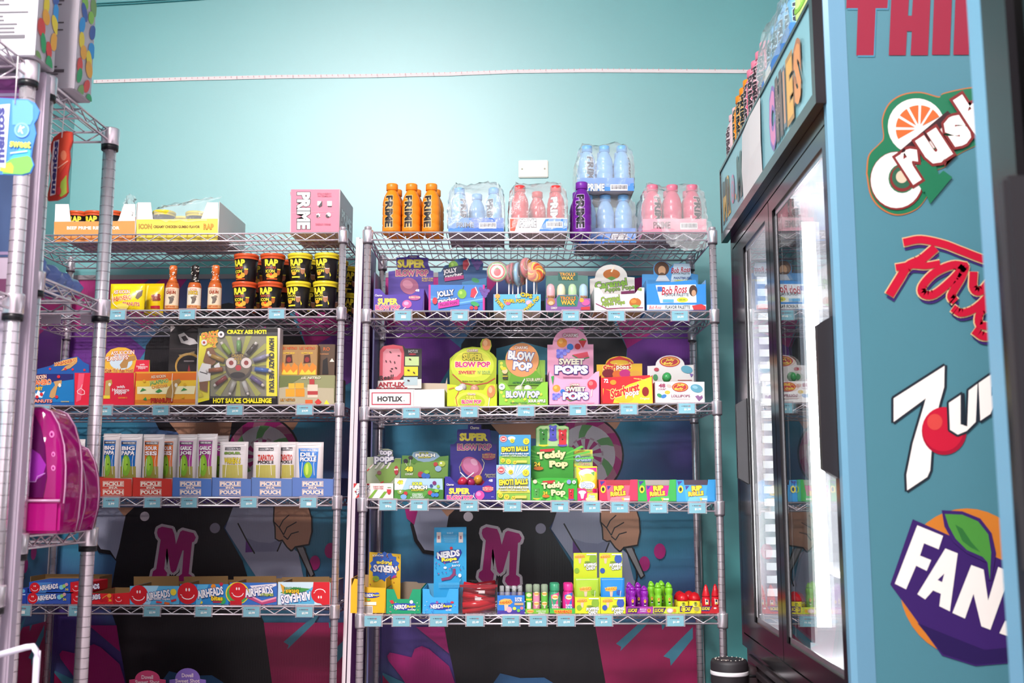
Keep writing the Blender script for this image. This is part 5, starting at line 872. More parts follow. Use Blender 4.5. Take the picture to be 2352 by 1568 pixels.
jb = [E(c, x, y, 18, 12, a) for x, y, a, c in ((1955, 405, 20, '#d8b0a8'), (1945, 445, 0, '#d8b03a'), (1895, 465, 30, '#3a8a5a'), (1922, 470, -20, '#3a78b8'))]
dbox('lollipop_box', 'white jelly bean lollipop box at the right end of its shelf', 'lollipop box', R3, RR, 2, rect(1870, 378, 2180),
     jb+[E('#5a9ab0', 2130, 420, 40, 26, 15), E('#8abac8', 2120, 412, 18, 10, 15), P('#8a5a8a', (2120, 470), (2140, 462), (2150, 472), (2165, 462), (2170, 480), (2145, 502)), T('#9a3a5a', '48', 1910, 402, 44, 26, b=.05), T('#9a3a5a', 'COUNT', 1912, 425, 50, 12), E('#b8242c', 2025, 412, 52, 30), E('#d8b43a', 2025, 412, 46, 24), E('#b8242c', 2025, 412, 42, 21), T('#f2d84a', 'Jelly', 2030, 400, 50, 18, sh=.3, r=4), T('#f2d84a', 'Belly', 2018, 424, 54, 18, sh=.3, r=4), T('#8a3a5a', 'LOLLIPOPS', 2028, 468, 120, 18), R('#c8a8a8', 1960, 484, 2090, 488)], .012, .22, '#f1ecea',
     hdr=([(1820, None), (2115, None), (2112, 270), (2060, 272)]+arch(1962, 92, 210, 272)+[(1870, 275), (1818, 278)], '#d8d2d0', .15, [E('#b8242c', 1960, 250, 66, 34), E('#d8c23a', 1960, 250, 58, 27), E('#a8202a', 1960, 250, 52, 23), T('#f2d84a', 'Jelly', 1962, 240, 54, 18, sh=.3), T('#f2d84a', 'Belly', 1950, 262, 58, 18, sh=.3), E('#5a9ab0', 2068, 300, 38, 24, 15), E('#b03a4a', 1875, 300, 16, 12), E('#4a8a5a', 1868, 350, 16, 20), P('#7a5aa0', (2085, 325), (2110, 330), (2095, 350)), R('#a83a3a', 2010, 366, 2100, 370)]))
wrapped_pop(None, R3, RR, 2, 1945, 350, .1, '#3f9a55', .017, 'green wrapped lollipop poking out of the white jelly bean box', 'wrapped lollipops', .3)
for k, (x, y, yl, c, lab) in enumerate(((640, 418, .08, '#c8c4c0', 'silver wrapped lollipop at the left of the lime box'), (720, 428, .08, '#d8a090', 'pinkish wrapped lollipop at the middle of the lime box'), (1000, 430, .08, '#d8e0c0', 'pale wrapped lollipop at the left of the green sour apple box'), (1060, 428, .09, '#e8ecd8', 'pale wrapped lollipop at the right of the green sour apple box'))):
    wrapped_pop(None, R3, RR, 2, x, y, yl, c, .016, lab, 'wrapped lollipops', .5*(-1)**k, .03, k == 2)
# ------------------------------------------------------------------ RIGHT RACK, fourth shelf
bv = '#342a92'
stripes = [P(c, (x, 800), (x+40, 800), (x-130, 985), (x-170, 985)) for x, c in ((210, '#c8343a'), (300, '#8ab040'), (390, '#c8343a'), (480, '#8ab040'), (560, '#8ab040'))]
dbox('lollipop_box', 'striped lollipop box at the left end of the fourth shelf', 'lollipop box', R4a, RR, 3, rect(62, 800, 552),
     [P('#c8343a', (225, 805), (265, 805), (130, 980), (90, 980)), P('#7aa83a', (325, 880), (360, 880), (290, 980), (245, 980)), P('#7aa83a', (440, 900), (480, 900), (420, 980), (380, 980)), P('#c8343a', (65, 800), (110, 800), (66, 860)), T('#f4f0f4', 'top', 200, 840, 120, 50, '#2f2a5a', .08, b=.06), T('#f4f0f4', 'pops', 185, 905, 160, 60, '#2f2a5a', .08, b=.06), T('#b03040', 'CHEWY TAFFY', 370, 840, 130, 18), T('#b03040', 'CANDY POPS', 370, 864, 120, 18), E('#c8323a', 500, 890, 26, 44), E('#f4ecec', 490, 865, 10), E('#f4ecec', 512, 865, 10), R('#3a8a3a', 480, 848, 525, 856), E('#b03040', 90, 900, 10)], .032, .18, '#efe3dc',
     hdr=([(230, None), (620, None), (650, 490), (575, 490), (575, 560), (550, 500), (545, 395), (490, 375), (385, 375), (375, 450), (330, 470), (300, 475), (230, 478)], '#9aa38a', .14, [P('#7a9a4a', (330, 700), (560, 500), (650, 500), (640, 640), (520, 790), (400, 795)), P('#c03a40', (230, 640), (290, 570), (285, 590), (235, 655)), P('#c03a40', (380, 800), (430, 770), (440, 780), (400, 810))]+[P('#d8d4cc', (250+k*70, 620), (275+k*70, 620), (365+k*60, 520), (345+k*60, 520)) for k in range(4)]+[T('#e8e4ec', 'top', 460, 428, 160, 84, '#3a3468', .08, b=.07), T('#e8e4ec', 'pops', 440, 515, 240, 92, '#3a3468', .08, b=.07), E('#8a5a5a', 380, 670, 26), E('#b03440', 590, 640, 26, 56), E('#e8e0dc', 575, 632, 11), E('#e8e0dc', 600, 630, 11)]))
dbox('lollipop_box', 'green meadow-print sour lollipop box with fruit faces', 'lollipop box', R4a, RR, 3, [(562, None), (1168, None), (1155, 738), (860, 748), (568, 735)],
     [P('#a8c8e0', (570, 738), (1155, 742), (1160, 880), (1000, 860), (840, 850), (700, 880), (566, 870)), P('#e8eef2', (570, 738), (720, 740), (660, 880), (568, 880)), P('#4a8a34', (566, 890), (700, 905), (800, 960), (780, 998), (564, 998)), P('#3f7a30', (1000, 900), (1160, 880), (1166, 998), (900, 998)), T('#e8d83a', '48', 638, 788, 70, 52, '#4a6a2a', .06, b=.06), T('#d8e04a', 'SOUR', 850, 805, 130, 40, '#3a5a2a', .08, b=.07), T('#f2f2ec', 'PUNCH', 860, 850, 215, 48, '#3a4a3a', .07, 0, 0, .08), T('#e8d83a', 'LOLLIPOPS', 850, 882, 150, 26, '#3a5a2a', .07), T('#e8f0e8', 'STRAWBERRY', 850, 932, 130, 16), T('#e8f0e8', 'GREEN APPLE', 850, 952, 130, 16), T('#e8f0e8', 'BLUE RASPBERRY', 850, 972, 170, 16), E('#8aa84a', 640, 905, 36, 28), E('#c03038', 705, 922, 24, 24), E('#7aa8d8', 680, 965, 38, 30), E('#f0f0e8', 640, 900, 12), E('#7a2a6a', 1058, 795, 24), E('#3a4a8a', 1020, 830, 20), E('#8ab03a', 1105, 838, 20), E('#c83a4a', 1005, 915, 28), E('#3a78c8', 1042, 942, 26), E('#3a78c8', 1085, 942, 26), E('#8ac03a', 1085, 890, 28, 20)], .012, .2, '#5a9a40',
     hdr=([(640, None), (1215, None), (1232, 460), (1130, 470), (1090, 420), (1000, 402), (860, 402), (790, 420), (780, 460), (660, 458)], '#4f7a35', .13, [P('#7d97ad', (780, 460), (800, 420), (870, 405), (1000, 405), (1085, 425), (1125, 470), (1050, 520), (950, 545), (850, 520)), P('#6a9040', (650, 560), (900, 540), (1225, 520), (1215, 730), (645, 730)), T('#d0d84a', 'SOUR', 930, 432, 120, 24, '#2a3a1a', .08), T('#e0e0d8', 'PUNCH', 945, 455, 240, 42, '#2f3a2f', .07, 0, 0, .08), T('#d8d03a', 'LOLLIPOPS', 935, 482, 150, 20, '#2a3a1a', .07), E('#2a2030', 765, 485, 28, 22), E('#2a2030', 705, 525, 28, 25), E('#4a7a2a', 805, 540, 24, 22), L('#d8d8c8', 5, (705, 550), (722, 585)), L('#d8d8c8', 5, (765, 508), (758, 580)), T('#e0d83a', '48', 745, 625, 100, 64, '#3a4a1a', .05, b=.06), T('#e8e8e0', 'COUNT', 748, 688, 96, 26), E('#b03a3a', 1072, 565, 26), E('#a8b84a', 1150, 560, 42, 36), E('#e8e8e0', 1140, 552, 12), E('#8aa8c8', 1105, 620, 40, 36), E('#b03a4a', 890, 690, 36), E('#3a6ab8', 930, 705, 32), E('#3a6ab8', 975, 712, 30), E('#8ab83a', 965, 660, 32, 22)]))
dbox('lollipop_box', 'blue-violet lollipop box with a tall stepped header and giant pink sucker', 'lollipop box', R4a, RR, 3, [(1182, None), (1808, None), (1812, 728), (1740, 728), (1660, 800), (1640, 825), (1340, 815), (1300, 780), (1250, 718), (1188, 716)],
     [T(YW, 'SUPER', 1365, 895, 260, 76, '#6a3a9a', .06, b=.07), T('#e0389a', 'BLOW POP', 1372, 975, 320, 56, '#f6e0a0', .09, b=.06), E('#e0489a', 1615, 945, 56, 56, 25), E('#f48ac0', 1600, 930, 30, 26), L('#f0e8ec', 6, (1545, 920), (1540, 960), (1560, 990)), E('#c83a6a', 1715, 868, 66, 40), T('#f4c8a0', 'BUBBLE GUM', 1715, 855, 130, 18), T('#f4c8a0', 'FILLED POPS', 1715, 878, 130, 18), T('#f0e8f0', '48', 1748, 765, 50, 34), T('#e8e0d0', 'Charms', 1250, 815, 90, 26, '#7a6aa8', .07), L('#d8d0e8', 4, (1755, 965), (1785, 965))], .012, .22, bv, side='#2a2278',
     hdr=([(1252, None), (1815, None), (1822, 320), (1775, 318), (1745, 270), (1745, 160), (1735, 138), (1632, 135), (1632, 80), (1470, 80), (1468, 135), (1345, 138), (1335, 165), (1335, 280), (1300, 318), (1252, 320)], '#352c86', .17, [T(YW, 'SUPER', 1540, 232, 350, 98, '#5a3a8a', .05, b=.08), T('#a84a90', 'BLOW POP', 1548, 355, 415, 76, '#e0c88a', .09, b=.06), E('#b3527f', 1515, 600, 145, 110, 42, 30), E('#c877a0', 1505, 585, 110, 78, 42, 28), E('#dba0bd', 1545, 540, 50, 34, 42), L('#b8a88a', 7, (1395, 540), (1365, 600), (1375, 660)), L('#c8c0a8', 8, (1640, 500), (1670, 550), (1655, 620), (1610, 700)), L('#8a8aa0', 26, (1410, 700), (1350, 780)), E('#9a3a6a', 1725, 470, 82, 46), T('#c8a85a', 'BUBBLE GUM', 1725, 448, 160, 22), T('#c8a85a', 'FILLED POPS', 1725, 478, 160, 22), T('#b0a88a', 'Assorted', 1740, 690, 130, 30), T('#b0a88a', 'Flavors', 1750, 718, 110, 26), T('#e8e0d0', 'Charms', 1552, 118, 110, 34, '#8a84a8', .07)]))
for k, (x, y, c, lab) in enumerate(((1400, 780, '#c02a48', 'crimson wrapped lollipop at the left of the blue-violet box'), (1500, 790, '#a82a5a', 'dark pink wrapped lollipop in the middle of the blue-violet box'), (1590, 755, '#d89a3a', 'golden wrapped lollipop at the right of the blue-violet box'), (1620, 800, '#c03a6a', 'pink wrapped lollipop under the golden one in the blue-violet box'))):
    wrapped_pop(None, R4a, RR, 3, x, y, .06+.02*k, c, .016, lab, 'wrapped lollipops', (.9, -.8, .6, -.5)[k], .035, k < 2)
def emoti(x0, x1, y0, y1, sky):
    W2, H2 = x1-x0, y1-y0; o = [P('#8ab84a', (x0+4, y0+H2*.72), (x0+W2*.4, y0+H2*.66), (x1-4, y0+H2*.72), (x1-4, y1-4), (x0+4, y1-4)), E('#e8ecec', x0+W2*.4, y0+H2*.12, W2*.12, H2*.07)]
    if sky == '#9cc8ea':
        o += [P('#eaf2f8', (x0+W2*.5, y0+H2*.4), (x0+W2*(.5+.6*math.cos(a)), max(y0+3, y0+H2*.4-H2*.55*math.sin(a))), (x0+W2*(.5+.6*math.cos(a+.09)), max(y0+3, y0+H2*.4-H2*.55*math.sin(a+.09)))) for a in [k*.2+.1 for k in range(15)] if abs(math.cos(a)) < .8] + [P('#e8dc5a', (x0+W2*.1, y0+H2*.6), (x0+W2*.9, y0+H2*.58), (x1-4, y0+H2*.78), (x0+4, y0+H2*.8))]
    o += [E('#c8343a', x0+W2*.14, y0+H2*.14, W2*.12, H2*.11), E('#f0e8e4', x0+W2*.14, y0+H2*.14, W2*.105, H2*.095), E('#c8343a', x0+W2*.14, y0+H2*.14, W2*.09, H2*.08), T('#f4ecec', 'ZED', x0+W2*.14, y0+H2*.14, W2*.13, H2*.06)]
    for fx, fy, r in ((.42, .2, .07), (.86, .22, .1), (.3, .9, .08), (.5, .93, .06), (.12, .86, .07)): o += [E('#f0cf3a', x0+W2*fx, y0+H2*fy, W2*r, W2*r), E('#5a3a1a', x0+W2*(fx-.025), y0+H2*fy-W2*r*.2, W2*.01, W2*.016), E('#5a3a1a', x0+W2*(fx+.025), y0+H2*fy-W2*r*.2, W2*.01, W2*.016), L('#5a3a1a', W2*.012, (x0+W2*(fx-.03), y0+H2*fy+W2*r*.3), (x0+W2*(fx+.03), y0+H2*fy+W2*r*.3))]
    o += [T('#f2d83a', 'EMOTI BALLS', x0+W2*.5, y0+H2*.48, W2*.84, H2*.17, '#4a3a1a', .08, 2, 0, .07), T('#f4f2f0', 'FUNNY FACE BUBBLE GUM', x0+W2*.5, y0+H2*.635, W2*.88, H2*.055, '#3a6a9a', .08), T('#f4f2f0', 'CHEWS + POPS AND FRUIT', x0+W2*.5, y0+H2*.71, W2*.8, H2*.04, '#3a6a6a', .08), R('#d8c85a', x0+W2*.55, y0+H2*.86, x0+W2*.88, y0+H2*.94)]
    return o
dbox('bubble_gum_box', 'pale blue bubble gum box with yellow faces, lower of two', 'candy box', R4a, RR, 3, rect(1818, 574, 2238), emoti(1818, 2238, 574, 1010, '#9cc8ea'), .012, .1, '#9cc8ea', closed=True)
dbox('bubble_gum_box', 'deeper blue bubble gum box with yellow faces, upper of two', 'candy box', R4a, RR, 3, [(1848, 572), (2238, 572), (2240, 204), (1852, 204)], emoti(1850, 2238, 204, 570, '#4a9ac8'), .04, .09, '#4a9ac8', closed=True, dz=.001)
def teddy(x, y, s, c, base): return [E(base, x, y+72*s, 46*s, 16*s), P(c, (x-34*s, y+70*s), (x-36*s, y-40*s), (x-26*s, y-66*s), (x+26*s, y-66*s), (x+36*s, y-40*s), (x+34*s, y+70*s)), E(c, x-26*s, y-62*s, 14*s), E(c, x+26*s, y-62*s, 14*s), E('#ffffff', x-10*s, y-40*s, 5*s), E('#1f3a1a', x+2*s, y-22*s, 8*s, 6*s), E('#1f3a1a', x, y+20*s, 7*s)]
gg = '#3fa83a'
dbox('lollipop_box', 'bright green teddy lollipop box with three gummy bears on its header', 'lollipop box', R4b, RR, 3, [(2, None), (542, None), (540, 710), (300, 700), (120, 700), (2, 735)],
     [P('#5fc84a', (270, 850), (10+k*130, 730), (60+k*130, 730)) for k in range(4)]+[P('#5fc84a', (270, 850), (20+k*140, 975), (90+k*140, 975)) for k in range(4)]+teddy(62, 880, .85, '#4f9a45', '#d8c83a')+teddy(468, 890, .85, '#c8283a', '#6a4aa0')+[P('#c8343a', (132, 738), (280, 728), (272, 765), (140, 770)), T('#f2e2a8', 'Teddy', 255, 795, 265, 90, '#2a6a2a', .06, 5, 0, .07), T('#f2e2a8', 'Pop', 318, 880, 170, 92, '#2a6a2a', .06, 3, 0, .07), T('#f2d83a', '24', 165, 878, 50, 36, '#8a5a1a', .07), E('#c8742a', 172, 915, 44, 18), E('#e8c8b0', 45, 745, 24), E('#8a9ad8', 442, 748, 26), E('#f0ecec', 502, 750, 22), T('#2a4a2a', 'U', 502, 750, 20, 24, b=.05)], .012, .092, gg,
     hdr=([(0, None), (495, None), (498, 345), (440, 340), (445, 110), (400, 85), (330, 90), (290, 62), (215, 70), (190, 85), (100, 85), (55, 120), (55, 320), (0, 330)], '#3f9a36', .086, [P('#62b848', (240, 500), (500*math.cos(a)+240, 500-250*math.sin(a)), (500*math.cos(a+.1)+240, 500-250*math.sin(a+.1))) for a in (.1, .4, .7, 2.3, 2.6, 2.9)]+[P('#a9c98a', (60, 330), (62, 125), (105, 92), (190, 90), (215, 78), (290, 70), (330, 95), (400, 92), (438, 115), (434, 330))]+teddy(145, 220, 1.3, '#4a9a45', '#d8d03a')+teddy(255, 170, 1.15, '#5a5ac0', '#5a4aa8')+teddy(368, 225, 1.25, '#d0303a', '#6a4aa8')+[P('#c8343a', (100, 368), (275, 355), (262, 392), (108, 402)), T('#ecd8a0', 'Teddy', 240, 440, 340, 110, '#2a5a2a', .05, 5, 0, .08), T('#ecd8a0', 'Pop', 322, 545, 220, 100, '#2a5a2a', .05, 3, 0, .08), T('#e8d03a', '24', 70, 540, 70, 50, '#7a4a1a', .06), E('#b8682a', 85, 590, 58, 22)]))
oz = dbox('ooze_candy_box', 'pink and yellow ooze candy box with a pale green back card', 'candy box', R4b, RR, 3, [(545, None), (782, None), (782, 875), (660, 870), (640, 830), (545, 820)],
          [E('#f4e8ec', 600, 870, 45, 22), P('#e8d84a', (660, 880), (780, 880), (780, 975), (650, 975)), E('#f0e8a8', 700, 950, 60, 24), T('#f0f4f8', 'Ooze', 710, 915, 70, 34, '#4a78b8', .09), P('#f4ecec', (575, 890), (625, 890), (612, 945), (588, 945)), E('#d8286a', 565, 965, 16, 8)], .012, .14, '#d82f78',
          hdr=([(500, None), (722, None), (722, 368), (500, 368)], '#a8bf6a', .1, [R('#d8c84a', 505, 375, 718, 418), T('#a84a3a', 'SOUR CHEWY CANDY', 612, 392, 180, 14), T('#b8cce0', 'Ooze', 610, 470, 190, 80, '#3a6aa0', .08, 0, 0, .06), T('#a8745a', 'Chewz', 625, 535, 130, 36, '#e8d8b0', .08), P('#d8c83a', (500, 530), (540, 560), (600, 555), (600, 570), (500, 570))]))
bag('ooze_bag', 'yellow glossy ooze candy bag standing in the pink box', 'candy bag', R4b, RR, 3, 535, 565, 778, .014, '#ead23a', [P('#e82f88', (545, 575), (600, 590), (770, 580), (770, 640), (720, 600), (600, 610)), E('#f6ecd8', 655, 640, 90, 46), E('#f0d85a', 670, 700, 80, 50), P('#6aa84a', (700, 640), (745, 625), (740, 680)), E('#f4eef0', 655, 790, 95, 50), T('#e8f0f8', 'Ooze', 655, 785, 130, 60, '#3a6ab0', .09, 0, 0, .06), T('#6a4a2a', 'Chewz', 655, 835, 110, 34, '#f4e8a0', .08), L('#fff8e8', 6, (560, 640), (590, 720), (570, 780)), E('#e0286a', 745, 850, 30, 24)], .035)
def rip(x0, x1, fx0, fx1, c, c2, c3, lab, inside):
    t = dbox('tape_roll_box', lab, 'candy box', R4b, RR, 3, [(x0, None), (x1, None), (x1, 720), (fx1+8, 722), (fx1, 785), (fx0, 785), (fx0-8, 725), (x0, 728)],
             [P(c2, (fx0, 790), (fx1, 790), (fx1-30, 978), (fx0+20, 978)), P(c3, (fx0+60, 930), (fx1, 910), (fx1, 978), (fx0+40, 978)), P('#4a3a90', (x0+8, 740), (x0+70, 740), (x0+20, 790)), P('#4a3a90', (fx0+10, 795), (fx0+60, 795), (fx0+20, 845)), T('#f6e23a', 'RIP', (fx0+fx1)/2+10, 822, 120, 60, '#8a3a1a', .08, 4, 0, .08), T('#f6e23a', 'ROLLS', (fx0+fx1)/2, 885, 180, 56, '#8a3a1a', .08, 4, 0, .08), E('#f09a3a', (fx0+fx1)/2-18, 888, 26), E('#f4e06a', (fx0+fx1)/2-18, 888, 16), E('#f09a3a', (fx0+fx1)/2-18, 888, 9), E('#f6e23a', x0+45, 835, 30, 44), E('#3a2a2a', x0+45, 835, 16, 24), E(c3, (fx0+fx1)/2-10, 950, 40, 30), P('#e8c83a', ((fx0+fx1)/2+40, 935), ((fx0+fx1)/2+80, 935), ((fx0+fx1)/2+60, 975)), R('#e8e4dc', (fx0+fx1)/2+70, 940, fx1-6, 962)], .012, .14, c, inner=inside)
    return t
rip(800, 1250, 880, 1160, '#e8385a', '#f0607a', '#f08a96', 'pink-red tape roll candy box with an open cut front', '#c84a5a')
rip(1255, 1702, 1345, 1620, '#3aa84a', '#d8288a', '#4ab85a', 'green and magenta tape roll candy box with an open cut front', '#b8aca8')
rip(1708, 2160, 1798, 2070, '#3a9ad8', '#4aaae0', '#7ac4e8', 'sky blue tape roll candy box beside the right rack post', '#6a5a6a')
for k, (x, c, lab) in enumerate(((1020, '#8a2a2a', 'flat red candy roll packet in the pink-red tape box'), (1930, '#3a3a8a', 'dark blue candy roll packet in the sky blue tape box'))):
    l = RR.on(kp(R4b, x, 0)[0], 3, .06); th = Th('candy_packet', lab, 'candy packet', (l[0], l[1], l[2]+.003), RR.a, 'candy roll packets')
    mb, fn = pillow(.05, .052, .008, mat(c, .25)); mb.build('packet', th.o); MB().box(-.02, .02, -.0095, -.009, .038, .044, mat('#c8c4d0', .3)).build('print', th.o)
# ------------------------------------------------------------------ RIGHT RACK, fifth shelf
def nerds(m, y, s): return [E('#2a3aa0', m, y, 150*s, 46*s), E('#3a5ac0', m-100*s, y-30*s, 40*s, 20*s), E('#3a5ac0', m+100*s, y-30*s, 40*s, 20*s), T('#f4f0f0', 'NERDS', m-50*s, y, 160*s, 56*s, '#1f2a6a', .06, 3, 0, .05), T('#f4e03a', 'Rope', m+90*s, y-2*s, 110*s, 46*s, '#1f2a6a', .06, 3, 0, .05)]
dots = lambda x0, y0, x1, y1, n, cs, r=6, sd=1: [E(random.Random(sd*97+k).choice(cs), random.Random(sd*31+k*7).uniform(x0, x1), random.Random(sd*17+k*13).uniform(y0, y1), r) for k in range(n)]
dbox('candy_rope_box', 'yellow candy rope box with an upside-down print on its raised lid', 'candy box', R5a, RR, 4, [(25, None), (445, None), (462, 855), (240, 845), (160, 830), (110, 745), (75, 740), (40, 830)],
     nerds(280, 945, .72)+[R('#f4ecd8', 195, 1025, 345, 1065), R('#efe6e0', 200, 1075, 300, 1180)]+[R('#6a5a5a', 206+k*9, 1080, 210+k*9, 1160) for k in range(10)]+[E('#7ac04a', 250, 995, 22, 14)], .032, .18, '#efb41c',
     hdr=([(240, None), (635, None), (645, 440), (260, 412)], '#d9ad24', .14, [B('#2a5ab0', 445, 590, 185, 160, 14), T('#f0d83a', 'Rope', 440, 545, 190, 62, '#1f2a6a', .05, 178, 0, .06), T('#e8e4e4', 'NERDS', 450, 620, 290, 90, '#1f2a6a', .05, 176, 0, .06), E('#8aa83a', 340, 740, 40, 36), P('#a8307a', (520, 740), (570, 690), (600, 720)), T('#f0e8d8', 'WONKA', 365, 455, 140, 24, r=180)]+dots(270, 440, 620, 820, 26, ('#c87a2a', '#a83a5a', '#8a5a2a'), 7, 2)))
dbox('candy_rope_box', 'empty-looking green candy rope box with a deep cut front', 'candy box', R5a, RR, 4, [(470, None), (890, None), (890, 870), (790, 870), (745, 990), (605, 990), (560, 870), (470, 868)],
     nerds(690, 1085, .95)+[P('#c8343a', (505, 1010), (545, 1000), (570, 1040), (530, 1050)), E('#f0ecec', 775, 1025, 22), T('#e8f0e8', 'holiday', 780, 1122, 100, 28, sh=.2)]+dots(490, 1000, 880, 1150, 16, ('#e8e83a', '#e87a9a', '#f0f0f0'), 5, 3), .012, .24, '#17996a', inner='#8a7a68',
     hdr=([(575, None), (905, None), (905, 830), (840, 780), (700, 775), (575, 815)], '#8a7a68', .22, []))
dbox('candy_rope_box', 'sky blue candy rope box with a tall upright lid', 'candy box', R5a, RR, 4, [(912, None), (1350, None), (1345, 865), (1240, 865), (1200, 970), (1040, 970), (1005, 930), (995, 868), (912, 865)],
     nerds(1135, 1080, .95)+[E('#a85a9a', 1090, 1030, 16), E('#c8344a', 1275, 1030, 22, 14), T('#e8eef4', 'very berry', 1230, 1125, 70, 34)]+dots(920, 1010, 1340, 1170, 18, ('#c8e0f4', '#e87ab0', '#3a5ac0'), 5, 5), .012, .22, '#3aa4de', inner='#5aa8d0',
     hdr=([(1045, None), (1450, None), (1450, 105), (1055, 112)], '#2f9fd4', .16, [R('#e0d4d0', 1085, 170, 1138, 298), R('#e0d4d0', 1355, 170, 1408, 298), R('#a8707a', 1100, 215, 1122, 255), R('#a8707a', 1370, 215, 1392, 255), T('#a8d8f0', 'SHARE IT', 1250, 180, 80, 22)]+[R('#7cc4e6', 1160+k*6, 205+k*20, 1338-k*6, 212+k*20) for k in range(5)]+[P('#2a3a9a', (1070, 480), (1120, 400), (1380, 380), (1395, 420), (1340, 520), (1180, 550)), T('#e8e8ee', 'NERDS', 1230, 440, 280, 84, '#1f2a6a', .05, 8, 0, .07), T('#ece03a', 'Rope', 1240, 505, 190, 60, '#1f2a6a', .05, 6, 0, .07), T('#e0ecf4', 'very', 1320, 540, 80, 26, r=6), T('#e0ecf4', 'berry', 1325, 580, 100, 36, r=6), L('#8a3a6a', 34, (1300, 620), (1300, 680), (1250, 730), (1150, 750)), E('#d8e4f0', 1370, 700, 20, 24), E('#d8e4f0', 1190, 605, 20, 16), E('#c8283a', 1265, 365, 18)]+dots(1060, 530, 1440, 700, 20, ('#8a4aa0', '#c84a6a', '#1f6ab0'), 7, 8)+[R('#6abce0', 1110, 790+k*16, 1400, 796+k*16) for k in range(4)]))
# the tub of red licorice: a clear box with red wrapped sticks inside
def at_shelf(K, rk, i, x, y): return rk.on(kp(K, x, 0)[0], i, y)
l = at_shelf(R5a, RR, 4, 1598, .02); th = Th('licorice_tub', 'clear plastic tub of red licorice between the blue boxes', 'candy tub', l, RR.a); a = th.m([kp(R5a, 1362, 1185), kp(R5a, 1835, 775)], 0)
x0, x1, zt = a[0][0], a[1][0], a[1][1]; CL = clear('tub_plastic', rough=.03, ior=1.3, add=.0)
MB().box(x0, x1, 0, .0012, 0, zt*.92, CL).box(x0, x0+.0012, 0, .15, 0, zt, CL).box(x1-.0012, x1, 0, .15, 0, zt, CL).box(x0, x1, .149, .15, 0, zt, CL).box(x0, x1, 0, .15, 0, .0012, CL).build('tub', th.o)
MB().box(x0+.001, x1-.001, -.001, .0, zt*.82, zt*.9, mat('#8a1f2a', .3)).build('rim_strip', th.o)
rl = random.Random(11)
for k in range(14):
    z = .012+k*.0052; yy = .018+rl.uniform(0, .05)+.004*k; t2_ = Th('licorice_stick', f'red wrapped licorice stick in the clear tub, layer {("one", "two", "three", "four", "five", "six", "seven", "eight", "nine", "ten", "eleven", "twelve", "thirteen", "fourteen")[k]} from the bottom', 'licorice', RR.world(RR.local_x(kp(R5a, 1598, 0)[0], .02, 4), .02+yy, RR.zs[4]+.003+z), RR.a+rl.uniform(-.2, .2), 'red licorice sticks')
    sl = rl.uniform(-.012, .012); MB().tube([(x0*.86, 0, -sl), (0, .004, rl.uniform(-.004, .004)), (x1*.86, 0, sl)], [.010, .0135, .010], mat(('#b8141f', '#6a0c16', '#9a121e')[k % 3], .15), 7).build('stick', t2_.o)
    if k % 4 == 2: MB().box(-.03+.012*k/4, -.008+.012*k/4, -.0145, -.0138, -.005, .005, mat('#d8c8c8', .2)).build('wrapper_label', t2_.o)
dbox('sour_candy_box', 'small blue sour candy box with a mushroom-cloud face', 'candy box', R5a, RR, 4, rect(1830, 945, 2165),
     [P('#4a3a9a', (1832, 1130), (2162, 1130), (2162, 1188), (1832, 1188)), P('#e8b06a', (1845, 1060), (1870, 1000), (1920, 985), (1990, 990), (2020, 1030), (1985, 1060), (1900, 1062)), T('#c83a2a', 'WARHEADS', 1930, 1030, 150, 40, '#f4e04a', .1, 6, 0, .05), P('#e8c0a8', (1915, 1060), (1965, 1060), (1960, 1130), (1920, 1135)), E('#e8a8c0', 1975, 1120, 34, 36), T('#f0f0f4', 'SUPER', 2090, 980, 90, 24, '#6a8ac0', .07), T('#f0f0f4', 'SOUR', 2090, 1008, 86, 26, '#6a8ac0', .07), R('#c8a878', 2040, 1035, 2150, 1065), E('#e8e04a', 2040, 1105, 22, 20), E('#e07a8a', 2130, 1100, 20), E('#7ac04a', 2090, 1130, 20)], .012, .12, '#2f7ad0', inner='#4a4a8a')
for k, (x, c) in enumerate(((1885, '#8a8a9a'), (1955, '#9a9aa8'), (2035, '#7a7a90'), (2110, '#a0909a'))):
    l = at_shelf(R5a, RR, 4, x, .05); th = Th('sour_spray', f'{("first", "second", "third", "fourth")[k]} clear-capped candy spray poking out of the blue sour box', 'candy spray', (l[0], l[1], l[2]+.003), RR.a, 'candy sprays in the blue box')
    MB().lathe([(.009, 0), (.009, .062), (.0075, .066)], mat(c, .25), 12).build('body', th.o); MB().lathe([(.008, .066), (.008, .084), (.006, .087)], clear('spray_cap', rough=.05, ior=1.35, add=.25), 12).build('cap', th.o)
tb = dbox('spray_tray', 'low tray of mini sour spray tubes, left of the super sour bottles', 'display tray', R5b, RR, 4, rect(28, 862, 250), [E('#e8c87a', 75, 885, 34, 18), T('#c83a2a', 'WARHEADS', 75, 885, 60, 20, '#f4e04a', .1), T('#f0f0e0', 'SUPER SOUR', 178, 884, 90, 14), T('#f0f0e0', 'SPRAY', 185, 902, 70, 14)], .012, .09, '#7ab83a')
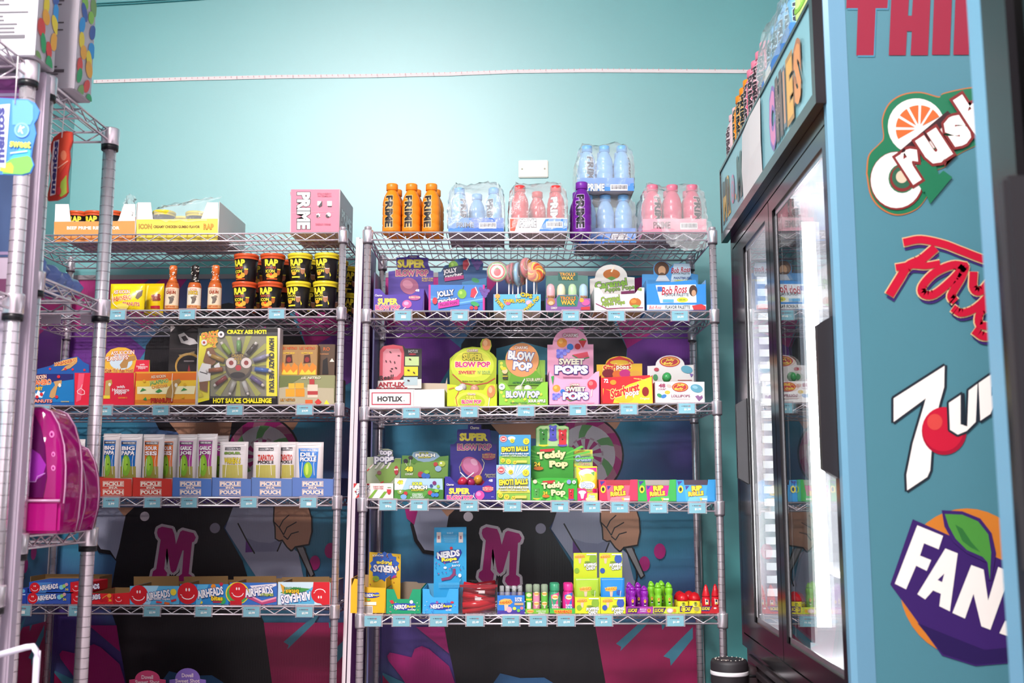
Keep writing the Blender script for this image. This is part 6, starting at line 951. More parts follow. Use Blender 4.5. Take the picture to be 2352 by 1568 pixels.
for k, (x, c, w) in enumerate(((62, '#5fb83a', 'green'), (134, '#e88aa8', 'pink'), (210, '#6ab84a', 'lime'))):
    l = at_shelf(R5b, RR, 4, x, .03); th = Th('sour_tube', f'{w} mini sour spray tube in the low tray', 'candy tube', (l[0], l[1], l[2]+.003), RR.a, 'mini sour spray tubes')
    z = th.m([kp(R5b, x, 625)], 0)[0][1]; MB().lathe([(.0115, 0), (.012, .002), (.012, z-.03), (.0115, z-.028)], mat(c, .25), 14).build('tube', th.o)
    MB().lathe([(.0118, z-.028), (.0118, z-.004), (.009, z)], clear('tube_cap', rough=.04, ior=1.4, add=.35, body='#cfe0c0'), 14).build('cap', th.o)
    art('label', th.o, [R('#e8e03a', -.012, .028, .012, .034), E('#f0d8a8', 0, .016, .009, .006), R('#f0ece8', -.006, .04, .006, .062)] if k == 0 else [E('#f0d8a8', 0, .012, .009, .007), T('#c83a2a', 'WARHEADS', 0, .012, .017, .005, '#f4e04a', .1), E('#f0d8a8', 0, .045, .009, .007), T('#c83a2a', 'WARHEADS', 0, .045, .017, .005, '#f4e04a', .1), P('#e8c0a8', (-.003, .05), (.003, .05), (.002, .06), (-.002, .06))], around(.012, z-.02), cuts=[(0, q*.004) for q in range(-3, 4)])
sb = dbox('sour_bottle_tray', 'green tray of super sour drops bottles in green and pink', 'display tray', R5b, RR, 4, rect(262, 858, 500), [T('#d8482a', 'WARHEADS', 385, 888, 170, 30, '#f4d83a', .1, 0, 0, .06)], .012, .11, '#4fb848')
for k, (x, c, c2, w) in enumerate(((310, '#3f9a70', '#e0508a', 'green'), (440, '#e0308a', '#3a70c0', 'pink'))):
    l = at_shelf(R5b, RR, 4, x, .035); th = Th('sour_bottle', f'{w} super sour drops bottle in the green tray', 'candy bottle', (l[0], l[1], l[2]+.003), RR.a, 'super sour bottles')
    z = th.m([kp(R5b, x, 620)], 0)[0][1]
    pf = [(.02, 0), (.021, .004), (.021, z*.45), (.0165, z*.66), (.0145, z*.72), (.0145, z*.74)]
    MB().lathe(pf, mat(c, .25), 16).build('bottle', th.o); MB().lathe([(.016, z*.74), (.0165, z*.76), (.016, z*.97), (.0135, z)], mat(c, .3), 16).build('cap', th.o)
    art('label', th.o, [P(c2, (-.018, .0), (.018, -.01), (.018, .05), (-.004, .05)), E('#f0d8a8', 0, .006, .012, .008), T('#c83a2a', 'WARHEADS', 0, .006, .02, .006, '#f4e04a', .1), T('#f4f0f0', 'SUPER', 0, .033, .022, .007), T('#f4f0f0', 'SOUR', 0, .042, .022, .008)], around(.021, z*.6, lambda zz: np.interp(zz, [0, z*.45, z*.66], [.021, .021, .0165])), cuts=[(0, q*.005) for q in range(-4, 5)])
    l2 = at_shelf(R5b, RR, 4, x-6, .082); copy_tree(th.o, (l2[0], l2[1], l2[2]+.003), RR.a, f'{w} super sour drops bottle behind the front {w} one')
for k, (x0, x1, fr, pc, w) in enumerate(((502, 742, '#8ab03a', '#a8c83a', 'green apple'), (746, 982, '#3a5ab0', '#2f8ad8', 'blue raspberry'))):
    m = (x0+x1)/2
    def pop(y0, y1, s=1): return [P('#e8b06a', (x0+15, y0+45), (x0+35, y0+14), (x0+95, y0+12), (x0+115, y0+42), (x0+70, y0+52)), T('#c83a2a', 'WARHEADS', x0+65, y0+36, 96, 24, '#f4e04a', .1, 6), P('#e8c0a8', (x0+52, y0+52), (x0+82, y0+52), (x0+76, y0+100), (x0+58, y0+100)), E(fr, x1-48, y0+58, 36, 46), E(fr, x0+38, y1-62, 24, 26), T('#f6f4f0', 'POPPING', m+46, y0+112, 118, 32, '#2a2a1a', .08, 5, 0, .07), T('#f6f4f0', 'CANDY', m+52, y0+144, 92, 32, '#2a2a1a', .08, 5, 0, .07), E('#7a9a3a', m+20, y0+85, 30, 8), R('#f0eed8', x1-110, y0+8, x1-16, y0+20)]
    dbox('popping_candy_box', f'open yellow-lime popping candy box, {w} flavour side', 'candy box', R5b, RR, 4, rect(x0, 750, x1), pop(750, 912), .012, .1, '#d6dc2c',
         hdr=([(x0-14, None), (x1-32, None), (x1-32, 328), (x0-14, 330)], '#ccd82c', .09, [(o[0], o[1], [(a-22, b-420) for a, b in o[2]]) if o[0] == 'p' else ('t', o[1], o[2], o[3]-22, o[4]-420, *o[5:]) for o in pop(750, 980)]))
    bag('popping_candy_pouch', f'{("lime green", "bright blue")[k]} popping candy pouch standing in its box', 'candy bag', R5b, RR, 4, x0-2 if k == 0 else x0+2, 566, x1-6, .008, pc, [L('#e8f0c0' if k == 0 else '#8ac0f0', 5, (x0+10, 585), (x1-20, 582)), P('#e8b06a', (x0+45, 690), (x0+62, 655), (x0+135, 650), (x0+150, 685), (x0+100, 698)), T('#c83a2a', 'WARHEADS', x0+98, 672, 112, 28, '#f4e04a', .1, 6), P('#e8c0a8', (x0+85, 698), (x0+115, 698), (x0+110, 745), (x0+90, 745)), E(fr, x0+175, 705, 26, 24), L('#f4f8f0', 4, (x0+190, 690), (x0+185, 745))], .045)
def lucas(x0, x1, c, tc, ops, lab): return dbox('chili_candy_tray', lab, 'display tray', R5b, RR, 4, [(x0, None), (x1, None), (x1+8, 842), (x0, 840)], ops, .012, .11, c)
yl2 = '#e8d82c'; dpu = '#4a1f6a'
def ltxt(x): return [P(dpu, (x, 850), (x+118, 850), (x+90, 902), (x, 902)), T(yl2, 'LUCAS', x+50, 876, 82, 34, '#2a0f3a', .06, 0, .15, .05)]
lucas(988, 1240, '#a83aa0', '', ltxt(1000)+[T('#e8d0e8', 'MUECAS', 1150, 865, 60, 14), T('#e8d0e8', 'CHAMOY', 1150, 884, 60, 14), E('#e8902a', 1205, 878, 18, 20), E('#3a2a1a', 1205, 872, 6)], 'purple chili candy tray right of the popping candy')
lucas(1244, 1486, '#c8d83a', '', ltxt(1252)+[E('#d8a8b8', 1405, 878, 32, 24), E('#f0ece8', 1405, 878, 22, 16), E('#e8902a', 1450, 878, 14, 18)], 'lime chili candy tray with green bottles')
lucas(1490, 1700, '#d8d02c', '', [P(dpu, (1500, 836), (1625, 832), (1595, 890), (1500, 892)), T(yl2, 'LUCAS', 1555, 862, 86, 36, '#2a0f3a', .06, 0, .15, .05), E('#a89a5a', 1660, 862, 26, 22)], 'yellow chili candy tray with red domed lids')
lucas(1703, 1868, '#c02028', '', [P(dpu, (1706, 836), (1808, 836), (1780, 884), (1706, 884)), T(yl2, 'LUCAS', 1748, 858, 72, 30, '#2a0f3a', .06, 0, .15, .05), E('#e8d0d0', 1835, 855, 14, 8)], 'red chili candy tray beside the right rack post')
def chili(x, ytop, c, w, kind, lab, yd=.035):
    l = at_shelf(R5b, RR, 4, x, yd); th = Th('chili_candy', lab, 'candy bottle', (l[0], l[1], l[2]+.003), RR.a, f'{w} chili candies')
    z = th.m([kp(R5b, x, ytop)], 0)[0][1]; m = mat(c, .18, 0, 'plastic'); r = w_r = .0125
    if kind == 'worm':
        MB().lathe([(.010, 0), (.0125, .003), (.012, z*.3), (.0135, z*.45), (.013, z*.55), (.0105, z*.6), (.0132, z*.66), (.0135, z*.78), (.010, z*.84)], m, 16).build('bottle', th.o)
        MB().lathe([(.0115, z*.845), (.0118, z*.87), (.009, z*.93), (.004, z*.975), (.001, z*.98)], m, 14).build('cap', th.o)
        MB().tube([(-.008, .004, z*.86)]+[(-.010+.018*t, .006, z*(.86+.14*math.sin(math.pi*t))) for t in (.15, .4, .65, .85)]+[(.009, .004, z*.86)], .0022, m, 6).build('loop', th.o)
        art('label', th.o, [E('#e8a83a', 0, .006, .004, .006), E('#2a1a2a', 0, .004, .0015), R('#2a1a2a', -.0035, .014, .0035, .017), R('#e8d8e8', -.003, .019, .003, .021)], around(.0138, z*.5))
    elif kind == 'dome':
        MB().lathe([(.0185, 0), (.0195, .003), (.0195, z*.58)], mat('#e0cf2c', .3), 18).build('cup', th.o)
        MB().lathe([(.0203, z*.58), (.0203, z*.66), (.018, z*.78), (.012, z*.93), (.002, z)], clear('red_dome', tint=(1, .25, .25), rough=.05, ior=1.4, add=.55, body='#e0202c'), 18).build('lid', th.o)
        art('label', th.o, [E('#7a8a2a', 0, .009, .006, .007), E('#2a2a1a', 0, .008, .002), R('#8a7a2a', -.012, .019, .012, .021)], around(.0195, z*.56), cuts=[(0, -.006), (0, .006)])
    else:
        MB().lathe([(.013, 0), (.0145, .003), (.0135, z*.25), (.015, z*.4), (.0128, z*.55)], m, 16).build('bottle', th.o)
        MB().lathe([(.0135, z*.56), (.0138, z*.6), (.010, z*.76), (.006, z*.93), (.002, z)], mat(c, .15), 16).build('nozzle', th.o)
        art('label', th.o, [R('#e8e0d8', -.005, .004, .005, .02), E('#2a2a2a', 0, .008, .003, .004), E('#e8c83a', 0, .017, .003)], around(.015, z*.5))
for k, (x, yt, yd) in enumerate(((1022, 610, .05), (1105, 612, .065), (1048, 640, .025), (1165, 645, .03))): chili(x, yt, '#8a1fa0', 'purple', 'worm', f'{("far left", "far right", "near left", "near right")[k]} purple chili candy bottle in the purple tray', yd)
for k, (x, yt, yd) in enumerate(((1232, 600, .06), (1330, 595, .07), (1296, 615, .028), (1398, 612, .03))): chili(x, yt, '#7ac02a', 'green', 'worm', f'{("far left", "far right", "near left", "near right")[k]} green chili candy bottle in the lime tray', yd)
for k, (x, yt, yd) in enumerate(((1528, 705, .03), (1642, 700, .03), (1500, 690, .075), (1590, 688, .075))): chili(x, yt, '#e0202c', 'red-lidded', 'dome', f'{("near left", "near right", "far left", "far right")[k]} yellow chili cup with a red domed lid', yd)
for k, (x, yt) in enumerate(((1752, 630), (1842, 625))): chili(x, yt, '#c8202c', 'red', 'nozzle', f'{("left", "right")[k]} pointed red chili bottle by the right rack post', .035)
# ================================================================== appliance on the floor
l = (.548, 3.46, 0.0); th = Th('fan_heater', 'black cylindrical heater with a white ring on the floor by the fridge', 'heater', l, -.2)
zt = .383; bk = mat('#2a2428', .5, 0, 'plastic')
MB().lathe([(.052, 0), (.056, .01), (.056, zt-.075), (.058, zt-.07), (.058, zt-.012), (.054, zt-.002), (.046, zt), (.002, zt-.002)], bk, 32).build('body', th.o)
MB().lathe([(.0584, zt-.046), (.0592, zt-.044), (.0592, zt-.036), (.0584, zt-.034)], mat('#e8e0e4', .4), 32).build('ring', th.o)
gm = MB()
for k in range(14):
    for s in (-1, 1):
        pts = [(.0568*math.cos(t), .0568*math.sin(t), zt-.09-k*.018-s*.0-abs(0)-.02*s*(q/6-.5)) for q, t in [(q, -math.pi/2-1.1+q*2.2/6) for q in range(7)]]; gm.tube(pts, .0011, mat('#5a4a50', .4), 4)
g = gm.build('grille', th.o, kind='stuff')
for k in range(18):
    t = 2*math.pi*k/18; MB().lathe([(.0022, 0), (.0016, .0016)], mat('#e8dcd0', .3), 8, (.043*math.cos(t), .043*math.sin(t), zt+.0)).build('control_dot', th.o)
MB().box(-.02, .0, -.03, -.024, zt-.001, zt+.0012, mat('#8a7a74', .4)).build('control_bar', th.o)
l = (.618, 3.50, 0); th = Th('pedal_bin', 'small dark bin squeezed between the heater and the fridge', 'bin', l)
MB().lathe([(.026, 0), (.028, .01), (.028, .335), (.024, .352), (.002, .36)], mat('#3a2c30', .45, 0, 'plastic'), 20).build('body', th.o); MB().lathe([(.0288, .325), (.0288, .333)], BLACKP, 20).build('rim', th.o)
# ================================================================== drinks fridge by the right wall
def child_frame(parent, name, loc, rz):
    e = bpy.data.objects.new(name, None); COL.objects.link(e); e.parent = parent; e.location = loc; e.rotation_euler = (0, 0, rz); return e
class Frame(Th):
    def __init__(s, loc, a): s.loc = np.array(loc, float); s.a = a
def emis(name, col, st):
    m = bpy.data.materials.new(name); m.use_nodes = True; b = m.node_tree.nodes['Principled BSDF']
    b.inputs['Emission Color'].default_value = (*col, 1); b.inputs['Emission Strength'].default_value = st; b.inputs['Base Color'].default_value = (.9, .9, .9, 1); return m
BK = mat('#1b181b', .18, 0, 'gloss'); BLU = mat('#4b7b88', .4, 0, 'plastic'); BLU2 = mat('#668fa8', .3, 0, 'plastic'); INN = mat('#d8d6da', .3); ALU = mat('#b8b4b8', .25, .8)
FY0, FY1, FX = 3.66, 2.335, .625; FL_ = FY0-FY1
fr = Th('drinks_fridge', 'tall two-door drinks fridge with a lit window and soda logos on its side', 'fridge', (FX, FY0, 0), -math.pi/2)
mb = MB().box(0, .03, .03, .74, .42, 1.8, INN).box(.03, FL_-.03, .70, .74, .42, 1.8, INN).box(.03, FL_-.03, .05, .70, .42, .45, INN).box(.03, FL_-.03, .03, .70, 1.75, 1.8, INN)
mb.build('cabinet', fr.o)
mb = MB().box(0, FL_, .03, .74, .0, .42, BK).box(0, FL_, .015, .03, .04, .42, BK)
for k in range(9): mb.box(.04, FL_-.04, .008, .015, .08+k*.035, .095+k*.035, mat('#3a3034', .3))
mb.build('base_grille', fr.o)
sp = MB().box(FL_-.03, FL_-.0, .045, .74, 0, 2.03, BLU).build('side_panel', fr.o)
v = [(FL_-.028, .0), (FL_-.006, .0), (FL_+.001, .012), (FL_+.001, .05), (FL_-.028, .05)]
cm = MB(); n = len(v); cv = [(x, y, z) for z in (0, 2.03) for x, y in v]
cm.add(cv, [tuple(range(n))[::-1], tuple(range(n, 2*n))]+[(i, (i+1) % n, (i+1) % n+n, i+n) for i in range(n)], BLU2); cm.build('corner_trim', fr.o, 'light blue corner trim')
MB().box(0, FL_-.03, .0, .74, 1.8, 2.04, BK).build('top_housing', fr.o)
mb = MB().box(0, .035, -.0, .05, .4, 1.8, BK).box(FL_-.032, FL_-.028, .024, .05, .4, 1.8, BK).box(.035, FL_-.03, .0, .05, 1.735, 1.8, BK).box(.035, FL_-.03, .0, .05, .4, .44, BK).box(.635, .665, .026, .07, .44, 1.735, BK)
mb.build('front_frame', fr.o)
for k, (x0, x1, hx) in enumerate(((.04, .645, 0), (.652, FL_-.03, 1))):
    wl, wr = (.19, .05) if k == 0 else (.045, .03); d = MB()
    for q in ((x0, x0+wl, .445, 1.73), (x1-wr, x1, .445, 1.73), (x0+wl, x1-wr, 1.69, 1.73), (x0+wl, x1-wr, .445, .5)): d.box(q[0], q[1], .0, .022, q[2], q[3], BK)
    dr = d.build('door', fr.o)
    MB().box(x0+wl, x1-wr, +.008, .014, .5, 1.69, GLASS).build('pane', dr)
    e = .008; g = MB()
    for q in ((x0+wl, x0+wl+e*2, .5, 1.69), (x1-wr-e, x1-wr, .5, 1.69), (x0+wl, x1-wr, .5, .5+e*2), (x0+wl, x1-wr, 1.69-e*2, 1.69)): g.box(q[0], q[1], +.006, .0078, q[2], q[3], ALU)
    g.build('pane_trim', dr)
    hx0 = x0+.15 if k == 0 else x1-.032; z0, z1 = ((.925, 1.2), (.93, 1.29))[k]
    hb = MB(); hv = [(hx0, -.0005), (hx0+.03, -.0005), (hx0+.03, -.035), (hx0+.008, -.035)]; n = 4
    cv = [(x, y, z) for z in (z0, z1) for x, y in hv]
    hb.add([(x, y, z+(0.02 if (y < -.02 and z == z0) else (-.02 if (y < -.02 and z == z1) else 0))) for x, y, z in cv], [(3, 2, 1, 0), (4, 5, 6, 7)]+[(i, (i+1) % n, (i+1) % n+n, i+n) for i in range(n)], mat('#2b272b', .4)); hb.build('handle', dr)
LEDM = emis('led_strip', (1, .97, 1), 48)
for lx in (.665,):
    la = MB().box(lx-.026, lx+.026, .076, .084, .52, 1.68, mat('#e8e8ea', .3)).box(lx-.028, lx+.028, .066, .076, .5, 1.7, ALU).build('lamp', fr.o)
    MB().box(lx-.02, lx+.022, .084, .122, .54, 1.66, LEDM).build('led_tube', la)
el = MB(); EM = emis('led_reflection_glow', (1, .97, 1), .9)
for k in range(26): el.box(.034, .04, .08, .16, .56+k*.042, .584+k*.042, EM)  # glowing bands added as the LED dots' reflection on the metal end wall
MB().box(.0305, .034, .06, .2, .5, 1.69, ALU).build('end_plate', fr.o); el.build('led_reflection', fr.o, kind='stuff')
for zz in (.67, 1.0, 1.33):
    w = MB()
    for k in range(30): x = .05+k*(FL_-.11)/29; w.tube([(x, .17, zz), (x, .69, zz)], .0025, mat('#e0dee2', .3), 4)
    for y in (.17, .4, .68): w.tube([(.035, y, zz-.004), (FL_-.035, y, zz-.004)], .0035, mat('#e0dee2', .3), 5)
    w.build('wire_shelf', fr.o)
# sign on the fridge header
SX = .605; sn = MB().box(-.04, 1.292, -.02, -.001, 1.806, 2.03, mat('#86b4bf', .22)).build('sign_panel', fr.o)
s2 = MB()
for q in ((-.052, 1.322, 1.775, 1.806), (-.052, 1.322, 2.03, 2.04)): s2.box(q[0], q[1], -.024, -.001, q[2], q[3], BK)
s2.box(1.292, 1.322, -.024, -.001, 1.806, 2.03, BK).box(-.052, -.04, -.024, -.001, 1.806, 2.03, BK); s2.build('sign_frame', fr.o)
so = []; gold = '#e0a848'
def let(c, o, ch, x, z, w, h, r=0): return T(c, ch, x, -z, w, h, o, .1, r, 0, .07)
so += [let(gold, '#3a3034', 'M', .03, 1.905, .07, .13), P('#3a3034', (-.005, -1.975), (.065, -1.975), (.06, -1.92), (.0, -1.925)), let('#3a3034', gold, 'R', .115, 1.905, .05, .12), E('#d87aa0', .20, -1.9, .032, .05), E('#86b4bf', .20, -1.9, .025, .04), E('#d87aa0', .20, -1.9, .018, .03), E('#86b4bf', .20, -1.9, .011, .019), E('#e8985a', .25, -1.86, .01), let('#3a4a44', '#5a6a64', 'M', .33, 1.905, .075, .125), let('#4a4a4a', '#6a6a64', 'U', .43, 1.905, .06, .12), let('#b8a0c8', '#8a6aa0', 'N', .6, 1.9, .07, .125),
       let('#e87ab0', '#8a5aa8', 'C', .855, 1.905, .068, .155), let('#7a5048', '#5a3a3a', 'H', .945, 1.908, .07, .15), let('#d88a5a', '#6a6a78', 'I', 1.012, 1.908, .018, .14), let('#f0a83a', '#b87a2a', 'E', 1.078, 1.905, .06, .15), let('#e88a3a', '#b8642a', 'S', 1.165, 1.908, .068, .15)]
so += [E('#d8b0a0', .918+random.Random(k).random()*.055, -1.85-random.Random(k+50).random()*.12, .0022) for k in range(22)]+[P('#f6f0b8', (1.16, -2.03), (1.25, -2.03), (1.2, -1.995))][:0]
art('sign_print', sn, so, lambda v, lay: np.stack([v[:, 0], -.0206-lay*STEP, -v[:, 1]], 1), rough=.3)
pp = Th('paper_sheet', 'blank white sheet of paper taped over the fridge sign', 'paper', (SX-.003, 3.11, 1.79), -math.pi/2)
MB().add([(-.15, 0, 0), (.15, 0, -.005), (.155, -.001, .235), (.0, -.004, .232), (-.14, -.001, .225), (0, -.006, .1), (-.15, -.004, .11), (.153, -.003, .11)], [(0, 1, 7, 5), (0, 5, 6), (6, 5, 3, 4), (5, 7, 2, 3)], mat('#ecdcdc', .6)).build('sheet', pp.o)
# printed logos on the fridge side
sf = Frame((FX, FY1, 0), 0.0)
def sidep(K):
    ox, oy, s = K
    def f(v, lay):
        xz = sf.m(np.stack([ox+v[:, 0]*s, oy+v[:, 1]*s], 1), 0)
        return np.stack([np.full(len(v), FL_+.0012)+lay*STEP, xz[:, 0], xz[:, 1]], 1)
    return f
rd = '#8c1833'
o = [P('#3f7d95', (92, -58), (282, -58), (276, 46), (222, 46), (214, 258), (136, 258), (142, 46), (90, 46)), P(rd, (88, -60), (276, -60), (270, 38), (217, 38), (208, 250), (130, 250), (137, 38), (85, 38)),
     P(rd, (290, -60), (370, -60), (362, 72), (380, 72), (388, -60), (466, -60), (452, 250), (374, 250), (380, 142), (358, 142), (352, 250), (276, 250)), P(rd, (482, -60), (562, -60), (550, 248), (470, 248)), P(rd, (578, -60), (660, -60), (720, 120), (730, -60), (800, -60), (790, 248), (700, 248), (640, 60), (636, 248), (566, 248))]
art('lettering', sp, o, sidep(F4), rough=.4)
gn = '#1d6b4a'; cr = '#efe2dc'; og = '#d2622e'
def rot(pts, cx, cy, a):
    a = math.radians(a); return [(cx+(x-cx)*math.cos(a)-(y-cy)*math.sin(a), cy+(x-cx)*math.sin(a)+(y-cy)*math.cos(a)) for x, y in pts]
o = []
blob = [(180, 780), (190, 700), (235, 650), (255, 620), (250, 540), (280, 470), (340, 430), (420, 420), (500, 440), (520, 425), (620, 402), (680, 400), (760, 420), (780, 600), (680, 650), (580, 700), (530, 750), (480, 770), (495, 785), (450, 880), (400, 940), (320, 965), (250, 940), (200, 880)]
o += [P('#b8683a', *smooth([(x+(x-430)*.025, y+(y-690)*.02) for x, y in blob+[blob[0]]])[:-1]), P(gn, *smooth(blob+[blob[0]])[:-1]), E(cr, 400, 570, 128, 126, n=30)]
for k in range(6):
    a0 = 150+k*30.5
    t0, t1 = math.radians(a0+3), math.radians(a0+27); cx_, cy_ = 412, 580
    o.append(P(og, (cx_+18*math.cos((t0+t1)/2), cy_+18*math.sin((t0+t1)/2)), *[(cx_+105*math.cos(t), cy_+105*math.sin(t)) for t in (t0, (2*t0+t1)/3, (t0+2*t1)/3, t1)]))
o += [P('#3a2226', (300, 700), (540, 500), (560, 520), (420, 680), (330, 720))]
o += [E('#7a2a2a', 312, 815, 122, 132, n=28), E(cr, 310, 812, 116, 126, n=28), E(gn, 335, 805, 62, 66), E('#7a2a2a', 335, 805, 56, 60), E('#2f5a44', 335, 800, 46, 50), E('#d8b8a0', 333, 798, 26, 28), P(gn, (380, 760), (470, 700), (500, 790), (430, 870), (400, 820)), P(gn, (430, 850), (520, 770), (560, 800), (460, 920))]
o += [T(cr, 'r', 385, 745, 100, 150, '#7a2a2a', .07, 33, 0, .08), T(cr, 'u', 478, 668, 112, 145, '#7a2a2a', .07, 33, 0, .08), T(cr, 's', 582, 592, 100, 140, '#7a2a2a', .07, 33, 0, .08), T(cr, 'h', 668, 515, 115, 215, '#7a2a2a', .07, 33, 0, .08)]
art('fruit_logo', sp, o, sidep(F4), rough=.4)
def stroke_logo(pts, w): return [L('#3a2463', w, *[(x+6, y+18) for x, y in pts]), L('#d8b488', w+10, *pts)], [L('#ba1030', w, *pts)]
sets = [([(345, 1092), (420, 1080), (520, 1100), (600, 1130), (700, 1168), (780, 1190)], 34), ([(480, 1120), (420, 1170), (360, 1200), (320, 1260), (280, 1325)], 40), ([(310, 1205), (380, 1195), (440, 1198), (500, 1188)], 30), ([(620, 1200), (560, 1195), (480, 1230), (425, 1290), (430, 1325), (480, 1325), (560, 1260), (615, 1200), (600, 1250), (555, 1330), (570, 1355)], 36), ([(655, 1230), (655, 1300), (690, 1310), (740, 1250)], 36), ([(760, 1230), (720, 1330), (660, 1390), (600, 1410), (565, 1390)], 34), ([(760, 1380), (690, 1400), (680, 1460), (740, 1470)], 34), ([(660, 1490), (700, 1515), (770, 1510)], 36)]
lo1, lo2 = [], []
for pts, w in sets:
    pts2 = smooth(pts); A, Bq = stroke_logo(pts2, w); lo1 += A; lo2 += Bq
art('script_logo', sp, [x for x in lo1 if x[1] == '#3a2463']+[x for x in lo1 if x[1] != '#3a2463']+lo2, sidep(F4), rough=.4)
seven = [(295, 300), (522, 155), (520, 250), (500, 320), (470, 440), (458, 620), (445, 650), (355, 710), (352, 640), (380, 500), (430, 330), (438, 300), (295, 405)]
o = [L('#242a34', 22, *(seven+[seven[0]])), P(cr, *seven), E('#a01430', 520, 445, 100, 107, n=30), E('#c01a35', 515, 438, 92, 98, n=30), E('#cf4440', 478, 405, 34, 36)]
up = [(540, 320), (600, 280), (605, 420), (622, 425), (628, 265), (668, 235), (660, 405), (620, 445), (580, 462), (545, 440)]
upp = [(672, 232), (740, 185), (820, 150), (820, 300), (740, 330), (725, 370), (680, 400)]
o += [L('#242a34', 20, *(up+[up[0]])), L('#242a34', 20, *(upp+[upp[0]])), P(cr, *up), P(cr, *upp), P('#242a34', (728, 250), (760, 230), (750, 275), (728, 290)), P('#242a34', (592, 285), (608, 275), (605, 418), (592, 415))]
art('seven_logo', sp, o, sidep(F5), rough=.4)
o = [E('#c9752c', 620, 1120, 300, 330, n=40), P('#3a2060', (380, 838), (520, 900), (800, 1030), (900, 1080), (900, 1450), (800, 1480), (660, 1492), (510, 1445), (280, 1128)), P('#2a1a4e', (400, 1300), (700, 1420), (900, 1400), (900, 1450), (800, 1475), (660, 1485), (515, 1438)),
     P(cr, (400, 865), (515, 912), (495, 972), (430, 945), (412, 1000), (462, 1020), (442, 1068), (395, 1045), (350, 1150), (300, 1125)), P(cr, (525, 968), (580, 990), (545, 1248), (498, 1225), (505, 1170), (470, 1155), (435, 1195), (400, 1172)), P('#3a2060', (520, 1080), (510, 1118), (490, 1108)), P(cr, (640, 1042), (695, 1062), (715, 1200), (760, 1050), (815, 1075), (725, 1330), (685, 1315), (650, 1170), (612, 1280), (556, 1255)), P(cr, (790, 1290), (900, 1300), (890, 1390), (765, 1345)),
     P('#3a2060', (508, 798), (600, 803), (680, 835), (730, 900), (750, 990), (730, 1110), (712, 1110), (705, 1030), (620, 990), (560, 940), (520, 870)), P('#4a8a3a', (522, 815), (600, 818), (670, 848), (715, 905), (728, 985), (722, 1108), (712, 1030), (690, 1005), (620, 975), (570, 925), (540, 870)), P('#2f6a34', (568, 862), (600, 880), (640, 940), (680, 985), (640, 965), (600, 935))]
art('leaf_logo', sp, o, sidep(F5), rough=.4)
# drinks inside the fridge
def fbottle(x, y, z, c, cap, lab, h=.21):
    th = Th('soda_bottle', lab, 'bottle', (FX+y, FY0-x, z), 0, 'bottles inside the fridge')
    s = h/.21; MB().lathe([(.026, 0), (.03, .005), (.03, .04), (.026, .065), (.03, .09), (.03, .125), (.024, .155), (.013, .185), (.012, .192)], mat(c, .12, 0, 'plastic'), 18).build('bottle', th.o)
    MB().lathe([(.0135, .192), (.0135, .207), (.012, .21)], mat(cap, .3), 14).build('cap', th.o); th.o.scale = (s, s, s)
    MB().lathe([(.0305, .09), (.0307, .091), (.0307, .124), (.0305, .125)], mat('#dfe6dc', .3), 18).build('label_band', th.o)
cols_ = ('#5a9a5a', '#6aa86a', '#c85a5a', '#e8c0c8', '#7fb0d8', '#d8a04a'); words_ = ('first', 'second', 'third', 'fourth', 'fifth')
for lv, (zz, cs) in enumerate(((.452, (2, 2, 3, 3, 2)), (.672, (0, 0, 1, 0, 1)), (1.002, (3, 3, 2, 5, 5)), (1.333, (4, 4, 4, 3, 3)))):
    for k in range(5):
        fbottle(.80+k*.095, .225, zz+.004, cols_[cs[k]], '#e8e8e8' if lv != 1 else '#4a8a4a', f'{words_[k]} {("red", "green", "pink-toned", "blue-toned")[lv]} bottle on fridge shelf {("one", "two", "three", "four")[lv]} behind the glass')
for k in range(5): fbottle(.12+k*.1, .26, 1.006, cols_[(5, 3, 2, 5, 3)[k]], '#e8e8e8', f'{words_[k]} bottle from the wall behind the far fridge door')
# cases standing on the fridge
ftz = 2.0405
def ftop(x, y, sort, rz, lab, s=1.0): bottle(sort, (FX+y, FY0-x, ftz), rz, lab, 'bottles on top of the fridge', s)
ords = ('first', 'second', 'third', 'fourth', 'fifth')
for k in range(2): ftop(.035+k*.071, .02, 'palepink', -1.2+k, f'{ords[k]} pale pink bottle from the wall on top of the fridge', .92)
for k in range(3): ftop(.175+k*.071, .022, 'orange', -1.5+.2*k, f'{ords[k]} orange bottle in the row on top of the fridge')
for k in range(4): ftop(.40+k*.071, .02, 'pink', -1.4+.15*k, f'{ords[k]} pink bottle in the row on top of the fridge', 1.0)
for k in range(3): ftop(.12+k*.071, .095, 'palepink', 1, f'{ords[k]} pale pink bottle of the second row on top of the fridge')
for k in range(5): ftop(.72+k*.071, .03, 'blue', -1.3+.2*k, f'{ords[k]} blue bottle in the wrapped case on top of the fridge')
tr = Th('bottle_tray', 'blue drink case wrapped in film on top of the fridge', 'drink case', (FX-.012, FY0-.675, ftz), -math.pi/2)
MB().box(0, .37, 0, .0016, 0, .055, card('#4a8ad8')).box(0, .0016, .0016, .2, 0, .055, card('#4a8ad8')).box(.3684, .37, .0016, .2, 0, .055, card('#4a8ad8')).build('tray', tr.o)
MB().box(.04, .13, -.001, -.0002, .012, .048, mat('#efe6e2', .4)).build('barcode_label', tr.o)
a = .39
film(tr, [[(-.02, -.006, .02), (.12, -.007, .02), (.26, -.006, .02), (a, -.006, .02)], [(-.02, -.007, .11), (.12, -.009, .1), (.26, -.006, .11), (a, -.006, .1)], [(-.01, .015, .2), (.12, .02, .195), (.26, .015, .2), (a, .015, .2)], [(-.005, .15, .2), (.12, .15, .2), (.26, .15, .2), (a, .15, .2)]], 'shrink_film', 21, .012)
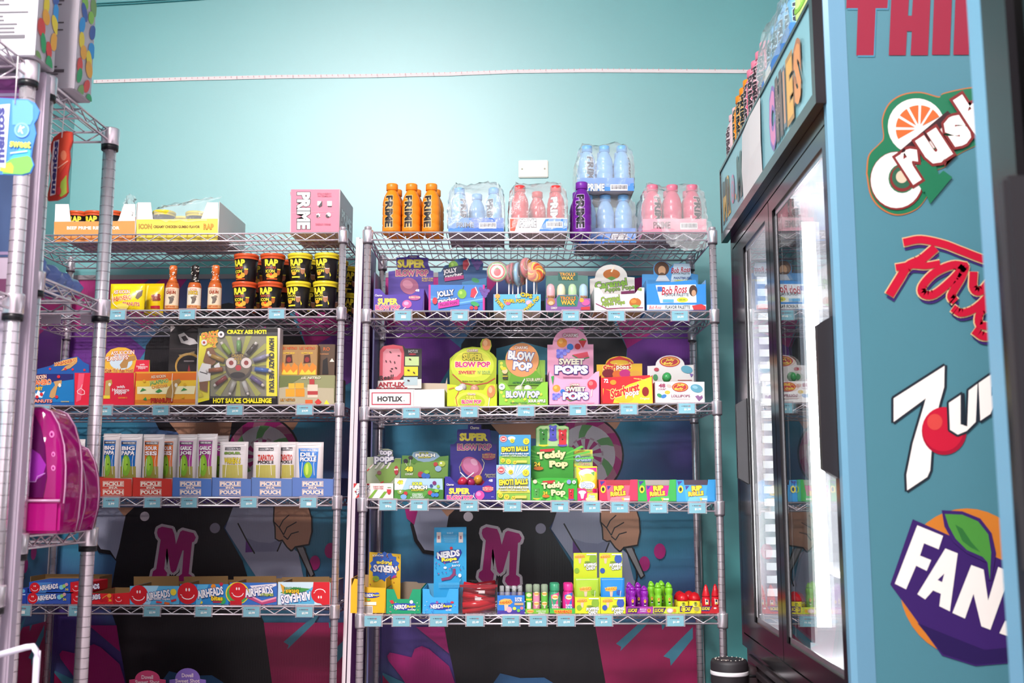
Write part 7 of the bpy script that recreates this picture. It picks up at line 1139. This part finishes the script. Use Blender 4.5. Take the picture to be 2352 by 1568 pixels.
film(tr, [[(-.02, -.006, .01), (-.02, .1, .01), (-.02, .2, .01)], [(-.022, -.007, .11), (-.02, .1, .11), (-.02, .2, .1)], [(-.01, .015, .2), (-.012, .1, .2), (-.01, .2, .2)]], 'film_end', 22, .01)
th = Th('snack_bag', 'pale yellow-green bag on the near end of the fridge top', 'snack bag', (FX+.04, 2.62, ftz), -math.pi/2+.2)
m_, fn = pillow(.2, .24, .03, mat('#cfe08a', .3)); m_.build('bag', th.o); art('print', th.o, [E('#8ab84a', 0, -.12, .05, .04), T('#f6f2d0', 'CHIPS', 0, -.18, .12, .03, '#5a8a2a', .08)], lambda v, lay: np.stack([v[:, 0], -fn(v[:, 0], -v[:, 1])-.0008-lay*STEP, -v[:, 1]], 1), cuts=[(0, q*.02) for q in range(-4, 5)])
# ------------------------------------------------------------------ second fridge, nearest the camera
nf = Th('drinks_fridge', 'second dark fridge cut off by the right edge of the picture', 'fridge', (FX, 1.53, 0), -math.pi/2)
MB().box(0, .045, -.002, .05, 0, 2.05, BLU2).build('corner_trim', nf.o, 'light blue corner trim')
MB().box(0, 1.3, .052, .74, 0, 2.05, mat('#141215', .4)).build('cabinet', nf.o)
MB().box(.045, .062, .0, .05, 0, 2.05, mat('#6a8a8a', .2)).build('inner_strip', nf.o)
d = MB()
for q in ((.062, .14, 0, 2.05), (1.2, 1.3, 0, 2.05), (.14, 1.2, 1.7, 2.05), (.14, 1.2, 0, .45)): d.box(q[0], q[1], -.008, .05, q[2], q[3], BK)
dr = d.build('door', nf.o); MB().box(.14, 1.2, .004, .01, .45, 1.7, clear('dark_glass', tint=(.25, .25, .28), ior=1.5, rough=0)).build('pane', dr)
MB().box(.17, .2, -.05, -.01, .8, 1.3, mat('#2b272b', .4), .006).build('handle', dr)
# ================================================================== foreground racks at the left
def atz(px, py, z): d = rays([(px, py)])[0]; t = (z-ZC)/d[2]; return EYE+d*t
WB = mat('#bdb6be', .45, 0, 'card'); beans = ('#3f8fd0', '#d0403f', '#86b84a', '#e0c83a', '#3a9a5f', '#4a5aa0', '#e0a03a', '#7a9a5a')
def bean_box(lab, rk, x1, y0, y1, h, shelf, w=.26):
    z = rk.zs[shelf]+.0062; th = Th('jelly_bean_carton', lab, 'carton', (x1-w/2, y0, z), 0, 'white bean-print cartons'); d = y1-y0
    b = MB().box(-w/2, w/2, 0, d, 0, h, WB, .002).build('carton', th.o)
    r = random.Random(int(y0*100)); ops = []
    for k in range(int(h/.03)):
        for j in range(2):
            ops.append(E(beans[(k*3+j*5) % 8], d*(.25+.5*j)+r.uniform(-.015, .015), k*.034+.015+r.uniform(-.008, .008), .012+r.random()*.008, .017+r.random()*.008, r.uniform(-40, 40)))
    art('bean_print', b, ops, lambda v, lay: np.stack([w/2+.0006+lay*STEP*.5, np.clip(v[:, 0], .002, d-.002), np.clip(h-v[:, 1], .002, h-.002)], 1))
    ops = [R('#5f565c', .02+(.0 if k % 3 else .05), .012+k*.0095, w-.02-r.random()*.06, .0155+k*.0095) for k in range(int(h/.0095)-4) if k % 7]
    ops += [R('#5a5258', w*.55, h-.05, w*.9, h-.042)]
    art('fine_print', b, ops, lambda v, lay: np.stack([v[:, 0]-w/2, np.full(len(v), -.0006)-lay*STEP*.1, h-v[:, 1]], 1))
bean_box('white bean-print carton on the foreground rack top, the one farther from the divider', RA, -1.163, 2.435, 2.532, .46, 0)
bean_box('white bean-print carton on the foreground rack top, right above the divider', RA, -1.163, 2.236, 2.333, .46, 0, .24)
th = Th('price_card', 'purple box under the top shelf of the near foreground rack', 'candy box', (-1.44, 2.1, RC.zs[1]+.0012)); MB().box(-.17, .17, 0, .18, 0, .36, mat('#6a1f6a', .4, 0, 'card'), .002).build('carton', th.o); art('print', th.o, [R('#4a6aa0', -.165, -.2, .165, -.005), E('#d87ab0', .05, -.28, .07, .05)], flatm(1, 1, 0, 0, 0))
th.o.name = 'candy_carton'; th.o['category'] = 'carton'
th = Th('candy_carton', 'slate blue carton on the lower near foreground shelf at the left edge', 'carton', (-1.44, 2.1, RC.zs[2]+.0012)); MB().box(-.17, .17, 0, .18, 0, .42, mat('#3f5a7a', .4, 0, 'card'), .002).build('carton', th.o); art('print', th.o, [R('#c8a0b0', -.15, -.12, .15, -.05), E('#d8d05a', .0, -.28, .09, .07)], flatm(1, 1, 0, 0, 0))
# hanging cardboard signs
def hanger(lab, Y, outline, K, c, ops, s0, s1, th_=.004):
    th = Th('hanging_sign', lab, 'sign', (-1.15, Y, 1.7)); p = [tuple(q) for q in th.m([kp(K, *a) for a in outline], 0)]
    b = MB().prism(p, 0, th_, mat(c, .4)).build('board', th.o); art('print', b, ops, flat(K, th, 0))
    a, e = lp(th, K, *s0, -.002), lp(th, K, *s1, -.002); MB().tube([a, e], .0012, mat('#e0d4d8', .5), 5).build('string', th.o)
hanger('blue roll-shaped hanging sign with white-edged lettering at the left edge', 2.05, [(-60, 720), (0, 705), (200, 715), (250, 740), (285, 800), (270, 850), (245, 890), (260, 960), (235, 1060), (225, 1130), (245, 1190), (220, 1245), (160, 1262), (0, 1255), (-60, 1240)], A1, '#3f78c8',
       [P('#5a92d8', (90, 720), (200, 722), (240, 760), (240, 860), (220, 900), (90, 900)), P('#3f9ad0', (60, 1150), (150, 1060), (225, 1050), (220, 1130), (120, 1135)), P('#6ab04a', (20, 1250), (30, 1180), (90, 1140), (200, 1120), (225, 1135), (240, 1190), (215, 1240), (160, 1256)), P('#a8d03a', (0, 1230), (10, 1190), (80, 1170), (100, 1200), (95, 1250)), P('#cfd0e0', (-50, 760), (75, 750), (40, 1210), (-50, 1190)), T('#3a3a78', 'mentos', 8, 975, 400, 60, None, .05, 90, 0, .06), E('#7aa8e0', 160, 938, 54), E('#5a8ad0', 160, 938, 44), T('#d8e4f0', 'K', 160, 935, 40, 50, r=-20), T('#d8e05a', 'sweet', 150, 1040, 150, 50, '#5a7a3a', .05, -4), L('#c8d8f0', 8, (80, 1105), (200, 1090))], (130, 405), (108, 748))
hanger('red roll-shaped hanging sign on a string beside the thick post', 2.44, [(385, 990), (430, 955), (480, 942), (520, 950), (522, 1010), (500, 1080), (505, 1160), (490, 1240), (485, 1300), (490, 1380), (470, 1410), (410, 1440), (345, 1445), (340, 1410), (365, 1300), (355, 1200), (370, 1120), (362, 1050)], A1, '#b8352a',
       [P('#c8452f', (440, 960), (510, 955), (515, 1010), (495, 1080), (498, 1160), (430, 1250), (425, 1100)), P('#8aa03a', (480, 1260), (482, 1390), (440, 1420), (425, 1400), (440, 1310)), P('#e0d0d4', (388, 1020), (428, 1005), (415, 1180), (400, 1400), (362, 1412), (372, 1290), (366, 1200), (378, 1110)), T('#35306a', 'mentos', 393, 1205, 380, 34, None, .05, 86, 0, .06), E('#d87a5a', 460, 1120, 22, 36), L('#e8a890', 6, (420, 1210), (490, 1160)), E('#c0343a', 425, 1375, 18, 30)], (468, 735), (445, 990), .006)
# soft blue packs on the second shelf
for k, (px, py, lab) in enumerate(((120, 640, 'lumpy translucent blue candy pack near the white divider'), (160, 655, 'lumpy translucent blue candy pack in the middle of the shelf'), (205, 670, 'lumpy translucent blue candy pack beside the thick post'))):
    th = Th('candy_pack', lab, 'candy pack', (-1.27-.01*k, 2.45+.1*k, RA.zs[1]+.0012), 1.2, 'blue candy packs'); r = random.Random(k)
    bm = bmesh.new(); bmesh.ops.create_icosphere(bm, subdivisions=3, radius=1)
    for q in bm.verts:
        n_ = 1+.12*math.sin(q.co.x*7+k)+.1*math.sin(q.co.y*9)+.06*r.uniform(-1, 1); q.co = (q.co.x*.055*n_, q.co.y*.07*n_, max(0, .028+q.co.z*.032*n_))
    MB().bm(bm, mat('#6f86c4', .2, 0, 'plastic'), True).build('pack', th.o); MB().box(-.02, .02, -.03, .03, .058, .0595, mat('#8ea2d8', .3)).build('label', th.o)
for k, (x, w) in enumerate(((-1.33, .03), (-1.225, .028))):
    th = Th('tag_holder', f'{("left", "right")[k]} white tag holder seen from behind on the far edge of the shelf', 'price tag', (x, RA.O[1]+RA.D+.021, RA.zs[1]-.056), 0, 'tag holders seen from behind'); MB().box(-w, w*.8, 0, .002, 0, .024, mat('#cfc2ce', .4), .0005).box(-w, w*.8, -.004, 0, .02, .024, mat('#cfc2ce', .4)).build('holder', th.o)
rp = Th('red_candy_tray', 'low red candy tray lying on the second foreground shelf', 'candy tray', (-1.5, 2.42, RA.zs[1]+.0012)); MB().box(-.16, .12, 0, .26, 0, .012, mat('#a83040', .4, 0, 'card'), .001).build('tray', rp.o); rp.o.name = 'candy_tray'
# magenta vinyl bags on the third shelf
VIN = clear('magenta_vinyl', tint=(.85, .12, .55), rough=.06, ior=1.45, add=.62, body='#b3157c'); PIPE = mat('#b98aa8', .2, 0, 'plastic')
def vinyl(lab, Y, outline, K, dep, dots_, pocket=None, prints=()):
    th = Th('vinyl_backpack', lab, 'bag', (-1.3, Y, RA.zs[2]+.0012)); p = [tuple(q) for q in th.m([kp(K, *a) for a in outline], 0)]
    zmin = min(q[1] for q in p); p = [(x, z if z > zmin+.004 else 0.0) for x, z in p]; p = [(x, max(z, 0)) for x, z in p]
    n = len(p); cx = sum(q[0] for q in p)/n; cz = sum(q[1] for q in p)/n; v = []; layers = [(0.0, .93), (.008, .985), (.02, 1.0), (dep-.02, 1.0), (dep-.008, .985), (dep, .93)]
    for yy, s in layers: v += [(cx+(x-cx)*s, yy, max(0, cz+(z-cz)*s)) for x, z in p]
    f = [(i+l_*n, (i+1) % n+l_*n, (i+1) % n+(l_+1)*n, i+(l_+1)*n) for l_ in range(5) for i in range(n)]+[tuple(range(n))[::-1], tuple(range(5*n, 6*n))]
    b = MB().add(v, f, VIN, True).build('shell', th.o)
    for yy in (.018, dep-.018): MB().tube([(x, yy, max(z, .003)) for x, z in p]+[(p[0][0], yy, max(p[0][1], .003))], .0024, PIPE, 6).build('piping', th.o)
    art('print', b, [E('#d87ab8', x, y, r, r*1.35) for x, y, r in dots_]+[E('#8f1068', x, y, r*.45, r*.6) for x, y, r in dots_]+list(prints), flat(K, th, 0), rough=.2)
    if pocket:
        x0, z0, x1, z1 = pocket; a = th.m([kp(K, x0, z0), kp(K, x1, z1)], -.03); MB().box(a[0][0], a[1][0], -.03, -.001, .002, a[0][1], VIN, .006).build('pocket', th.o); MB().tube([(a[0][0], -.031, a[0][1]), (a[1][0], -.031, a[0][1])], .003, PIPE, 6).build('zip', th.o)
B2 = (20, 900, 250/1032)
vinyl('front magenta vinyl backpack with white dots on the foreground rack', 2.385, [(-200, 1310), (440, 1310), (470, 1200), (500, 900), (505, 700), (490, 500), (440, 300), (370, 180), (280, 140), (180, 140), (-60, 200), (-200, 400)], B2, .12,
      [(410, 400, 24), (425, 590, 18), (425, 720, 20), (170, 1185, 34), (310, 1240, 20), (385, 1250, 20)], (60, 1030, 470, 1300), [P('#5c0f52', (150, 1000), (150, 200), (200, 165), (250, 210), (310, 330), (350, 500), (368, 800), (330, 1000)), P('#9a2fa6', (140, 560), (200, 520), (300, 590), (360, 690), (330, 790), (240, 850), (140, 830)), L('#c48ad0', 8, (130, 830), (200, 850), (260, 850), (280, 800), (350, 770))])
vinyl('rear magenta vinyl backpack with white dots against the thick post', 2.56, [(330, 1270), (640, 1255), (690, 1100), (700, 950), (690, 800), (660, 650), (600, 530), (530, 495), (460, 520), (380, 600)], B2, .11, [(620, 720, 26), (625, 900, 18), (620, 1010, 22), (560, 620, 14)])
# white tube frame at the lower left corner
th = Th('tube_frame', 'white metal tube frame at the lower left corner', 'tube frame', (-1.14, 2.2, 0)); WT = mat('#d9cfe0', .3, 0, 'plastic')
q = [lp(th, PX, *a_, 0) for a_ in ((-30, 1511), (60, 1486), (76, 1484), (83, 1494), (84, 1510), (80, 1600))]; x, z = q[-1][0], q[-1][2]
MB().tube(q+[(x-.004, 0, 0.0)], .0065, WT, 10).build('rail', th.o)
x2 = lp(th, PX, 70, 1510, 0)[0]; MB().tube([(x2, .03, .575), (x2, .03, 0)], .006, WT, 10).build('leg', th.o)
# printed sheets pinned to the near side of the divider, just inside the left edge of the picture
for lab, c, ya, yb in (('dark slate blue sheet pinned to the lilac divider at the left edge', '#3a4f74', 400, 590), ('purple sheet pinned high on the lilac divider at the left edge', '#6a1a66', 178, 226), ('deep red sheet pinned to the lilac divider under the blue one', '#6a3a5a', 640, 690)):
    th = Th('pinned_sheet', lab, 'sheet', (-1.4, 2.2985, 1.2), 0, 'sheets pinned to the divider'); a, b = th.m([(0, ya), (0, yb)], 0); MB().box(-.25, .19, 0, .0012, b[1], a[1], mat(c, .45, 0, 'card')).build('sheet', th.o); MB().box(-.24, .18, -.0006, 0, b[1]+.005, b[1]+.012, mat('#8a7a9a', .5)).build('print', th.o)
